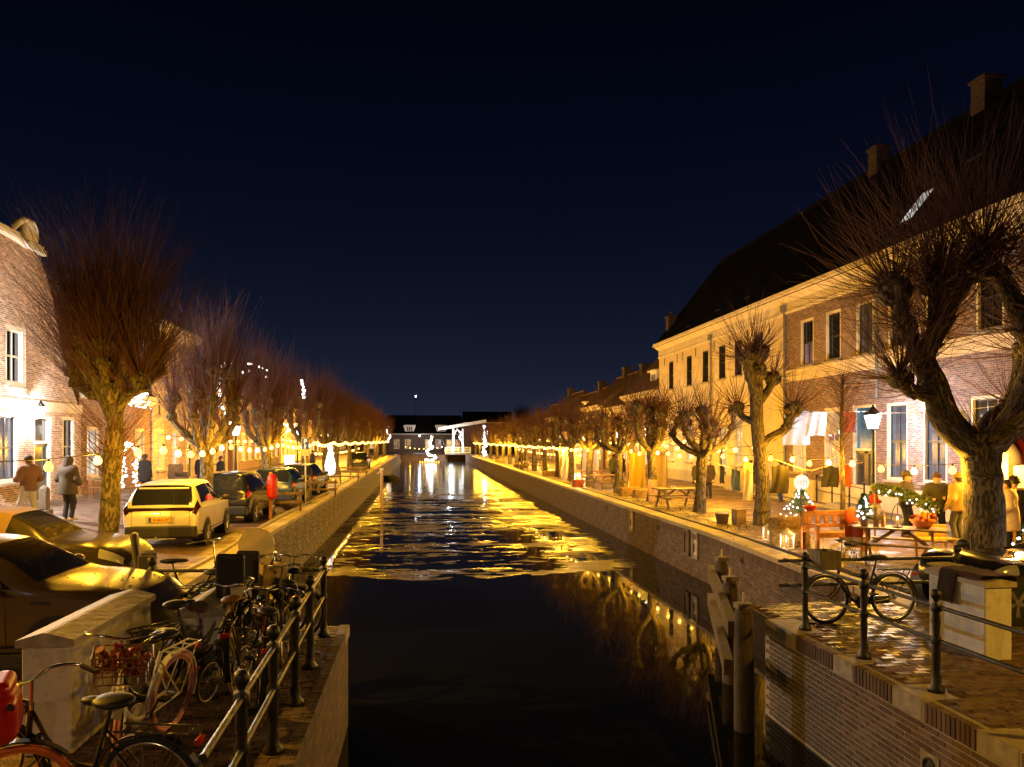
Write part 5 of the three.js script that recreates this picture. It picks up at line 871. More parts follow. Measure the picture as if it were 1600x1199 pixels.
// b: frame, tyre, guard, rim materials; extras. x forward, rear axle at 0
function bicycle(label, x, D, turn, b, lean = 0, y = 0) {
  const g = thing('bicycle', label, 'bicycle', x, y, -D, turn); g.rotation.order = 'YXZ'; g.rotation.x = lean; const s = b.scale || 1; g.scale.setScalar(s);
  const fm = b.frame, r = 0.351, st = b.steer || 0;
  const wheel = (wx, parent) => { const w = part(parent, 'wheel', spokesG, M.steel); w.position.set(wx, r, 0); part(w, 'tyre', tyreG, b.tyre || M.rubber); part(w, 'rim', rimG, b.rim || M.chrome); return w; };
  const guard = (wx, a0, a1) => { const o = [], n = 12; for (let i = 0; i < n; i++) { const a = lerp(a0, a1, i / n), c = lerp(a0, a1, (i + 1) / n); o.push(bar(V(wx + 0.375 * Math.cos(a), r + 0.375 * Math.sin(a), 0), V(wx + 0.375 * Math.cos(c), r + 0.375 * Math.sin(c), 0), 0.055, 0.012)); } return o; };
  wheel(0, g);
  const bb = V(0.46, 0.29, 0), seat = V(0.27, 0.80, 0), hb = V(0.86, 0.62, 0), ht = V(0.81, 0.90, 0);
  const tubes = [rod(bb, seat, 0.017, 0.017, 8), rod(hb, ht, 0.02, 0.02, 8), rodp(0, r, 0.06, bb.x, bb.y, 0.035, 0.011), rodp(0, r, -0.06, bb.x, bb.y, -0.035, 0.011), rodp(0, r, 0.06, 0.3, 0.72, 0.02, 0.009), rodp(0, r, -0.06, 0.3, 0.72, -0.02, 0.009)];
  if (b.step) tubes.push(limb([hb.clone().add(V(0, 0.02, 0)), V(0.72, 0.42, 0), V(0.58, 0.31, 0), bb.clone()], [0.022, 0.022], 8, 4), ...(b.step > 1 ? [] : [limb([ht.clone().add(V(0, -0.06, 0)), V(0.62, 0.52, 0), V(0.40, 0.45, 0)], [0.016, 0.016], 8, 4)]));
  else tubes.push(rod(hb, bb, 0.019, 0.019, 8), rod(ht.clone().add(V(0.01, -0.05, 0)), seat.clone().add(V(0.01, -0.06, 0)), 0.017, 0.017, 8));
  part(g, 'frame', tubes, fm);
  part(g, 'saddle', [tr(new THREE.SphereGeometry(0.1, 12, 8).scale(1.45, 0.42, 1.05), seat.x - 0.05, 0.94, 0), tr(new THREE.SphereGeometry(0.05, 10, 6).scale(1.9, 0.6, 0.9), seat.x + 0.09, 0.935, 0), rod(seat, V(0.235, 0.93, 0), 0.012)], b.saddle || M.blackPlastic);
  part(g, 'chain_guard', [rbox(0.46, 0.11, 0.03, 0.014, 0.24, 0.315, 0.055), tr(new THREE.CylinderGeometry(0.1, 0.1, 0.03, 18), 0.46, 0.29, 0.056, Math.PI / 2)], b.guard || M.blackPlastic);
  part(g, 'pedal', [rodp(0.46, 0.29, 0.06, 0.54, 0.16, 0.08, 0.011), rodp(0.46, 0.29, -0.06, 0.38, 0.42, -0.08, 0.011), box(0.09, 0.025, 0.08, 0.54, 0.15, 0.13), box(0.09, 0.025, 0.08, 0.38, 0.43, -0.13)], M.blackPlastic);
  part(g, 'mudguard', guard(0, 0.35, 3.5), b.guard || fm);
  part(g, 'rear_rack', [rodp(-0.32, 0.755, 0.06, 0.2, 0.755, 0.06, 0.008), rodp(-0.32, 0.755, -0.06, 0.2, 0.755, -0.06, 0.008), ...[-0.3, -0.15, 0, 0.14].map(k => rodp(k, 0.755, -0.06, k, 0.755, 0.06, 0.006)), rodp(-0.25, 0.755, 0.06, -0.01, r, 0.07, 0.006), rodp(-0.25, 0.755, -0.06, -0.01, r, -0.07, 0.006)], b.guard || M.blackIron);
  part(g, 'rear_light', rbox(0.03, 0.05, 0.09, 0.01, -0.36, 0.69, 0), mat([0.45, 0.02, 0.015], 0.25));
  // everything that steers turns about the head tube
  const f = new THREE.Group(); f.name = 'front_fork'; f.position.set(0.835, 0, 0); f.rotation.y = st; g.add(f);
  const fork = part(f, 'fork', [limb([V(-0.02, 0.66, 0.05), V(0.06, 0.45, 0.055), V(0.215, r, 0.055)], [0.012, 0.009], 6, 3), limb([V(-0.02, 0.66, -0.05), V(0.06, 0.45, -0.055), V(0.215, r, -0.055)], [0.012, 0.009], 6, 3), rodp(-0.02, 0.66, -0.06, -0.02, 0.66, 0.06, 0.014), ...guard(0.215, 0.7, 3.3)], b.guard || fm);
  part(f, 'wheel', [spokesG.clone().translate(0.215, r, 0), rimG.clone().translate(0.215, r, 0)], b.rim || M.chrome);
  part(f, 'tyre', tyreG.clone().translate(0.215, r, 0), b.tyre || M.rubber);
  const hbY = 1.06 + (b.high || 0);
  part(f, 'handlebar', [rodp(-0.025, 0.86, 0, -0.06, hbY - 0.02, 0, 0.013), limb([V(-0.28, hbY - 0.03, 0.29), V(-0.14, hbY, 0.28), V(-0.03, hbY + 0.01, 0.16), V(-0.04, hbY - 0.02, 0), V(-0.03, hbY + 0.01, -0.16), V(-0.14, hbY, -0.28), V(-0.28, hbY - 0.03, -0.29)], [0.012, 0.012], 8, 4)], M.chrome);
  part(f, 'handle_grip', [rodp(-0.3, hbY - 0.034, 0.292, -0.17, hbY - 0.006, 0.285, 0.018), rodp(-0.3, hbY - 0.034, -0.292, -0.17, hbY - 0.006, -0.285, 0.018)], M.blackPlastic);
  part(f, 'head_lamp', [tr(new THREE.SphereGeometry(0.055, 12, 8), 0.06, 0.86, 0)], b.lamp || M.chrome);
  if (b.basket) {
    const o = [], w = 0.18, y0 = 0.80, y1 = 1.02; for (const y of [y0, y0 + 0.07, y0 + 0.14, y1]) { const k = 1 + 0.18 * (y - y0) / 0.22; o.push(rodp(0.05, y, -w * k, 0.05 + 0.3 * k, y, -w * k, 0.006), rodp(0.05, y, w * k, 0.05 + 0.3 * k, y, w * k, 0.006), rodp(0.05, y, -w * k, 0.05, y, w * k, 0.006), rodp(0.05 + 0.3 * k, y, -w * k, 0.05 + 0.3 * k, y, w * k, 0.006)); }
    for (let i = 0; i <= 6; i++) { const k = -w + i * w / 3; o.push(rodp(0.05, y0, k, 0.05, y1, k * 1.18, 0.004), rodp(0.35, y0, k, 0.40, y1, k * 1.18, 0.004), rodp(0.05 + i * 0.05, y0, -w, 0.05 + i * 0.058, y1, -w * 1.18, 0.004), rodp(0.05 + i * 0.05, y0, w, 0.05 + i * 0.058, y1, w * 1.18, 0.004), rodp(0.05, y0, k, 0.35, y0, k, 0.004)); }
    part(f, 'basket', o, b.basket);
    if (b.flowers) { const R = rng(12), a = [], c = []; for (let i = 0; i < 70; i++) (i % 2 ? a : c).push(tr(new THREE.ConeGeometry(0.022 + 0.02 * R(), 0.06, 6), 0.09 + 0.26 * R(), 0.88 + 0.16 * R(), (R() - 0.5) * 0.32, R() * 6, 0, R() * 6)); part(f, 'silk_flowers', a, mat([0.22, 0.02, 0.025], 0.7)); part(f, 'dried_leaves', c, mat([0.26, 0.11, 0.03], 0.8)); }
  }
  if (b.crate) part(f, 'front_crate', [box(0.3, 0.02, 0.36, 0.22, 0.80, 0), box(0.3, 0.26, 0.02, 0.22, 0.93, 0.18), box(0.3, 0.26, 0.02, 0.22, 0.93, -0.18), box(0.02, 0.26, 0.36, 0.37, 0.93, 0), box(0.02, 0.26, 0.36, 0.07, 0.93, 0)], b.crate);
  if (b.bag) part(f, 'front_bag', [rbox(0.26, 0.34, 0.34, 0.09, 0.12, 0.92, 0), rbox(0.2, 0.12, 0.3, 0.05, 0.12, 1.1, 0)], b.bag);
  if (b.box) part(g, 'pannier', [rbox(0.34, 0.3, 0.12, 0.03, -0.1, 0.58, 0.14), rbox(0.34, 0.3, 0.12, 0.03, -0.1, 0.58, -0.14)], b.box);
  if (b.childSeat) part(g, 'child_seat', [rbox(0.26, 0.1, 0.3, 0.04, -0.08, 0.84, 0), rbox(0.09, 0.52, 0.32, 0.04, -0.22, 1.1, 0, 0, 0, 0.12), rbox(0.22, 0.2, 0.05, 0.02, -0.08, 0.95, 0.15), rbox(0.22, 0.2, 0.05, 0.02, -0.08, 0.95, -0.15), rbox(0.1, 0.3, 0.09, 0.03, 0.08, 0.62, 0.14), rbox(0.1, 0.3, 0.09, 0.03, 0.08, 0.62, -0.14)], b.childSeat);
  if (b.screen) {
    const s2 = new THREE.Shape(); s2.moveTo(-0.2, 0); s2.lineTo(-0.23, 0.28); s2.quadraticCurveTo(-0.2, 0.5, 0, 0.5); s2.quadraticCurveTo(0.2, 0.5, 0.23, 0.28); s2.lineTo(0.2, 0); s2.quadraticCurveTo(0.06, 0.02, 0.05, 0.12); s2.lineTo(-0.05, 0.12); s2.quadraticCurveTo(-0.06, 0.02, -0.2, 0);
    const sg = new THREE.ExtrudeGeometry(s2, { depth: 0.006, bevelEnabled: false, curveSegments: 14 }); tr(sg, 0.12, 1.02, 0, 0, Math.PI / 2, 0);
    part(f, 'wind_screen', sg, new THREE.MeshPhysicalMaterial({ color: lin(0.8, 0.72, 0.45), roughness: 0.35, transmission: 0.55, thickness: 0 }));
    part(g, 'front_seat', [rbox(0.24, 0.1, 0.28, 0.04, 0.66, 0.92, 0), rbox(0.07, 0.36, 0.28, 0.03, 0.55, 1.1, 0)], M.blackPlastic);
  }
  return g;
}
const paint = (r, g, b, k = 0.3) => new THREE.MeshPhysicalMaterial({ color: lin(r, g, b), roughness: k, clearcoat: 0.6, clearcoatRoughness: 0.15 });
const black = paint(0.012, 0.012, 0.013), creamTyre = mat([0.62, 0.47, 0.22], 0.7), PI = Math.PI;
// right: black city bicycle leaning along the railing
bicycle('black step-through city bicycle with a crate, parked at the right railing', 6.83, 10.5, PI + 0.02, { frame: black, guard: black, step: 2, crate: M.greyWood, high: 0.12, lamp: M.chrome }, 0.06);
// left
bicycle('white bicycle with a wire basket of silk flowers, beside the large white block', -2.3, 7.35, PI / 2 - 0.22 + PI, { frame: paint(0.75, 0.72, 0.7), guard: paint(0.75, 0.73, 0.72), tyre: mat([0.62, 0.24, 0.22], 0.6), rim: paint(0.6, 0.3, 0.28), step: 2, basket: mat([0.2, 0.09, 0.05], 0.5), flowers: true, steer: 0.55, saddle: M.blackPlastic }, -0.1);
bicycle('dark bicycle with orange tyres and red front bag at the lower left', -3.62, 5.15, 0.1, { frame: black, guard: black, tyre: mat([0.7, 0.16, 0.03], 0.6), rim: paint(0.65, 0.17, 0.04), steer: 0.2, bag: paint(0.5, 0.012, 0.012) }, 0.08);
bicycle('black bicycle right of the orange tyred one at the bottom of the picture', -1.78, 5.4, PI - 0.22, { frame: black, guard: black, step: 1, high: 0.02, steer: -0.3 }, -0.12);
bicycle('dark bicycle with cream tyres against the left railing', -1.62, 9.25, PI / 2 + 0.35, { frame: paint(0.02, 0.03, 0.05), guard: black, tyre: creamTyre, rim: M.chrome, steer: 0.5, crate: mat([0.55, 0.4, 0.2], 0.8) }, 0.1);
bicycle('black bicycle with cream tyres and a red rear light beside the small block', -1.95, 8.35, PI / 2 + 0.1, { frame: black, guard: black, tyre: creamTyre, steer: -0.4, saddle: mat([0.18, 0.07, 0.03], 0.6) }, -0.08);
bicycle('olive green bicycle standing across behind the small block', -2.9, 10.4, 0.12, { frame: paint(0.22, 0.3, 0.05), guard: black, step: 0, steer: 0.1 }, 0.05);
bicycle('mother bicycle with a yellow wind screen and front seat at the rail corner', -2.2, 9.3, PI / 2 - 0.03, { frame: black, guard: black, step: 2, high: 0.1, screen: true, childSeat: M.blackPlastic }, 0.03, 0);
bicycle('small child bicycle with white rims in front of the small block', -2.15, 8.05, PI / 2 - 0.3, { frame: paint(0.05, 0.05, 0.07), guard: black, scale: 0.62, rim: M.whitePaint }, 0.08);
bicycle('black cargo bicycle with a child seat beside the grey car nose', -3.75, 11.3, 0.25, { frame: black, guard: black, step: 1, childSeat: mat([0.07, 0.06, 0.05], 0.6), high: 0.14, box: M.blackPlastic, steer: -0.5 }, -0.05);
bicycle('dark blue bicycle squeezed between the small block and the railing', -1.75, 10.15, PI / 2 + 0.2, { frame: paint(0.02, 0.03, 0.09), guard: black, steer: 0.35, step: 1 }, 0.12);
bicycle('black bicycle with a brown saddle leaning on the corner of the left railing', -2.55, 9.95, 0.55, { frame: black, guard: black, step: 2, saddle: mat([0.16, 0.06, 0.025], 0.6), high: 0.1, steer: -0.4, box: mat([0.03, 0.03, 0.03], 0.8) }, -0.1);
bicycle('grey bicycle between the two parapet blocks', -2.75, 8.25, 0.9, { frame: paint(0.12, 0.12, 0.13), guard: black, step: 1, steer: 0.6 }, 0.08);
bicycle('dark red bicycle close to the left railing', -1.58, 7.7, PI / 2 + 0.22, { frame: paint(0.12, 0.01, 0.015), guard: black, tyre: M.rubber, step: 1, steer: 0.3, saddle: M.blackPlastic }, 0.1);
// white card tied to the saddle of a bicycle
{ const c = part(scene, 'paper_note', rbox(0.22, 0.17, 0.012, 0.004, -2.02, 0.95, -8.92, 0, 0.3, 0.05), mat([0.75, 0.62, 0.42], 0.85, { map: T.wool.map })); tag(c, 'square pale cardboard note above the small parapet block', 'note'); }

// ---------------------------------------------------------------- cars
// st: stations along x (front at +x): [x, bottom, belt, top, half width low, half width belt, half width top]
function carShell(st, n = 46) {
  const X = st.map(s => s[0]), cr = (k, i, t) => { const p0 = st[Math.max(0, i - 1)][k], p1 = st[i][k], p2 = st[i + 1][k], p3 = st[Math.min(st.length - 1, i + 2)][k], x0 = X[Math.max(0, i - 1)], x1 = X[i], x2 = X[i + 1], x3 = X[Math.min(st.length - 1, i + 2)], h = x2 - x1; const lim = (m, d) => d === 0 ? 0 : clamp(m / d, 0, 3) * d; const d = (p2 - p1) / h; let m1 = i ? (p2 - p0) / (x2 - x0) : d, m2 = i < st.length - 2 ? (p3 - p1) / (x3 - x1) : d; m1 = lim(m1, d); m2 = lim(m2, d); const t2 = t * t, t3 = t2 * t; return (2 * t3 - 3 * t2 + 1) * p1 + (t3 - 2 * t2 + t) * h * m1 + (-2 * t3 + 3 * t2) * p2 + (t3 - t2) * h * m2; };
  const at = x => { x = clamp(x, X[0], X[X.length - 1]); let i = 0; while (i < X.length - 2 && x > X[i + 1]) i++; const t = (x - X[i]) / (X[i + 1] - X[i]); return [1, 2, 3, 4, 5, 6].map(k => cr(k, i, t)); };
  const ring = x => { const [b, s, t, wb, ws, wt] = at(x), rise = t - s, q = [[b, 0], [b, wb * 0.8], [b + 0.07, wb], [lerp(b, s, 0.35), lerp(wb, ws, 0.65)], [lerp(b, s, 0.7), ws + 0.006], [s - 0.05, ws], [s, ws - 0.035], [lerp(s, t, 0.5), lerp(ws - 0.035, wt, 0.45)], [t - 0.14 * rise - 0.012, wt], [t - 0.03 * rise - 0.004, wt - 0.07], [t, wt * 0.72], [t + 0.008, 0]]; return q; };
  // t runs 0..11 on one side, 11..22 on the other
  const P = (x, t) => { const r = ring(x), side = t <= 11 ? 1 : -1, k = t <= 11 ? t : 22 - t, i = Math.min(10, Math.floor(k)), f = k - i; return V(x, lerp(r[i][0], r[i + 1][0], f), side * lerp(r[i][1], r[i + 1][1], f)); };
  const nrm = (x, t) => { const e = 0.01, a = P(x + e, t).sub(P(x - e, t)), b = P(x, Math.min(22, t + e)).sub(P(x, Math.max(0, t - e))); return V().crossVectors(a, b).normalize(); };
  const xs = []; for (let i = 0; i <= n; i++) xs.push(lerp(X[0], X[X.length - 1], i / n)); for (const x of X) xs.push(x); xs.sort((a, b) => a - b);
  const pos = [], I = [], T2 = 22;
  for (const x of xs) for (let t = 0; t <= T2; t++) { const p = P(x, t); pos.push(p.x, p.y, p.z); }
  for (let i = 0; i < xs.length - 1; i++) { if (xs[i + 1] - xs[i] < 1e-5) continue; for (let t = 0; t < T2; t++) { const a = i * 23 + t, b = a + 23; I.push(a, a + 1, b, b, a + 1, b + 1); } }
  for (const e of [0, xs.length - 1]) { const c = pos.length / 3, r = ring(xs[e]); pos.push(xs[e], (r[0][0] + r[11][0]) / 2, 0); for (let t = 0; t < T2; t++) { const a = e * 23 + t; e ? I.push(a, a + 1, c) : I.push(a + 1, a, c); } }
  const g = new THREE.BufferGeometry(); g.setAttribute('position', new THREE.Float32BufferAttribute(pos, 3)); g.setIndex(I);
  const body = uvBox(toCreasedNormals(g, 0.55));
  const patch = (x0, x1, t0, t1, off = 0.006, nx = 10, nt = 6) => { // x0, x1 may be functions of the share 0..1 across t
    const q = [], J = [], f = v => typeof v === 'function' ? v : () => v, a = f(x0), b = f(x1);
    for (let i = 0; i <= nx; i++) for (let j = 0; j <= nt; j++) { const s = j / nt, t = lerp(t0, t1, s), x = lerp(a(s), b(s), i / nx), p = P(x, t).addScaledVector(nrm(x, t), off); q.push(p.x, p.y, p.z); }
    for (let i = 0; i < nx; i++) for (let j = 0; j < nt; j++) { const k = i * (nt + 1) + j, m = k + nt + 1; J.push(k, k + 1, m, m, k + 1, m + 1); }
    const gg = new THREE.BufferGeometry(); gg.setAttribute('position', new THREE.Float32BufferAttribute(q, 3)); gg.setIndex(J); gg.computeVertexNormals(); return uvKeep(gg);
  };
  return { body, P, nrm, patch, ring };
}
function uvKeep(g) { const p = g.attributes.position, u = new Float32Array(p.count * 2); for (let i = 0; i < p.count; i++) { u[2 * i] = p.getX(i); u[2 * i + 1] = p.getY(i); } g.setAttribute('uv', new THREE.BufferAttribute(u, 2)); return g; }
const wheelG = { tyre: lathe([[0.2, -0.1], [0.3, -0.105], [0.325, -0.08], [0.33, 0], [0.325, 0.08], [0.3, 0.105], [0.2, 0.1]], 28).rotateX(PI / 2), rim: merge([lathe([[0.215, 0.095], [0.2, 0.06], [0.19, -0.05], [0.0, -0.05]], 24).rotateX(PI / 2), ...[0, 1, 2, 3, 4, 5, 6, 7, 8, 9].map(i => { const a = i / 10 * 6.283 + (i % 2 ? 0.1 : -0.1); return bar(V(0.03 * Math.cos(a), 0.03 * Math.sin(a), 0.075), V(0.2 * Math.cos(a + (i % 2 ? 0.12 : -0.12)), 0.2 * Math.sin(a + (i % 2 ? 0.12 : -0.12)), 0.085), 0.03, 0.03); }), tr(new THREE.CylinderGeometry(0.05, 0.05, 0.05, 14), 0, 0, 0.08, PI / 2)]) };
const carGlass = new THREE.MeshPhysicalMaterial({ color: lin(0.015, 0.017, 0.018), roughness: 0.05, clearcoat: 1 }), rearRed = mat([0.35, 0.008, 0.008], 0.15), alloy = mat([0.45, 0.45, 0.46], 0.3, { metalness: 0.8 });
const HATCH = [[-2.14, 0.42, 0.80, 0.84, 0.74, 0.80, 0.66], [-2.08, 0.32, 0.96, 1.0, 0.80, 0.86, 0.70], [-1.98, 0.28, 1.0, 1.16, 0.84, 0.885, 0.73], [-1.76, 0.26, 1.0, 1.48, 0.86, 0.90, 0.67], [-1.3, 0.25, 1.0, 1.545, 0.87, 0.905, 0.66], [-0.4, 0.24, 0.97, 1.565, 0.87, 0.90, 0.66], [0.3, 0.24, 0.95, 1.51, 0.87, 0.90, 0.65], [0.62, 0.24, 0.95, 1.33, 0.87, 0.90, 0.63], [1.02, 0.24, 0.95, 1.02, 0.87, 0.895, 0.72], [1.6, 0.25, 0.88, 0.94, 0.86, 0.875, 0.68], [1.95, 0.28, 0.78, 0.84, 0.82, 0.83, 0.62], [2.12, 0.36, 0.62, 0.68, 0.68, 0.70, 0.55]];
function car(label, x, D, turn, body, o = {}) {
  const g = thing('parked_car', label, 'car', x, 0, -D, turn), st = (o.st || HATCH).map(s => s.slice()), h = o.h || 1;
  for (const s of st) { s[2] *= h; s[3] *= h; }
  const c = carShell(st), pl = M.blackPlastic, xr = o.xr || [-2.06, -1.75], ax = o.axles || [-1.28, 1.3];
  part(g, 'body', c.body, body);
  if (o.roofMat) part(g, 'soft_top', c.patch(o.soft[0], o.soft[1], 6.2, 15.8, 0.012, 14, 24), o.roofMat);
  if (!o.noRear) part(g, 'rear_window', c.patch(xr[0], xr[1], 8.6, 13.4, 0.006, 6, 10), carGlass);
  const s0 = o.side || [-1.75, 0.78];
  for (const s of [0, 1]) {
    const f = (a, b) => s ? [22 - b, 22 - a] : [a, b], [t0, t1] = f(6.25, 8.0), up = k => s ? 1 - k : k;
    const split = o.split ?? -0.42;
    part(g, 'side_window', c.patch(k => s0[0] + 0.18 * up(k), split - 0.03, t0, t1, 0.006, 8, 4), carGlass);
    part(g, 'side_window', c.patch(split + 0.03, k => s0[1] - (o.rake ?? 0.5) * up(k), t0, t1, 0.006, 8, 4), carGlass);
    part(g, 'door_seam', [c.patch(split - 0.006, split + 0.006, s ? 15.9 : 1.5, s ? 20.5 : 6.1, 0.003, 1, 6), c.patch(0.74, 0.752, s ? 15.9 : 1.5, s ? 20.5 : 6.1, 0.003, 1, 6)], pl);
    part(g, 'sill_trim', c.patch(st[0][0] + 0.12, st[st.length - 1][0] - 0.14, s ? 19.6 : 0.9, s ? 21.1 : 2.4, 0.008, 16, 3), o.trim || pl);
    for (const a of ax) {
      const zz = (s ? -1 : 1), arch = part(g, 'wheel_arch', tr(new THREE.CylinderGeometry(0.385, 0.385, 0.3, 28), a, 0.33, zz * 0.765, PI / 2), pl);
      const w = part(g, 'wheel', wheelG.tyre, M.rubber); w.position.set(a, 0.33, zz * 0.83); const r = part(w, 'rim', wheelG.rim, alloy); if (s) w.rotation.y = PI;
    }
    const mx = 0.66, my = st.find(q => q[0] > 0.2)[2] + 0.06, mz = (s ? -1 : 1);
    part(g, 'door_mirror', [tr(new THREE.SphereGeometry(0.11, 14, 10).scale(0.75, 0.72, 1.1), mx, my + 0.02, mz * 1.0), rodp(mx, my - 0.03, mz * 0.86, mx, my - 0.02, mz * 0.96, 0.025)], o.mirror || pl);
    const [h0, h1] = f(4.4, 6.2), fx = st[st.length - 1][0];
    part(g, 'headlight', c.patch(fx - 0.42, fx - 0.08, h0, h1, 0.008, 6, 4), mat([0.55, 0.55, 0.52], 0.12, { metalness: 0.5 }));
    if (o.tailPatch !== false) { const [a0, a1] = f(4.3, 6.1); part(g, 'tail_light', c.patch(st[0][0] + 0.03, st[0][0] + 0.30, a0, a1, 0.012, 5, 4), o.tail || rearRed); }
  }
  part(g, 'windscreen', c.patch(0.62 - 0.28, 0.98, 8.75, 13.25, 0.006, 6, 10), carGlass);
  const rx = st[0][0];
  part(g, 'bumper', [rbox(0.3, 0.34, 1.66, 0.08, rx + 0.13, 0.42, 0)], o.bumper || pl);
  part(g, 'number_plate', rbox(0.02, 0.115, 0.52, 0.006, rx - 0.03 + (o.plateX || 0), o.plateY || 0.72, 0), o.plate || mat([0.75, 0.5, 0.05], 0.5));
  if (o.extra) o.extra(g, c, st);
  return g;
}
function lettering(text, w, h, bg, fg, font, strip) {
  const c = document.createElement('canvas'); c.width = w; c.height = h; const k = c.getContext('2d'); k.fillStyle = bg; k.fillRect(0, 0, w, h);
  if (strip) { k.fillStyle = '#1b3f9c'; k.fillRect(0, 0, w * 0.09, h); }
  k.fillStyle = fg; k.font = font; k.textAlign = 'center'; k.textBaseline = 'middle'; k.fillText(text, w * (strip ? 0.54 : 0.5), h * 0.54);
  const t = new THREE.CanvasTexture(c); t.colorSpace = THREE.SRGBColorSpace; return t;
}
const up = PI / 2;   // cars that head away from the camera
car('white hatchback SUV seen from behind, first in the row of parked cars', -6.42, 21.6, up + 0.06, new THREE.MeshPhysicalMaterial({ color: lin(0.72, 0.70, 0.66), roughness: 0.32, clearcoat: 0.8, clearcoatRoughness: 0.08 }), {
  h: 1.03, plate: M.blackPlastic, mirror: M.blackPlastic, tailPatch: false,
  extra: (g, c) => {
    const pt = part(g, 'plate_lettering', new THREE.PlaneGeometry(0.51, 0.11), mat(0xffffff, 0.5, { map: lettering('R-463-ZP', 256, 56, '#e8b010', '#181410', 'bold 44px sans-serif', true) })); pt.rotation.y = -PI / 2; pt.position.set(-2.183, 0.72, 0);
    part(g, 'plate_recess', rbox(0.03, 0.17, 0.66, 0.02, -2.145, 0.72, 0), mat([0.5, 0.48, 0.45], 0.5));
    part(g, 'tail_light', [c.patch(-2.13, -1.92, 5.2, 7.2, 0.012, 5, 4), c.patch(-2.13, -1.92, 14.8, 16.8, 0.012, 5, 4), rbox(0.04, 0.12, 1.55, 0.02, -2.098, 0.95, 0)], mat([0.03, 0.008, 0.008], 0.15));
    part(g, 'tailgate_seam', [0.66, -0.66].map(z => box(0.012, 0.4, 0.008, -2.137, 0.76, z)).concat([box(0.012, 0.008, 1.32, -2.137, 0.575, 0)]), M.blackPlastic);
    part(g, 'fog_light', rbox(0.03, 0.07, 0.16, 0.015, -2.14, 0.42, 0.62), mat([0.5, 0.01, 0.01], 0.2));
    part(g, 'badge', [rodp(-2.15, 0.86, -0.03, -2.15, 0.90, 0.01, 0.008), rodp(-2.15, 0.86, 0.03, -2.15, 0.90, -0.01, 0.008)], M.chrome);
    part(g, 'roof_rail', [rodp(-1.5, 1.535, 0.56, 0.1, 1.545, 0.56, 0.018), rodp(-1.5, 1.535, -0.56, 0.1, 1.545, -0.56, 0.018)], M.blackPlastic);
    part(g, 'roof_spoiler', rbox(0.26, 0.04, 1.16, 0.02, -1.72, 1.475, 0, 0, 0, 0.12), M.whitePaint);
    part(g, 'tow_bar', [rodp(-2.2, 0.3, -0.1, -2.0, 0.3, -0.1, 0.02), rodp(-2.17, 0.26, -0.35, -2.17, 0.26, 0.35, 0.015)], M.steel);
  } });
car('black SUV behind the second lime trunk, second in the row of parked cars', -6.28, 27.2, up - 0.02, paint(0.012, 0.012, 0.013, 0.15), { h: 1.03 });
car('dark teal hatchback with red tail lights, third in the row of parked cars', -5.95, 33.3, up, paint(0.025, 0.06, 0.065, 0.2), { h: 0.97 });
car('dark estate car behind the parking sign, fourth in the row', -5.9, 39.5, up - 0.04, paint(0.03, 0.028, 0.026, 0.25), { h: 0.96 });
car('black hatchback parked far along the left quay', -5.8, 72, up, paint(0.012, 0.012, 0.012, 0.2), {});
const SALOON = [[-2.2, 0.42, 0.78, 0.84, 0.72, 0.78, 0.66], [-2.1, 0.30, 0.92, 0.98, 0.82, 0.86, 0.70], [-1.5, 0.25, 0.95, 1.1, 0.87, 0.90, 0.66], [-0.8, 0.24, 0.95, 1.36, 0.88, 0.905, 0.60], [-0.1, 0.24, 0.94, 1.42, 0.88, 0.90, 0.60], [0.3, 0.24, 0.93, 1.38, 0.88, 0.90, 0.60], [0.62, 0.24, 0.93, 1.24, 0.88, 0.90, 0.63], [1.05, 0.24, 0.93, 0.99, 0.88, 0.895, 0.74], [1.6, 0.25, 0.88, 0.93, 0.88, 0.885, 0.70], [2.0, 0.27, 0.76, 0.83, 0.84, 0.85, 0.64], [2.22, 0.34, 0.60, 0.66, 0.66, 0.70, 0.55]];
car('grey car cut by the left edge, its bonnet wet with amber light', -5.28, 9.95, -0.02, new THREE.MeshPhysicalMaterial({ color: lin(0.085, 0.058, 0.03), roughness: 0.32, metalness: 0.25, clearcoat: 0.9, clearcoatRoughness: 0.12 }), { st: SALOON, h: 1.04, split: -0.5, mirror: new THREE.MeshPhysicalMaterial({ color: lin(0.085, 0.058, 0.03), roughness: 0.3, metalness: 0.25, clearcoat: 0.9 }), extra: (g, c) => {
  part(g, 'wing_badge', c.patch(1.0, 1.22, 4.5, 4.72, 0.006, 2, 1), M.blackPlastic);
  const R = rng(3), o = []; for (let i = 0; i < 40; i++) { const x = 0.95 + 1.0 * R(), t = 9.6 + 2.5 * R(), p = c.P(x, t); o.push(new THREE.SphereGeometry(0.006 + 0.009 * R(), 6, 4).scale(1.4, 0.5, 1.2).translate(p.x, p.y, p.z)); } part(g, 'water_drop', o, M.chrome).userData.kind = 'stuff';
} });
car('dark convertible with a brown fabric roof behind the grey car', -7.05, 14.0, 0.03, paint(0.03, 0.024, 0.014, 0.2), { st: SALOON, h: 1.04, split: -0.3, roofMat: mat([0.15, 0.095, 0.045], 0.95, { ...T.wool, bumpScale: 0.003 }), soft: [-1.35, 0.36], side: [-0.72, 0.74], noRear: true });
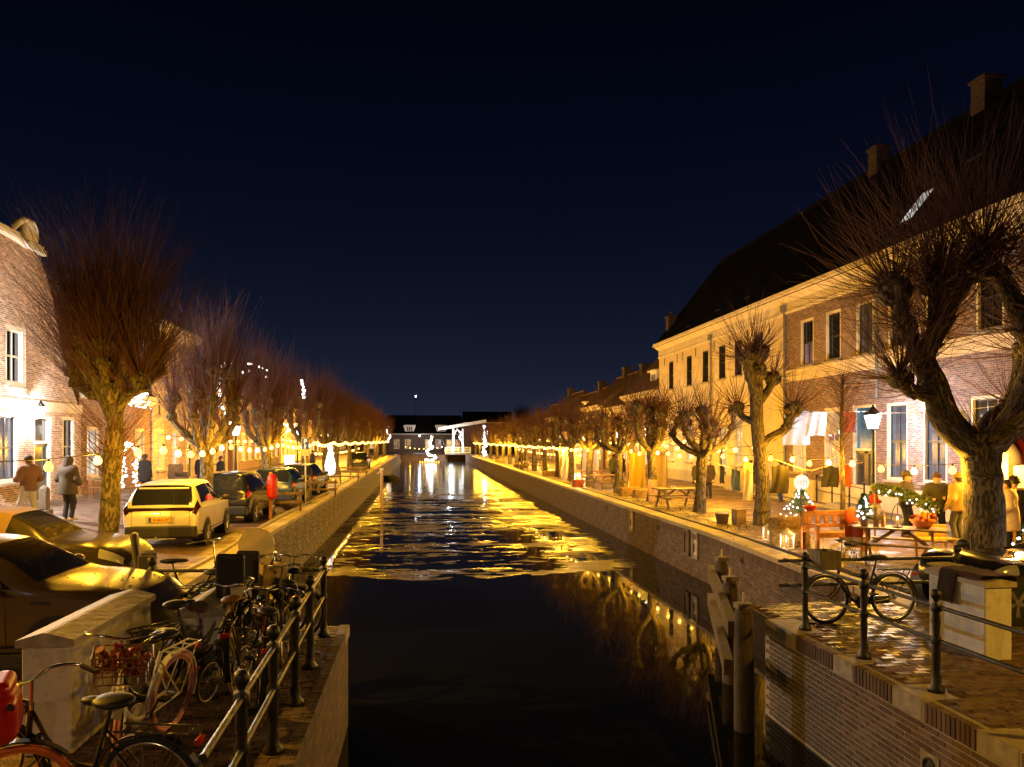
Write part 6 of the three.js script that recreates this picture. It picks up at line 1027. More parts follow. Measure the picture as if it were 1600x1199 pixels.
car('black car at the right edge behind the rug covered block', 9.68, 10.95, PI + 0.02, paint(0.012, 0.012, 0.012, 0.18), { st: [...HATCH.slice(0, 3).map(q => [q[0], ...q.slice(1)]), [-1.72, 0.26, 0.9, 1.05, 0.86, 0.90, 0.62], [-1.2, 0.24, 0.88, 1.2, 0.87, 0.90, 0.6], [-0.7, 0.24, 0.87, 1.2, 0.87, 0.90, 0.6], [0.1, 0.24, 0.85, 0.88, 0.87, 0.90, 0.7], [0.6, 0.24, 0.84, 0.87, 0.87, 0.895, 0.70], [1.34, 0.25, 0.85, 0.90, 0.86, 0.875, 0.68], [1.58, 0.28, 0.76, 0.81, 0.82, 0.83, 0.62], [1.68, 0.36, 0.60, 0.66, 0.68, 0.70, 0.55]] });
// ---------------------------------------------------------------- people
const skin = mat([0.52, 0.27, 0.17], 0.55);
function person(label, x, D, turn, o) {
  const y = o.y || 0, g = thing('person', label, 'person', x, y, -D, turn), s = (o.h || 1.76) / 1.78; g.scale.setScalar(s);
  const cell = o.cell || 0.024, sp = o.spread ?? 0.1, lean = o.lean || 0, tw = o.step || 0;
  const hipY = 0.92, P = { hl: [0.095, hipY, 0], hr: [-0.095, hipY, 0], al: [sp, 0.09, tw], ar: [-sp, 0.09, -tw] };
  if (o.footR) P.ar = o.footR; if (o.footL) P.al = o.footL;
  const ik = (a, b, l1, l2, bend) => { const A = V(...a), B = V(...b), d = B.clone().sub(A), L = Math.min(d.length(), l1 + l2 - 0.002), u = d.clone().normalize(), k = (l1 * l1 - l2 * l2 + L * L) / (2 * L), hh = Math.sqrt(Math.max(0, l1 * l1 - k * k)), n = V(...bend).addScaledVector(u, -V(...bend).dot(u)).normalize(), e = A.clone().addScaledVector(u, k).addScaledVector(n, hh), w = A.clone().addScaledVector(u, L); return [e.toArray(), w.toArray()]; };
  const [kl] = ik(P.hl, P.al, 0.43, 0.42, [0.1, 0, 1]), [kr] = ik(P.hr, P.ar, 0.43, 0.42, [-0.1, 0, 1]);
  const sh = k => [k * 0.185, 1.42, lean], neck = [0, 1.47, lean + 0.01], head = [0, 1.62, lean + 0.035];
  const [el, wl] = ik(sh(1), o.handL || [0.25, 0.88, 0.08], 0.29, 0.27, [0.6, -0.3, -0.8]), [er, wr] = ik(sh(-1), o.handR || [-0.25, 0.88, 0.08], 0.29, 0.27, [-0.6, -0.3, -0.8]);
  const tilt = o.nod || 0, hz = z => head[2] + z + tilt;
  const headF = (a, b, c) => {
    let f = capsule(a, b, c, [0, 1.665, hz(-0.012)], [0, 1.60, hz(0.018)], 0.098, 0.076);
    f = smin(f, capsule(a, b, c, [0, 1.54, hz(0.045)], [0, 1.56, hz(0.05)], 0.034, 0.04), 0.04);
    f = smin(f, capsule(a, b, c, [0, 1.645, hz(0.088)], [0, 1.605, hz(0.112)], 0.008, 0.014), 0.02);
    f = smin(f, Math.min(capsule(a, b, c, [0.088, 1.64, hz(0)], [0.092, 1.60, hz(0)], 0.018, 0.012), capsule(a, b, c, [-0.088, 1.64, hz(0)], [-0.092, 1.60, hz(0)], 0.018, 0.012)), 0.012);
    const eye = Math.min(Math.hypot(a - 0.034, b - 1.64, c - hz(0.10)), Math.hypot(a + 0.034, b - 1.64, c - hz(0.10))) - 0.017, mouth = capsule(a, b, c, [-0.022, 1.565, hz(0.104)], [0.022, 1.565, hz(0.104)], 0.006, 0.006);
    return Math.max(f, -eye, -mouth);
  };
  const bodyF = (a, b, c) => {
    let f = headF(a, b, c); f = smin(f, capsule(a, b, c, neck, [0, 1.58, hz(0)], 0.058, 0.055), 0.05);
    f = smin(f, capsule(a, b, c, [0.12, 1.38, lean], [-0.12, 1.38, lean], 0.10, 0.10), 0.08); f = smin(f, capsule(a, b, c, [0, 1.3, lean], [0, 0.98, 0], 0.13, 0.135), 0.1);
    for (const [q, e, w] of [[sh(1), el, wl], [sh(-1), er, wr]]) { f = smin(f, capsule(a, b, c, q, e, 0.052, 0.04), 0.05); f = smin(f, capsule(a, b, c, e, w, 0.04, 0.028), 0.03); }
    for (const [q, e, w] of [[P.hl, kl, P.al], [P.hr, kr, P.ar]]) { f = smin(f, capsule(a, b, c, q, e, 0.085, 0.055), 0.06); f = smin(f, capsule(a, b, c, e, w, 0.055, 0.038), 0.03); }
    return f;
  };
  const pts = [P.hl, P.hr, P.al, P.ar, kl, kr, el, er, wl, wr, [0.3, 1.85, 0.1], [-0.3, 0, -0.1]], lo = [0, 1, 2].map(k => Math.min(...pts.map(p => p[k])) - 0.3), hi = [0, 1, 2].map(k => Math.max(...pts.map(p => p[k])) + 0.3);
  lo[1] = -0.05; hi[1] = 1.9;
  const hand = (e, w, side) => {
    const d = V(...w).sub(V(...e)).normalize(), across = V().crossVectors(d, V(0, 0, 1)); if (across.lengthSq() < 0.05) across.set(1, 0, 0); across.normalize(); const nrm = V().crossVectors(across, d).normalize(), W0 = V(...w), at = (f, a, n) => W0.clone().addScaledVector(d, f).addScaledVector(across, a).addScaledVector(nrm, n).toArray();
    const bones = [[at(-0.02, 0, 0), at(0.035, 0, 0), 0.026, 0.024], [at(0.02, -0.02, 0), at(0.085, -0.026, 0), 0.016, 0.014], [at(0.02, 0.02, 0), at(0.085, 0.026, 0), 0.016, 0.014], [at(0.03, 0, 0), at(0.088, 0, 0), 0.018, 0.016]];
    const curl = o.grip ? 0.05 : 0.022;
    [[-0.03, 0.066], [-0.010, 0.08], [0.011, 0.076], [0.031, 0.058]].forEach(([a, L]) => { const m = at(0.085 + L * 0.45, a, curl * 0.25), t = at(0.085 + L * (o.grip ? 0.55 : 0.92), a, curl); bones.push([at(0.08, a, 0), m, 0.0095, 0.009], [m, t, 0.009, 0.0078]); });
    bones.push([at(0.02, -side * 0.026, 0.01), at(0.06, -side * 0.05, 0.025), 0.012, 0.0105], [at(0.06, -side * 0.05, 0.025), at(0.088, -side * 0.046, 0.035), 0.0105, 0.009]);
    const f = (a, b, c) => { let v = 9; bones.forEach((q, i) => { const k = capsule(a, b, c, q[0], q[1], q[2], q[3]); v = i < 4 ? smin(v, k, 0.015) : smin(v, k, 0.005); }); return v; };
    const l = [0, 1, 2].map(k => w[k] - 0.2), h = [0, 1, 2].map(k => w[k] + 0.2); return nets(f, l, h, o.near ? 0.006 : 0.011);
  };
  part(g, 'body', [nets(bodyF, lo, hi, cell), nets(headF, [-0.14, 1.5, lean - 0.12], [0.14, 1.8, lean + 0.2], o.near ? 0.007 : 0.014), hand(el, wl, 1), hand(er, wr, -1)], o.skin || skin);
  const hem = o.hem ?? 0.84, bulk = o.bulk ?? 0.03, wrinkle = (a, b, c) => 0.010 * (vnoise(a * 9 + 40, b * 14 + c * 7 + 40, 64, 5) - 0.5);
  part(g, o.coatName || 'jacket', nets((a, b, c) => {
    let f = capsule(a, b, c, [0.13, 1.38, lean], [-0.13, 1.38, lean], 0.105 + bulk, 0.105 + bulk); f = smin(f, capsule(a, b, c, [0, 1.3, lean], [0, Math.min(0.95, hem + 0.1), 0.01], 0.145 + bulk, 0.165 + bulk), 0.12);
    if (hem < 0.8) f = smin(f, capsule(a, b, c, [0, 0.95, 0], [0, hem, 0], 0.17 + bulk, 0.2 + bulk), 0.1);
    f = Math.max(f, hem - b); const arm = (q, e, w) => smin(capsule(a, b, c, q, e, 0.062 + bulk, 0.05 + bulk), capsule(a, b, c, e, [lerp(e[0], w[0], 0.92), lerp(e[1], w[1], 0.92), lerp(e[2], w[2], 0.92)], 0.05 + bulk, 0.036 + bulk * 0.7), 0.03);
    f = smin(f, Math.min(arm(sh(1), el, wl), arm(sh(-1), er, wr)), 0.05); f = smin(f, capsule(a, b, c, [0, 1.46, lean - 0.01], [0, 1.50, lean + 0.005], 0.078, 0.075), 0.04);
    if (o.hood) f = smin(f, capsule(a, b, c, [0.06, 1.47, lean - 0.09], [-0.06, 1.47, lean - 0.09], 0.07, 0.07), 0.05);
    return Math.max(f, b - 1.545) + wrinkle(a, b, c);
  }, lo, hi, cell), o.coat);
  part(g, 'trousers', nets((a, b, c) => {
    let f = capsule(a, b, c, [0.05, 0.95, 0], [-0.05, 0.95, 0], 0.135, 0.135);
    for (const [q, e, w] of [[P.hl, kl, P.al], [P.hr, kr, P.ar]]) f = smin(f, smin(capsule(a, b, c, q, e, 0.1, 0.078), capsule(a, b, c, e, w, 0.076, 0.066), 0.03), 0.05);
    return Math.max(f, 0.05 - b, b - 1.02) + 1.5 * wrinkle(a, b, c);
  }, lo, hi, cell), o.trousers);
  for (const [w, k] of [[P.al, 1], [P.ar, -1]]) part(g, 'shoe', nets((a, b, c) => Math.max(smin(capsule(a, b, c, [w[0], w[1] - 0.035, w[2] - 0.03], [w[0] + k * 0.03, w[1] - 0.045, w[2] + 0.17], 0.05, 0.042), capsule(a, b, c, w, [w[0], w[1] + 0.05, w[2]], 0.052, 0.052), 0.04), w[1] - 0.09 - b), [w[0] - 0.12, w[1] - 0.12, w[2] - 0.14], [w[0] + 0.14, w[1] + 0.14, w[2] + 0.28], 0.016), o.shoes || mat([0.05, 0.03, 0.02], 0.5));
  const hr = o.hair || mat([0.04, 0.025, 0.015], 0.85), hl = [-0.17, 1.48, lean - 0.18], hh = [0.17, 1.86, lean + 0.26];
  part(g, 'hair', nets((a, b, c) => Math.max(capsule(a, b, c, [0, 1.668, hz(-0.02)], [0, 1.6, hz(-0.03)], 0.107, 0.088), (c - hz(0.045)) + (1.68 - b) * 0.9, 1.555 - b), hl, hh, 0.014), hr);
  if (o.beard) part(g, 'beard', nets((a, b, c) => Math.max(capsule(a, b, c, [-0.04, 1.54, hz(0.05)], [0.04, 1.54, hz(0.05)], 0.045, 0.045), b - 1.565, hz(0.02) - c), hl, hh, 0.012), mat([0.3, 0.26, 0.22], 0.9));
  if (o.hat === 'beanie') part(g, 'knitted_hat', nets((a, b, c) => Math.max(capsule(a, b, c, [0, 1.70, hz(-0.015)], [0, 1.655, hz(-0.01)], 0.115, 0.122), 1.665 - b) + 0.004 * Math.sin(Math.atan2(a, c - hz(0)) * 26), hl, hh, 0.012), o.hatMat);
  if (o.hat === 'cap') part(g, 'flat_cap', nets((a, b, c) => { let f = Math.max(capsule(a, b, c, [0, 1.715, hz(-0.03)], [0, 1.70, hz(0.05)], 0.118, 0.10), 1.69 - b); return smin(f, Math.max(capsule(a, b, c, [-0.05, 1.685, hz(0.115)], [0.05, 1.685, hz(0.115)], 0.05, 0.05), Math.abs(b - 1.688) - 0.012), 0.03); }, hl, hh, 0.012), o.hatMat);
  if (o.hat === 'fur') part(g, 'fur_hat', nets((a, b, c) => Math.max(capsule(a, b, c, [0, 1.73, hz(-0.02)], [0, 1.69, hz(-0.02)], 0.12, 0.15), 1.645 - b) + 0.03 * (vnoise(a * 40 + 40, b * 40 + c * 33 + 40, 256, 3) - 0.5), hl, hh, 0.011), o.hatMat);
  if (o.hat === 'hood') part(g, 'hood', nets((a, b, c) => { const f = capsule(a, b, c, [0, 1.67, hz(-0.02)], [0, 1.54, lean - 0.02], 0.135, 0.12); return Math.max(f, -(f + 0.022), c - hz(0.07)); }, hl, hh, 0.012), o.coat);
  if (o.collar) part(g, 'fur_collar', nets((a, b, c) => { const r = Math.hypot(a, (c - lean - 0.01) * 0.95) - 0.105; return Math.hypot(r, b - 1.475) - 0.052 + 0.03 * (vnoise(a * 30 + 40, b * 30 + c * 24 + 40, 256, 9) - 0.5); }, [-0.24, 1.36, lean - 0.24], [0.24, 1.6, lean + 0.26], 0.014), o.collar);
  return g;
}
const cloth = (r, g, b, k = 0.9) => mat([r, g, b], k, { ...T.wool, bumpScale: 0.004 });
const dark = cloth(0.018, 0.016, 0.015), denim = cloth(0.03, 0.045, 0.085), navy = cloth(0.02, 0.022, 0.035);
// left pavement
person('person in a brown sweater and pale jeans standing on the left pavement', -10.73, 22.5, -PI / 2 - 0.5, { y: 0.36, h: 1.9, coat: cloth(0.17, 0.085, 0.045), trousers: cloth(0.42, 0.40, 0.36), handL: [0.16, 1.12, 0.28], handR: [-0.2, 1.05, 0.2], footL: [0.17, 0.09, 0.2], footR: [-0.14, 0.09, -0.12], shoes: mat([0.16, 0.05, 0.03], 0.5), near: true });
person('person in a dark coat and black trousers with pale shoes on the left pavement', -10.15, 23.5, PI * 0.9, { y: 0.33, h: 1.86, coat: cloth(0.07, 0.05, 0.03), trousers: dark, hem: 0.72, bulk: 0.045, handL: [0.22, 1.0, 0.2], handR: [-0.22, 1.0, 0.2], shoes: mat([0.45, 0.36, 0.26], 0.6), hat: 'hood' });
// right, between the tree and the house
person('man in a flat cap and dark waistcoat behind the green garland', 13.1, 19.6, 0.5, { near: true, h: 1.78, coat: cloth(0.10, 0.08, 0.055), trousers: dark, handL: [0.16, 1.1, 0.3], handR: [-0.2, 1.08, 0.28], hat: 'cap', hatMat: cloth(0.11, 0.085, 0.06), hem: 0.86 });
person('bearded man in a dark olive coat and brown knitted hat holding something', 13.4, 18.75, -0.35, { near: true, h: 1.78, coat: cloth(0.065, 0.06, 0.04), trousers: dark, bulk: 0.045, handL: [0.1, 1.16, 0.32], handR: [-0.2, 1.13, 0.34], grip: true, hat: 'beanie', hatMat: cloth(0.13, 0.07, 0.04), beard: true });
person('person in a mustard yellow coat seen from behind, left of the big trunk', 13.72, 18.35, PI + 0.3, { near: true, h: 1.80, coat: cloth(0.5, 0.33, 0.09), trousers: cloth(0.09, 0.08, 0.045), bulk: 0.05, hem: 0.82, handL: [0.26, 0.92, 0.12], handR: [-0.26, 0.92, 0.12], hat: 'beanie', hatMat: cloth(0.42, 0.28, 0.08) });
person('person in a cream hooded long coat, half hidden by the big trunk', 13.62, 16.55, -2.2, { near: true, h: 1.74, coat: cloth(0.62, 0.48, 0.27), trousers: dark, bulk: 0.055, hem: 0.55, handL: [0.24, 0.98, 0.18], handR: [-0.22, 1.05, 0.22], hood: true, hair: mat([0.03, 0.02, 0.015], 0.9) });
person('person in a dark fur hat and pale fur collar at the right edge', 14.15, 17.0, -0.6, { near: true, h: 1.74, coat: dark, trousers: dark, bulk: 0.06, hem: 0.5, hat: 'fur', hatMat: cloth(0.022, 0.016, 0.014), collar: cloth(0.5, 0.36, 0.16), hair: mat([0.02, 0.012, 0.01], 0.9) });
// farther groups, dark against the lights
[[12.3, 33.4, 0.4, dark, 'person in a black coat standing behind the round tables, nearest of a pair'], [13.0, 33.9, -0.8, cloth(0.03, 0.02, 0.015), 'person in a dark brown coat facing the black coated one'], [14.7, 33.2, 1.2, navy, 'person in a navy coat beside the hanging stockings'], [15.3, 31.5, -2.3, denim, 'person in blue jeans on the steps side of the right pavement'], [11.7, 46.4, 2.4, cloth(0.04, 0.045, 0.02), 'person in a dark green cape beside the far picnic table'], [12.4, 47.0, -2.2, dark, 'person in black next to the one in a green cape'], [-9.9, 36.2, 0.3, dark, 'person in black between the parked cars and the left houses'], [-9.3, 37.0, 1.9, navy, 'person in a navy jacket behind the teal car'], [-10.6, 31.0, 2.6, dark, 'person in dark clothes behind the first white car roof'], [9.0, 70, 1, dark, 'distant dark figure on the right quay'], [-8.6, 62, 2, navy, 'distant figure on the left pavement'], [10.9, 57, 2, cloth(0.2, 0.04, 0.04), 'distant figure in a dark red coat on the right quay']].forEach(([x, D, t, c, label]) => person(label, x, D, t, { y: x < -8.5 ? leftRise(x) : 0, cell: 0.034, coat: c, trousers: c === denim ? denim : dark, bulk: 0.04, hem: 0.7, hat: D > 45 ? 'beanie' : undefined, hatMat: dark }));

// ---------------------------------------------------------------- tables, bench, straw, lanterns
function picnicTable(label, x, D, turn, m = M.wood, group) {
  const g = thing('picnic_table', label, 'picnic table', x, 0, -D, turn, group), R = rng(Math.round(D * 7));
  for (let i = 0; i < 5; i++) part(g, 'plank', rbox(1.8, 0.04, 0.142, 0.008), m).position.set(0.02 * (R() - 0.5), 0.745, (i - 2) * 0.15);
  for (const z of [-0.72, -0.58, 0.58, 0.72]) part(g, 'bench_plank', rbox(1.8, 0.04, 0.132, 0.008), m).position.set(0, 0.44, z);
  for (const sx of [-0.62, 0.62]) { for (const s of [-1, 1]) part(g, 'leg', bar(V(sx, 0, s * 0.66), V(sx, 0.72, s * 0.24), 0.045, 0.1), m); part(g, 'crossbar', [bar(V(sx + 0.047, 0.395, -0.78), V(sx + 0.047, 0.395, 0.78), 0.045, 0.095)], m); part(g, 'top_batten', bar(V(sx - 0.047, 0.69, -0.34), V(sx - 0.047, 0.69, 0.34), 0.045, 0.07), m); }
  part(g, 'brace', [bar(V(-0.57, 0.36, 0), V(-0.1, 0.7, 0), 0.04, 0.07), bar(V(0.57, 0.36, 0), V(0.1, 0.7, 0), 0.04, 0.07)], m);
  return g;
}
picnicTable('wooden picnic table decorated with tree, lantern and bowl beside the big trunk', 10.25, 15.55, -0.62);
picnicTable('wooden picnic table standing empty between the third and fourth right limes', 9.95, 29.3, 0.08);
picnicTable('reddish picnic table with glowing lights under it far along the right quay', 10.2, 46.4, 0.15, M.orangeWood);
picnicTable('wooden picnic table beside the fifth right lime', 10.05, 41.0, 0.2);
picnicTable('distant picnic table on the right quay near the straw chairs', 9.6, 67, 0.2);
// pale trestle with candles left of it
for (const [dx, dz] of [[-0.28, 0.1], [-0.12, -0.05]]) { const c = part(scene, 'tea_light', [lathe([[0, 0], [0.035, 0], [0.04, 0.07], [0.034, 0.07], [0.03, 0.02], [0, 0.02]], 12)], mat([0.7, 0.68, 0.6], 0.3)); c.position.set(9.95 + dx, 0.765, -29.3 + dz); tag(c, dx < -0.2 ? 'small pale tea light, left of the pair on the empty picnic table' : 'small pale tea light, right of the pair on the empty picnic table', 'candle'); }
// orange garden bench with a panelled back
{
  const g = thing('garden_bench', 'orange wooden bench with open panelled back on the right quay', 'bench', 9.85, 0, -17.55, 0.10), m = M.orangeWood;
  for (const sx of [-0.62, 0.62]) { part(g, 'leg', [box(0.08, 0.92, 0.08, sx, 0.46, -0.28)], m); part(g, 'leg', [box(0.08, 0.62, 0.08, sx, 0.31, 0.28)], m); part(g, 'armrest', rbox(0.1, 0.045, 0.66, 0.01, sx, 0.64, 0.02), m); }
  for (let i = 0; i < 4; i++) part(g, 'slat', rbox(1.3, 0.03, 0.12, 0.006, 0, 0.44, -0.18 + i * 0.135), m);
  part(g, 'apron', [box(1.16, 0.09, 0.03, 0, 0.38, 0.28)], m);
  part(g, 'back_rail', [rbox(1.32, 0.13, 0.045, 0.01, 0, 0.86, -0.28)], m); part(g, 'back_rail', [rbox(1.16, 0.09, 0.04, 0.01, 0, 0.56, -0.28)], m);
  for (let i = 0; i < 5; i++) part(g, 'back_panel', rbox(i === 4 ? 0.2 : 0.12, 0.22, 0.03, 0.006, -0.46 + i * 0.235, 0.7, -0.28), m);
}
{ const o = part(scene, 'bowl', lathe([[0, 0], [0.1, 0], [0.17, 0.1], [0.18, 0.115], [0.165, 0.11], [0.09, 0.02], [0, 0.02]], 20), mat([0.5, 0.03, 0.015], 0.35)); o.position.set(9.42, 0.925, -17.85); tag(o, 'red bowl standing on the left end of the orange bench back', 'bowl'); }
{ const o = part(scene, 'cushion', tr(new THREE.SphereGeometry(0.2, 20, 14).scale(1, 1, 0.42), 10.42, 0.80, -17.72, 0, 0.2), cloth(0.6, 0.12, 0.05)); tag(o, 'red cushion propped at the right end of the orange bench', 'cushion'); }
function strawBale(label, x, D, y, turn, seed, w = 0.9, group) {
  const g = thing('straw_bale', label, 'straw bale', x, y, -D, turn, group), R = rng(seed), b = new THREE.BoxGeometry(w, 0.36, 0.46, 14, 7, 8), p = b.attributes.position;
  for (let i = 0; i < p.count; i++) { const q = V().fromBufferAttribute(p, i), n = q.clone().normalize(), k = 0.05 * (vnoise(q.x * 12 + 30, q.y * 16 + q.z * 12 + 30, 256, seed) - 0.5); q.addScaledVector(n, k); p.setXYZ(i, q.x, q.y, q.z); } b.computeVertexNormals();
  part(g, 'bale', uvBox(b.translate(0, 0.18, 0)), M.hay);
  const t = new Twigs(); for (let i = 0; i < 900; i++) { const f = R(), s = f < 0.45 ? V((R() - 0.5) * w, 0.355, (R() - 0.5) * 0.46) : f < 0.75 ? V((R() - 0.5) * w, 0.36 * R(), 0.23) : V((R() < 0.5 ? -0.5 : 0.5) * w, 0.36 * R(), (R() - 0.5) * 0.46); t.add(s, V(R() - 0.5, (R() - 0.4) * 0.7, R() - 0.4).normalize(), 0.06 + 0.14 * R(), 0.0055, 0, R, 2); }
  part(g, 'straw', t.geo(), mat([0.55, 0.39, 0.14], 0.8)).userData.kind = 'stuff';
  part(g, 'twine', [-0.2, 0.2].map(k => new THREE.TorusGeometry(0.21, 0.004, 4, 24).scale(1.13, 0.95, 1).rotateY(PI / 2).translate(k, 0.18, 0)), mat([0.35, 0.12, 0.03], 0.8));
}
strawBale('straw bale on the ground left of the orange bench', 9.15, 18.35, 0, 0.3, 3);
strawBale('straw bale lying on top behind the orange bench', 9.3, 18.75, 0.30, 0.15, 4, 0.85);
strawBale('straw bale, left of the two beside the fourth right lime', 9.85, 36.0, 0, 0.2, 5, 0.95); strawBale('straw bale, right of the two beside the fourth right lime', 10.15, 34.5, 0, 0.05, 6, 1.0);
strawBale('straw bale beyond the reddish picnic table', 9.3, 56, 0, 0.3, 7, 1); strawBale('straw bale far along the right quay', 9.2, 73, 0, 0.3, 8, 1);
strawBale('straw bale beside the right end of the canal', 9.1, 90, 0, 0.3, 9, 1.1);
const candleGlow = glow(WARM, 6), wax = mat([0.8, 0.74, 0.6], 0.5);
function lantern(label, x, D, y, s = 1, power = 2.2) {
  const g = thing('candle_lantern', label, 'lantern', x, y, -D, 0.4, s === 1 ? null : null); g.scale.setScalar(s); const m = M.whitePaint;
  part(g, 'base', [rbox(0.24, 0.03, 0.24, 0.006, 0, 0.015, 0)], m);
  for (const [a, b] of [[1, 1], [1, -1], [-1, 1], [-1, -1]]) part(g, 'post', box(0.02, 0.3, 0.02, a * 0.1, 0.18, b * 0.1), m);
  const rf = part(g, 'roof', [tr(new THREE.CylinderGeometry(0.05, 0.185, 0.09, 4), 0, 0.375, 0, 0, PI / 4), tr(new THREE.CylinderGeometry(0.035, 0.045, 0.05, 8), 0, 0.44, 0)], m); part(rf, 'ring', tr(new THREE.TorusGeometry(0.04, 0.006, 6, 14), 0, 0.5, 0), M.steel);
  part(g, 'candle', rodp(0, 0.03, 0, 0, 0.17, 0, 0.04, 0.04, 12), wax); part(g, 'flame', tr(new THREE.SphereGeometry(0.03, 8, 8).scale(1, 2, 1), 0, 0.235, 0), candleGlow);
  for (const [px, pz, t] of [[0.1, 0, PI / 2], [-0.1, 0, PI / 2], [0, 0.1, 0], [0, -0.1, 0]]) part(g, 'glass_pane', tr(new THREE.BoxGeometry(0.18, 0.28, 0.003), px, 0.18, pz, 0, t), new THREE.MeshPhysicalMaterial({ color: lin(0.95, 0.95, 0.95), transmission: 1, thickness: 0, roughness: 0.05 }));
  pointLight(g, 0, 0.235, 0, WARM, power, 1.2);
}
lantern('white candle lantern standing alone on the quay, left of the straw bale', 9.05, 19.3, 0, 1.05);
lantern('white candle lantern close in front of the straw bale', 8.78, 17.75, 0, 1.1);
lantern('small white lantern with a bright light among the chairs by the stockings', 12.9, 30.6, 0.75, 0.8, 3);
lantern('bright white lantern on a red crate far along the quay', 8.6, 42.2, 0.45, 1.0, 7);
lantern('bright white lantern under the reddish picnic table', 9.9, 46.0, 0.05, 1.1, 7);
{ const g = thing('crate', 'red wooden crate carrying a bright lantern on the right quay', 'crate', 8.6, 0, -42.2, 0.2); for (let i = 0; i < 3; i++) for (const s of [-1, 1]) { part(g, 'slat', rbox(0.5, 0.12, 0.02, 0.004, 0, 0.08 + i * 0.14, s * 0.2), mat([0.3, 0.06, 0.04], 0.7)); part(g, 'slat', rbox(0.02, 0.12, 0.38, 0.004, s * 0.24, 0.08 + i * 0.14, 0), mat([0.3, 0.06, 0.04], 0.7)); } part(g, 'lid', rbox(0.52, 0.02, 0.42, 0.004, 0, 0.44, 0), mat([0.3, 0.06, 0.04], 0.7)); }
// boxes and a flower tub at the foot of the second tree
{ const g = thing('planter_box', 'pale wooden box at the foot of the second right lime', 'box', 9.95, 0, -23.35, 0.3); for (let i = 0; i < 4; i++) part(g, 'board', rbox(0.085, 0.44, 0.28, 0.006, -0.14 + i * 0.092, 0.23, 0), M.wood); part(g, 'rim', rbox(0.4, 0.03, 0.32, 0.005, 0, 0.455, 0), M.wood); }
{ const g = thing('basket', 'dark wicker basket with a pale cloth beside the wooden box', 'basket', 9.5, 0, -23.6); part(g, 'weave', lathe([[0, 0], [0.17, 0], [0.22, 0.3], [0.235, 0.31], [0.2, 0.29], [0.15, 0.03], [0, 0.03]], 18), mat([0.1, 0.055, 0.03], 0.9, { bumpMap: T.grain, bumpScale: 0.01 })); part(g, 'cloth', tr(new THREE.SphereGeometry(0.2, 16, 8, 0, 6.3, 0, 1.57).scale(1, 0.4, 1), 0, 0.3, 0), cloth(0.7, 0.65, 0.55)); }
{ const o = part(scene, 'garden_stake', rodp(11.25, 0, -22.8, 11.02, 0.75, -23.0, 0.018, 0.018, 6), M.wood); tag(o, 'thin pale stake leaning on the second right lime', 'stake'); }
{ const o = part(scene, 'sandwich_board', [slab([[-0.25, 0], [0.25, 0], [0.25, 0.95], [-0.25, 0.95]], 0.03)], M.wood); o.position.set(9.85, 0, -32.15); o.rotation.set(-0.15, 0.4, 0); tag(o, 'yellow board leaning against the fourth right lime', 'board'); }

// fir trees with white lights
function fir(label, x, D, y, h, rad, lights, seed, group, power = 0, pot) {
  const g = thing('fir_tree', label, 'christmas tree', x, y, -D, seed), R = rng(seed), t = new Twigs(), P = [];
  part(g, 'trunk', rodp(0, 0, 0, 0, h * 0.96, 0, 0.035 * h, 0.008, 8), M.bark);
  const br = [];
  for (let i = 0; i < 150 * h; i++) {
    const k = Math.pow(R(), 0.8), yy = h * (0.1 + 0.88 * k), L = rad * (1 - k) * (0.75 + 0.4 * R()) + 0.04, a = R() * 6.28, d = V(Math.cos(a), -0.12 + 0.35 * R(), Math.sin(a)).normalize(), p0 = V(0, yy, 0);
    br.push(rod(p0, p0.clone().addScaledVector(d, L), 0.006, 0.002, 4));
    for (let j = 0; j < 34; j++) { const f = 0.15 + 0.85 * R(), q = p0.clone().addScaledVector(d, L * f); t.add(q, d.clone().multiplyScalar(0.8).add(V(R() - 0.5, R() - 0.5, R() - 0.5).multiplyScalar(1.7)).normalize(), 0.03 + 0.05 * R(), 0.0042, 0, R, 1); }
  }
  part(g, 'branch', br, M.bark).userData.kind = 'stuff';
  part(g, 'needles', t.geo(), mat([0.05, 0.115, 0.035], 0.6)).userData.kind = 'stuff';
  for (let i = 0; i < lights; i++) { const k = R() * 0.95, a = R() * 6.28, rr = rad * (1 - k) * 0.95; const l = part(g, 'fairy_light', fairyGeo, fairyGlow); l.position.set(Math.cos(a) * rr, h * (0.1 + 0.86 * k), Math.sin(a) * rr); }
  if (pot) part(g, 'pot', lathe([[0, -0.1], [0.07, -0.1], [0.09, 0.06], [0.08, 0.06], [0, 0.04]], 14), mat([0.16, 0.1, 0.05], 0.8));
  if (power) pointLight(g, 0.0, h * 0.5, rad * 0.9, WHITE, power, 5);
  return g;
}
const fairyGeo = new THREE.IcosahedronGeometry(0.026, 1), fairyGlow = glow(WHITE, 7);
fir('christmas tree with white lights under the round sign', 12.5, 24.3, 0, 1.12, 0.72, 40, 5, null, 1.6);
fir('small potted christmas tree on the decorated picnic table', 9.62, 15.85, 0.865, 0.62, 0.2, 16, 6, null, 0, true).scale.setScalar(1);
fir('christmas tree with white lights to the right of the big trunk', 11.95, 13.7, 0, 1.35, 0.75, 40, 8, null, 1.6);
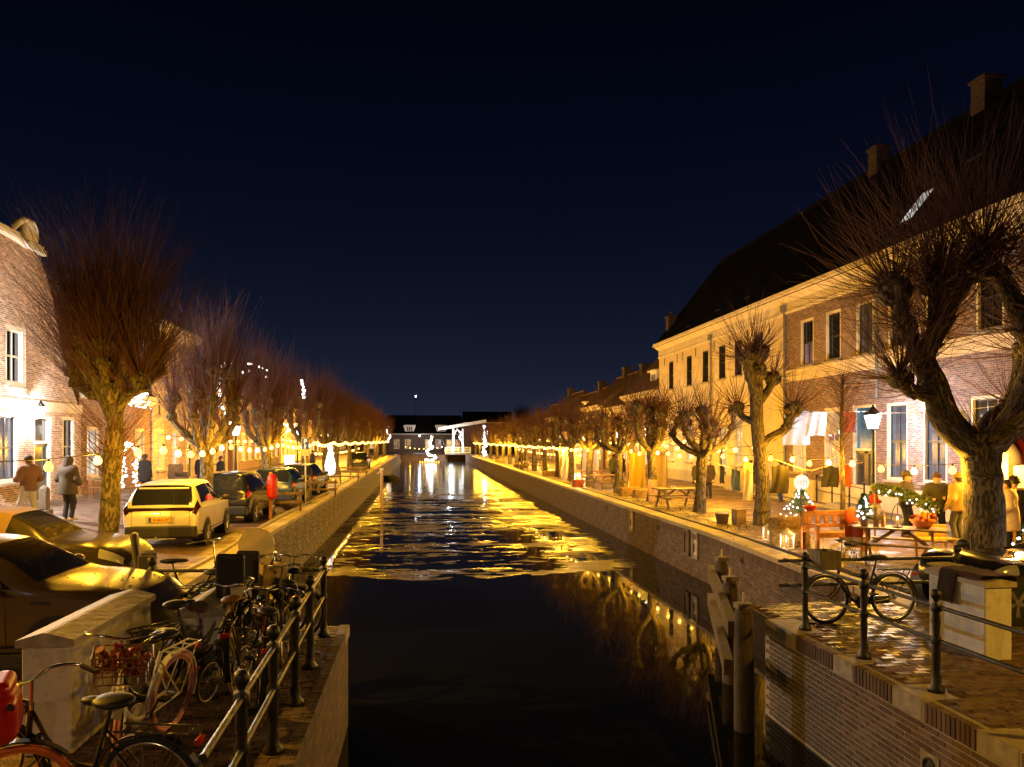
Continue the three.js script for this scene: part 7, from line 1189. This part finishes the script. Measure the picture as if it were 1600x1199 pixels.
{
  const g = thing('round_sign', 'round white lit sign with dark lettering above the christmas tree', 'sign', 12.5, 1.24, -24.25), R = 0.26;
  part(g, 'disc', tr(new THREE.CylinderGeometry(R, R, 0.05, 36), 0, 0, 0, PI / 2), M.whitePaint);
  const c = document.createElement('canvas'); c.width = c.height = 256; const k = c.getContext('2d'); k.fillStyle = '#ffffff'; k.fillRect(0, 0, 256, 256); k.strokeStyle = '#34386e'; k.fillStyle = '#34386e'; k.lineWidth = 11;
  for (const [x, a, b] of [[58, 84, 176], [78, 78, 170], [108, 80, 178], [130, 70, 172], [160, 66, 190]]) { k.beginPath(); k.moveTo(x, a); k.quadraticCurveTo(x - 9, (a + b) / 2, x, b); k.stroke(); }
  for (const [x, y] of [[68, 128], [118, 122], [168, 120]]) { k.beginPath(); k.moveTo(x - 14, y); k.lineTo(x + 14, y - 4); k.stroke(); } k.beginPath(); k.arc(200, 104, 18, 0, 6.3); k.moveTo(218, 104); k.quadraticCurveTo(220, 150, 196, 176); k.stroke();
  const t = new THREE.CanvasTexture(c); t.colorSpace = THREE.SRGBColorSpace;
  const f = part(g, 'lit_face', new THREE.CircleGeometry(R - 0.012, 36), new THREE.MeshStandardMaterial({ color: 0x888888, roughness: 0.4, emissive: COOL, emissiveMap: t, emissiveIntensity: 0.75 })); f.position.z = 0.027;
  part(g, 'finial', rodp(0, R, 0, 0.02, R + 0.06, 0, 0.012), M.whitePaint);
  part(g, 'stem', rodp(0, -0.3, -0.02, 0, -R + 0.01, -0.02, 0.014), M.whitePaint); pointLight(g, 0, 0, 0.5, COOL, 0.35, 5);
}
// things on the decorated table
const put = (name, label, cat, geo, m, x, y, D, turn = 0) => { const o = part(scene, name, geo, m); o.position.set(x, y, -D); o.rotation.y = turn; return tag(o, label, cat); };
put('wooden_bottle', 'tall pale wooden bottle beside the small potted tree, left of two', 'bottle', lathe([[0, 0], [0.055, 0], [0.055, 0.24], [0.03, 0.3], [0.03, 0.37], [0.042, 0.38], [0.042, 0.42], [0, 0.43]], 14), M.wood, 9.86, 0.766, 15.8);
put('glass_bottle', 'amber bottle beside the pale wooden bottle', 'bottle', lathe([[0, 0], [0.045, 0], [0.045, 0.2], [0.018, 0.27], [0.018, 0.35], [0, 0.35]], 14), mat([0.4, 0.2, 0.03], 0.15), 9.98, 0.766, 15.72);
{ const g = thing('storm_lantern', 'dark wire lantern with a burning candle on the decorated table', 'lantern', 10.2, 0.766, -15.55); part(g, 'base', rodp(0, 0, 0, 0, 0.02, 0, 0.11, 0.11, 16), M.blackIron); for (let i = 0; i < 6; i++) { const a = i / 6 * 6.28; part(g, 'wire', limb([V(0.1 * Math.cos(a), 0.02, 0.1 * Math.sin(a)), V(0.13 * Math.cos(a), 0.2, 0.13 * Math.sin(a)), V(0.08 * Math.cos(a), 0.42, 0.08 * Math.sin(a)), V(0, 0.52, 0)], [0.006, 0.006], 5, 4), M.blackIron); } part(g, 'candle', rodp(0, 0.02, 0, 0, 0.15, 0, 0.035, 0.035, 12), wax); part(g, 'flame', tr(new THREE.SphereGeometry(0.022, 8, 8).scale(1, 2, 1), 0, 0.2, 0), candleGlow); pointLight(g, 0, 0.2, 0, WARM, 1.4, 1); }
{ const g = thing('fruit_bowl', 'orange bowl of dried leaves with a yellow jug on the decorated table', 'bowl', 10.62, 0.766, -15.3); part(g, 'bowl', lathe([[0, 0], [0.12, 0], [0.22, 0.12], [0.24, 0.17], [0.225, 0.17], [0.1, 0.02], [0, 0.02]], 24), mat([0.55, 0.17, 0.05], 0.5)); const R = rng(4), o = []; for (let i = 0; i < 46; i++) o.push(tr(new THREE.CircleGeometry(0.03 + 0.035 * R(), 5), (R() - 0.5) * 0.42, 0.15 + 0.15 * R(), (R() - 0.5) * 0.34, R() * 6, R() * 6)); part(g, 'dried_leaves', o, mat([0.5, 0.12, 0.04], 0.8)).userData.kind = 'stuff'; part(g, 'jug', [lathe([[0, 0.16], [0.055, 0.16], [0.07, 0.24], [0.05, 0.32], [0.062, 0.36], [0.05, 0.36], [0, 0.3]], 16), tr(new THREE.TorusGeometry(0.045, 0.01, 6, 14), 0.075, 0.26, 0)], mat([0.65, 0.45, 0.03], 0.3)); part(g, 'candle_holder', [0.12, 0.02, -0.13].map(k => rodp(k, 0.1, 0.12, k, 0.3, 0.12, 0.007)), M.blackIron); }
{ // red and cream flag cloth over the left end of the table, lettered hem
  const g = thing('table_flag', 'red and cream cloth hanging from the left end of the decorated table', 'flag', 9.36, 0.77, -15.82, -0.62); const fl = (y0, y1, m, nm) => part(g, nm, (() => { const q = new THREE.PlaneGeometry(0.36, y1 - y0, 16, 8).translate(0, (y0 + y1) / 2, 0), p = q.attributes.position; for (let i = 0; i < p.count; i++) p.setZ(i, 0.02 * Math.sin(p.getX(i) * 24 + p.getY(i) * 4)); q.computeVertexNormals(); return uvKeep(merge([q.clone().translate(0, 0, 0.004), q.clone().translate(0, 0, -0.004)])); })(), m); fl(-0.24, 0, cloth(0.34, 0.05, 0.04), 'red_band'); fl(-0.47, -0.24, cloth(0.55, 0.45, 0.33), 'cream_band');
  part(g, 'lettered_strip', rbox(0.24, 0.055, 0.01, 0.003, -0.08, -0.40, 0.035), mat(0xffffff, 0.7, { map: lettering('\u2013 \u2022 \u2013 \u2022 \u2013', 128, 32, '#1a1210', '#c8b8a0', 'bold 22px sans-serif') }));
}
put('seat_box', 'bright yellow board seat behind the decorated table', 'seat', [rbox(0.75, 0.28, 0.05, 0.03, 0, 0.6, -0.16, -0.12), rbox(0.75, 0.05, 0.4, 0.02, 0, 0.44, 0.06), box(0.05, 0.44, 0.05, -0.33, 0.22, 0.2), box(0.05, 0.44, 0.05, 0.33, 0.22, 0.2), box(0.05, 0.44, 0.05, -0.33, 0.22, -0.16), box(0.05, 0.44, 0.05, 0.33, 0.22, -0.16)], mat([0.68, 0.42, 0.05], 0.6, { map: T.wool.map }), 11.45, 0, 16.1, -0.1);
// leafy garland on two posts
{
  const g = thing('garland', 'long green leafy garland with small white lights beside the lamp post', 'garland', 0, 0, 0), R = rng(23), t = [], a = V(12.2, 1.36, -19.6), b = V(12.75, 0.96, -17.9), li = [];
  for (let i = 0; i < 900; i++) { const k = R(), p = a.clone().lerp(b, k); p.y += 0.10 * Math.sin(k * 3.1) - 0.02; const an = R() * 6.28, r = 0.15 * Math.sqrt(R()); p.y += Math.sin(an) * r; p.x += Math.cos(an) * r * 0.7; p.z += Math.cos(an) * r * 0.7; t.push(tr(new THREE.CircleGeometry(0.045 + 0.03 * R(), 5).scale(0.55, 1, 1), p.x, p.y, p.z, R() * 6, R() * 6, R() * 6)); }
  part(g, 'leaves', t, mat([0.085, 0.12, 0.025], 0.5)).userData.kind = 'stuff';
  part(g, 'cord', limb([a, a.clone().lerp(b, 0.5).add(V(0, 0.1, 0)), b], [0.02, 0.02], 6, 6), M.bark);
  for (const p of [a, b]) part(g, 'post', rodp(p.x, 0, p.z, p.x, p.y, p.z, 0.03, 0.03, 8), M.wood);
  for (let i = 0; i < 16; i++) { const k = (i + R()) / 16, p = a.clone().lerp(b, k); const l = part(g, 'fairy_light', fairyGeo, fairyGlow); l.position.set(p.x + 0.05 * R() - 0.12, p.y - 0.16 + 0.25 * R(), p.z + 0.16); l.scale.setScalar(0.7); }
}
// red hat and white sack figure at the garland
put('sack', 'white sack with a red cap hanging under the garland', 'sack', [tr(new THREE.SphereGeometry(0.2, 16, 12).scale(1, 1.25, 0.8), 0, 0.55, 0)], cloth(0.7, 0.66, 0.62), 12.35, 0.2, 19.9);
put('santa_cap', 'red cap draped over the white sack', 'cap', [tr(new THREE.ConeGeometry(0.19, 0.3, 18), 0.03, 0.12, 0, 0, 0, -0.4), tr(new THREE.TorusGeometry(0.17, 0.04, 8, 18), 0, -0.02, 0, PI / 2)], cloth(0.45, 0.02, 0.02), 12.35, 0.98, 19.9);

// ---------------------------------------------------------------- steps railing in front of the brick house
{
  const pts = [[16.89, 31.44], [16.52, 29.52], [16.11, 27.54], [15.53, 25.6]];
  const g = thing('stoop_railing', 'black railing with square topped posts before the brick house', 'railing', 0, 0, 0);
  for (const [x, D] of pts) part(g, 'post', [rodp(x, 0, -D, x, 1.05, -D, 0.035, 0.03, 8), ball(0.055, x, 1.1, -D), rodp(x, 0.5, -D, x, 0.56, -D, 0.05, 0.05, 8)], M.blackIron);
  for (let i = 0; i < 3; i++) for (const y of [0.92, 0.5]) part(g, 'rail', rodp(pts[i][0], y, -pts[i][1], pts[i + 1][0], y, -pts[i + 1][1], 0.018), M.blackIron);
  const st = thing('door_steps', 'stone steps up to the brick house door', 'steps', 16.55, 0, -28.05); for (let i = 0; i < 2; i++) part(st, 'step', rbox(0.9 - i * 0.4, 0.15, 2.4 - i * 0.3, 0.015, i * 0.2, 0.075 + i * 0.0, 0), M.stone);
  struct('kerb_house', bar(V(15.3, 0.05, -20), V(16.3, 0.05, -40), 0.12, 0.12), M.stone);
}
// ---------------------------------------------------------------- washing lines
const sheetM = new THREE.MeshStandardMaterial({ color: lin(0.36, 0.39, 0.47), roughness: 0.9, side: THREE.DoubleSide });
function hung(name, label, cat, x, D, y, w, h, m, seed, turn, flare = 0.1) {
  const q = new THREE.PlaneGeometry(w, h, 26, 20), p = q.attributes.position;
  for (let i = 0; i < p.count; i++) { const u = p.getX(i), v = 0.5 - p.getY(i) / h; p.setXYZ(i, u * (1 + flare * v) + 0.03 * v * Math.sin(v * 5 + seed), p.getY(i) - h / 2 - 0.03 * Math.sin((u / w + 0.5) * PI * 3) * (1 - v) - 0.05 * v * Math.abs(u / w), (0.014 + 0.034 * v) * Math.sin(u * 15 / Math.max(0.6, w) + seed + v * 2.5 + 1.5 * vnoise(u * 4 + 30, v * 3 + 30, 64, 4)) + 0.05 * v * Math.sin(u * 5 + seed)); }
  q.computeVertexNormals(); const o = part(scene, name, uvKeep(merge([q.clone(), q.clone().translate(0, 0, -0.008)])), m); o.position.set(x, y, -D); o.rotation.y = turn; return tag(o, label, cat);
}
hung('bed_sheet', 'large white sheet with blue folds, leftmost on the high washing line', 'sheet', 14, 27.5, 3.78, 0.9, 1.3, sheetM, 1, -0.3);
hung('bed_sheet', 'second white sheet on the high washing line', 'sheet', 14.05, 26.05, 3.66, 0.8, 0.84, sheetM, 4, -0.4);
hung('shirt', 'narrow white cloth hanging next to the pink one', 'cloth', 14.1, 25.1, 3.62, 0.42, 0.76, sheetM, 7, -0.5);
hung('shirt', 'pink patterned cloth at the right end of the high washing line', 'cloth', 14.12, 24.2, 3.6, 0.46, 0.68, mat([0.5, 0.16, 0.36], 0.9, { side: THREE.DoubleSide, map: T.wool.map }), 2, -0.3);
hung('bed_sheet', 'white sheet hanging behind the crooked limbs of the big tree', 'sheet', 15.2, 20.4, 3.5, 0.48, 0.46, sheetM, 5, -0.3);
tag(part(scene, 'washing_line', [path([[13.4, 3.95, -29.5], [14, 3.79, -27.5], [14.05, 3.67, -26], [14.12, 3.6, -24.2], [15.0, 3.62, -24.45]], 0.008, 4, 5)], M.whitePaint), 'thin high washing line with white sheets and a pink cloth', 'washing line');
tag(part(scene, 'washing_line', [path([[15.2, 3.55, -24.4], [15.2, 3.5, -20.4], [15.6, 3.7, -17.2]], 0.008, 4, 5)], M.whitePaint), 'thin washing line with one white sheet behind the big tree', 'washing line');
// stall at the right edge, with a striped awning and lights, that brightens the people before it
{
  const g = thing('market_stall', 'warmly lit stall with a red and white striped awning at the right edge', 'market stall', 15.6, 0, -17.6, -0.35), yel = mat([0.6, 0.45, 0.12], 0.6);
  for (const [a, b] of [[-1.1, -0.6], [1.1, -0.6], [-1.1, 0.7], [1.1, 0.7]]) part(g, 'post', box(0.09, 2.5, 0.09, a, 1.25, b), yel);
  for (let i = 0; i < 9; i++) part(g, 'awning_stripe', limb([V(-1.12 + i * 0.28, 2.72, -0.7), V(-1.12 + i * 0.28, 2.62, 0.3), V(-1.12 + i * 0.28, 2.3, 1.05), V(-1.12 + i * 0.28, 2.05, 1.12)], [0.14, 0.14], 4, 4), i % 2 ? mat([0.45, 0.03, 0.02], 0.8) : cloth(0.72, 0.62, 0.5));
  part(g, 'counter', [rbox(2.3, 0.06, 0.7, 0.01, 0, 0.95, 0.35)], M.wood);
  for (let i = 0; i < 8; i++) part(g, 'front_board', rbox(0.27, 0.85, 0.03, 0.006, -0.98 + i * 0.28, 0.46, 0.62), yel);
  part(g, 'back_wall', box(2.3, 2.4, 0.05, 0, 1.2, -0.68), yel);
  for (let i = 0; i < 5; i++) { const l = part(g, 'bulb', fairyGeo, glow(WARM, 8)); l.position.set(-0.9 + i * 0.45, 2.18, 0.7); l.scale.setScalar(1.6); }
  pointLight(g, -0.2, 2.05, 0.75, SODIUM, 80, 6); pointLight(g, -0.6, 1.9, -0.1, WARM, 16, 6);
}
// low line with stockings and trousers between the second and third trees
tag(part(scene, 'washing_line', [path([[10.25, 1.95, -27.4], [10.9, 1.66, -26.4], [11.2, 1.58, -25.7], [11.4, 1.62, -25.0], [10.6, 2.0, -23.4]], 0.012, 5, 5)], mat([0.5, 0.4, 0.2], 0.8)), 'thick low rope carrying dark stockings beside the second right lime', 'washing line');
const garment = (label, x, D, y, w, h, m, s) => hung('garment', label, 'garment', x, D, y, w, h, m, s, -0.2, 0.05);
garment('black stocking, leftmost on the low rope', 10.75, 26.7, 1.72, 0.16, 0.62, dark, 1); garment('dark blue trousers on the low rope', 11.05, 26.2, 1.66, 0.3, 0.8, denim, 2); garment('red sock on the low rope', 11.2, 25.8, 1.6, 0.1, 0.38, cloth(0.4, 0.03, 0.02), 3); garment('short dark skirt on the low rope', 11.4, 25.3, 1.6, 0.34, 0.42, dark, 4); garment('long cream trousers hanging left of the second right trunk', 10.72, 24.4, 1.9, 0.3, 1.25, cloth(0.7, 0.58, 0.3), 5);
tag(part(scene, 'washing_line', [path([[10.8, 2.1, -23], [11.8, 1.72, -22.4], [12.0, 1.84, -21.9], [13.0, 1.98, -21.5]], 0.012, 5, 5)], mat([0.5, 0.4, 0.2], 0.8)), 'thick low rope above the christmas tree', 'washing line');
garment('dark coat hanging right of the second right trunk', 11.02, 22.75, 1.86, 0.5, 0.85, cloth(0.04, 0.03, 0.015), 6); garment('black jacket hanging behind the young tree', 12.1, 21.7, 1.86, 0.45, 0.6, dark, 7); garment('red jumper hanging behind the young tree', 12.45, 21.5, 1.9, 0.3, 0.62, cloth(0.5, 0.05, 0.02), 8);
// tall curtains of the stalls further on
garment('tall yellow curtain, left of two at the stall by the fifth lime', 11.0, 38.6, 2.0, 0.8, 1.9, cloth(0.4, 0.27, 0.05), 9); garment('tall yellow curtain, right of two at the stall by the fifth lime', 12.1, 38.9, 2.0, 0.9, 1.9, cloth(0.4, 0.29, 0.08), 10); garment('white cloth above the yellow curtains', 11.6, 38.4, 2.75, 0.9, 0.85, sheetM, 11);
garment('long white curtain at the stall beyond the fifth lime, left of two', 9.9, 51.5, 2.1, 0.9, 2.0, cloth(0.75, 0.68, 0.58), 12); garment('long white curtain at the stall beyond the fifth lime, right of two', 11.5, 52.0, 2.1, 1.1, 2.0, cloth(0.75, 0.68, 0.58), 13);
{ const g = thing('curtain_frame', 'timber frame that carries the yellow curtains', 'frame', 0, 0, 0); for (const x of [10.5, 12.6]) part(g, 'post', rodp(x, 0, -38.75, x, 2.1, -38.75, 0.04), M.wood); part(g, 'beam', rodp(10.4, 2.03, -38.75, 12.7, 2.03, -38.75, 0.03), M.wood); }
{ const g = thing('curtain_frame', 'timber frame that carries the long white curtains', 'frame', 0, 0, 0); for (const x of [9.3, 12.2]) part(g, 'post', rodp(x, 0, -51.7, x, 2.2, -51.7, 0.05), M.wood); part(g, 'beam', rodp(9.2, 2.13, -51.75, 12.3, 2.13, -51.75, 0.03), M.wood); }

// ---------------------------------------------------------------- left quay: signs, rails, terrace
{
  const g = thing('parking_sign', 'blue parking sign on a pole between the parked cars', 'sign', -4.75, 0, -32.2, 0.1);
  part(g, 'pole', rodp(0, 0, 0, 0, 2.75, 0, 0.032, 0.032, 10), M.steel);
  part(g, 'panel', rbox(0.3, 0.6, 0.02, 0.01, 0, 2.45, 0.03), mat([0.72, 0.55, 0.1], 0.5));
  const c = document.createElement('canvas'); c.width = 128; c.height = 224; const k = c.getContext('2d'); k.fillStyle = '#18428c'; k.fillRect(0, 0, 128, 224); k.fillStyle = '#ffffff'; k.font = 'bold 120px sans-serif'; k.textAlign = 'center'; k.fillText('P', 64, 104); k.beginPath(); k.arc(54, 128, 11, 0, 7); k.fill(); k.fillRect(44, 140, 22, 36); k.fillRect(40, 172, 12, 40); k.fillRect(60, 172, 12, 40); k.fillRect(62, 146, 30, 9);
  const t = new THREE.CanvasTexture(c); t.colorSpace = THREE.SRGBColorSpace; const f = part(g, 'sign_face', new THREE.PlaneGeometry(0.27, 0.46), mat(0xffffff, 0.4, { map: t })); f.position.set(0, 2.5, 0.0415); part(g, 'under_plate', rbox(0.3, 0.14, 0.02, 0.005, 0, 2.08, 0.03), mat([0.6, 0.5, 0.2], 0.5));
}
{
  const g = thing('lifebuoy_case', 'red lifebuoy case on a wooden post on the left quay', 'lifebuoy case', -4.95, 0, -26.0, 0.15);
  part(g, 'post', box(0.1, 1.6, 0.1, 0, 0.8, 0), M.orangeWood); part(g, 'case', [lathe([[0, 0], [0.13, 0.02], [0.17, 0.12], [0.17, 0.62], [0.13, 0.78], [0, 0.84]], 18).translate(0.06, 0.72, 0.14), tr(new THREE.TorusGeometry(0.165, 0.02, 8, 20), 0.06, 1.1, 0.14, PI / 2)], mat([0.55, 0.02, 0.015], 0.4));
}
function hitchRail(label, x, D, L, turn) { const g = thing('wooden_rail', label, 'railing', x, 0, -D, turn); for (const k of [-0.5, 0, 0.5]) part(g, 'post', rbox(0.09, 0.82, 0.09, 0.01, k * L, 0.41, 0), M.wood); for (const y of [0.7, 0.38]) part(g, 'rail', rbox(L + 0.2, 0.1, 0.05, 0.008, 0, y, 0.07), M.wood); }
hitchRail('low wooden rail behind the red lifebuoy case', -5.4, 28.9, 1.9, 0.1); hitchRail('low wooden rail near the parking sign', -5.1, 36.2, 2.2, 0.1); hitchRail('low wooden rail farther along the left quay', -5.1, 49, 2.2, 0.1); hitchRail('low wooden rail far along the left quay', -5.1, 56, 2.2, 0.1);
{ const g = thing('shrub', 'dry low shrub beside the wooden rail on the left quay', 'shrub', -5.0, 0, -29.9), t = new Twigs(), R = rng(8); for (let i = 0; i < 420; i++) { const a = R() * 6.28; t.add(V(0.25 * (R() - 0.5), 0, 0.25 * (R() - 0.5)), V(Math.cos(a), 0.5 + R(), Math.sin(a)).normalize(), 0.25 + 0.35 * R(), 0.006, 0, R, 2); } part(g, 'stems', t.geo(), mat([0.12, 0.08, 0.045], 0.9)); }
// white lit figures of light on the left bank
function ledThing(name, label, cat, pts, n, r, m, spread) { const o = part(scene, name, ledRope(pts, n, r, n, spread), m); return tag(o, label, cat); }
const ledWhite = glow(WHITE, 6), ledCool = glow(COOL, 6);
ledThing('light_garland', 'string of white lights climbing the third left lime', 'string lights', [[-7.9, 3.4, -33], [-8.3, 4.0, -33.2], [-8.45, 4.6, -33.3], [-8.35, 5.2, -33.2], [-8.3, 5.75, -33.2], [-7.9, 5.85, -33.1]], 26, 0.06, ledWhite, 0.12);
ledThing('light_garland', 'few white lights in the top of the third left lime', 'string lights', [[-7.4, 5.4, -33.2], [-7.1, 5.8, -33.2], [-6.6, 5.6, -33.2], [-6.4, 4.4, -33.1]], 9, 0.05, ledWhite, 0.2);
ledThing('light_garland', 'white light string hanging in the fourth left lime', 'string lights', [[-6.6, 5.9, -43.5], [-6.5, 5.4, -43.5], [-6.55, 4.9, -43.5]], 8, 0.08, ledWhite, 0.12);
ledThing('icicle_lights', 'pinkish white icicle lights along the gutter beyond the gable house', 'string lights', [[-13.05, 4.5, -32.6], [-13.05, 4.35, -34.5], [-13.05, 4.4, -36], [-13.05, 4.3, -38.5]], 150, 0.035, glow(new THREE.Color().setRGB(1, 0.78, 0.72), 4.5), 0.36);
ledThing('light_ball', 'bluish white ball of lights at the end of the icicle lights', 'light ball', [[-12.9, 5.0, -36.9], [-12.7, 4.75, -37.2], [-13, 4.6, -37.1], [-12.8, 5.05, -37.3], [-12.9, 4.8, -36.9]], 60, 0.045, ledCool, 0.3);
ledThing('light_pillar', 'pair of white light columns at the door left of the white car', 'string lights', [[-12.9, 0.7, -35], [-12.9, 1.4, -35.2], [-12.9, 2.1, -35], [-12.9, 2.5, -35.9], [-12.9, 2.0, -36.7], [-12.9, 1.2, -36.5], [-12.9, 0.6, -36.8]], 80, 0.045, ledWhite, 0.22);
ledThing('light_star', 'white star of lights on a house beyond the fourth left lime', 'star', [0, 1, 2, 3, 4, 5, 6, 7, 8, 9, 10].map(i => { const a = i / 10 * 6.283 + 1.57, r = i % 2 ? 0.25 : 0.62; return [-11 + r * Math.cos(a), 3.8 + r * Math.sin(a), -66.5]; }), 60, 0.07, glow(WARM, 6), 0.04);
ledThing('icicle_lights', 'white lights along the gutter of a far left house', 'string lights', [[-13, 5.3, -69], [-13, 5.2, -75]], 40, 0.06, ledWhite, 0.3); ledThing('icicle_lights', 'white lights on the far left gable below the tree tops', 'string lights', [[-12.9, 6.4, -112], [-12.9, 6.2, -118], [-12.9, 7.8, -124]], 26, 0.12, ledWhite, 0.4);
ledThing('light_figure', 'spiral figure of white lights floating before the far canal wall', 'light figure', [[0.6, -0.9, -139], [1.6, -1.0, -139], [2.4, -0.4, -139.5], [1.2, 0.0, -139], [0.8, 0.8, -139], [1.8, 1.3, -139], [1.3, 2.0, -139], [1.6, 2.8, -139], [1.7, 3.4, -139]], 90, 0.14, ledWhite, 0.3);
ledThing('light_tree', 'bright white trunk of lights on the right quay near the drawbridge', 'string lights', [[9.6, 0.2, -118.4], [9.4, 1, -118.4], [9.7, 2, -118.4], [9.5, 3, -118.4], [9.8, 4, -118.4], [9.5, 4.8, -118.4]], 60, 0.16, ledCool, 0.4);
ledThing('light_garland', 'white lights winding up a lime at the left end of the canal', 'string lights', [[-5.6, 2.6, -127], [-5.3, 3.3, -127], [-5.8, 4.0, -127], [-5.5, 4.9, -127]], 26, 0.11, ledWhite, 0.25);
ledThing('light_garland', 'white lights around a stall lamp far along the right bank', 'string lights', [[11.5, 2.6, -60], [11.7, 3.2, -60], [11.4, 3.6, -60]], 16, 0.07, ledWhite, 0.3);
ledThing('light_garland', 'white wreath of lights on a right lime beside the beige house', 'string lights', [[12.0, 2.7, -40], [12.3, 2.95, -40], [12.2, 3.3, -40], [11.9, 3.2, -40], [12, 2.75, -40]], 22, 0.05, ledWhite, 0.14);
// small candles floating before the end wall
{ const g = thing('floating_candles', 'row of small candles floating before the far canal wall', 'candles', 0, -1.36, -141); for (let i = 0; i < 9; i++) part(g, 'candle', rodp(-0.4 + i * 0.42, 0, 0.2 * Math.sin(i * 3), -0.4 + i * 0.42, 0.16, 0.2 * Math.sin(i * 3), 0.09, 0.07, 8), glow(AMBER, 5)); }
// dark reed raft and ledge in the far canal
tag(part(scene, 'reed_raft', [limb([V(-4.0, -1.36, -80), V(-3.0, -1.33, -79), V(-2.4, -1.37, -79.6)], [0.35, 0.5, 0.2], 8, 5)], mat([0.03, 0.025, 0.015], 0.9)), 'dark raft of reeds against the left wall far along the canal', 'raft');
// terrace of the left pavement: chairs, bollard, lamp with four globes
function chair(label, x, D, turn, m, y = 0) { const g = thing('terrace_chair', label, 'chair', x, y, -D, turn); part(g, 'seat', rbox(0.42, 0.03, 0.42, 0.01, 0, 0.45, 0), m); part(g, 'backrest', [0, 1, 2].map(i => rbox(0.42, 0.07, 0.02, 0.006, 0, 0.6 + i * 0.12, -0.22, -0.12)), m); for (const [a, b] of [[1, 1], [1, -1], [-1, 1], [-1, -1]]) part(g, 'leg', rodp(a * 0.19, 0, b * 0.19, a * 0.18, b < 0 ? 0.88 : 0.45, b * 0.19 - (b < 0 ? 0.04 : 0), 0.013), m); }
[[-11.4, 29.6, 0.4], [-12.2, 30.6, 2.2], [-11.0, 31.2, -1.2]].forEach((q, i) => chair(['folding chair before the door of the gable house', 'folding chair against the wall of the gable house', 'folding chair farthest from the gable house wall'][i], q[0], q[1], q[2], M.orangeWood, leftRise(q[0])));
{ const g = thing('terrace_table', 'small round terrace table between the folding chairs', 'table', -11.8, leftRise(-11.8), -30.3); part(g, 'top', rodp(0, 0.71, 0, 0, 0.74, 0, 0.35, 0.35, 24), M.wood); part(g, 'stem', rodp(0, 0, 0, 0, 0.71, 0, 0.03, 0.03, 8), M.blackIron); part(g, 'foot', rodp(0, 0, 0, 0, 0.03, 0, 0.22, 0.2, 16), M.blackIron); }
{ const g = thing('wicker_armchair', 'pale armchair on the pavement behind the white car', 'chair', -11.6, leftRise(-11.6), -38.4, 0.7); part(g, 'seat', rbox(0.7, 0.25, 0.65, 0.05, 0, 0.35, 0), M.wood); part(g, 'backrest', rbox(0.7, 0.65, 0.12, 0.05, 0, 0.75, -0.28), M.wood); for (const s of [-1, 1]) part(g, 'armrest', rbox(0.1, 0.3, 0.62, 0.04, s * 0.34, 0.55, 0), M.wood); for (const [a, b] of [[1, 1], [1, -1], [-1, 1], [-1, -1]]) part(g, 'leg', rodp(a * 0.3, 0, b * 0.27, a * 0.3, 0.24, b * 0.27, 0.025), M.wood); }
{ const g = thing('stone_bollard', 'dark stone bollard between the two people on the left pavement', 'bollard', -11.2, leftRise(-11.2), -24.4); part(g, 'foot', rbox(0.36, 0.16, 0.36, 0.03, 0, 0.08, 0), M.greyWood); part(g, 'shaft', [rbox(0.24, 0.62, 0.24, 0.04, 0, 0.46, 0), tr(new THREE.SphereGeometry(0.13, 14, 8, 0, 6.3, 0, 1.6), 0, 0.76, 0)], M.greyWood); }
{ const o = part(scene, 'door_mat', rbox(1.7, 0.03, 0.9, 0.01), mat([0.42, 0.42, 0.48], 0.8, { map: T.wool.map })); o.position.set(-11.2, 0.385, -22.3); o.rotation.y = PI / 2 - 0.2; tag(o, 'pale grey mat under the feet of the person in pale jeans', 'mat'); }
{ const g = thing('globe_lamp', 'low bar of four white globe lamps behind the black SUV', 'lamp', -8.3, 0, -33.6); part(g, 'post', [rodp(0, 0, 0, 0, 1.25, 0, 0.04), rodp(-0.7, 1.22, 0, 0.75, 1.22, 0, 0.02)], M.blackIron); for (let i = 0; i < 4; i++) part(g, 'globe', ball(0.085, -0.6 + i * 0.4, 1.12, 0, 12, 9), glow(WHITE, 3)); pointLight(g, 0, 0.95, 0.2, WHITE, 3, 4); }
{ const g = thing('light_box', 'small square white light box on a stand behind the teal car', 'lamp', -7.6, 0, -45.5); part(g, 'stand', rodp(0, 0, 0, 0, 1.25, 0, 0.03), M.blackIron); part(g, 'box', rbox(0.5, 0.55, 0.3, 0.03, 0, 1.5, 0), glow(WHITE, 4)); pointLight(g, 0, 1.5, 0.4, WHITE, 6, 6); }
{ const g = thing('light_figure', 'white glowing figure beside the quay, beyond the parking sign', 'light figure', -5.6, 0, -48); part(g, 'body', lathe([[0, 0.5], [0.28, 0.6], [0.34, 1.1], [0.2, 1.7], [0.12, 2.0], [0.16, 2.2], [0.1, 2.4], [0, 2.45]], 18), glow(COOL, 1.6)); part(g, 'pole', rodp(0.1, 0, 0.3, 0.1, 1.9, 0.3, 0.02), M.blackIron); }
// ---------------------------------------------------------------- drawing
const renderer = new THREE.WebGLRenderer({ antialias: true });
renderer.setSize(W, H);
renderer.shadowMap.enabled = true;
renderer.toneMapping = THREE.LinearToneMapping;
renderer.toneMappingExposure = 1;
renderer.render(scene, camera);
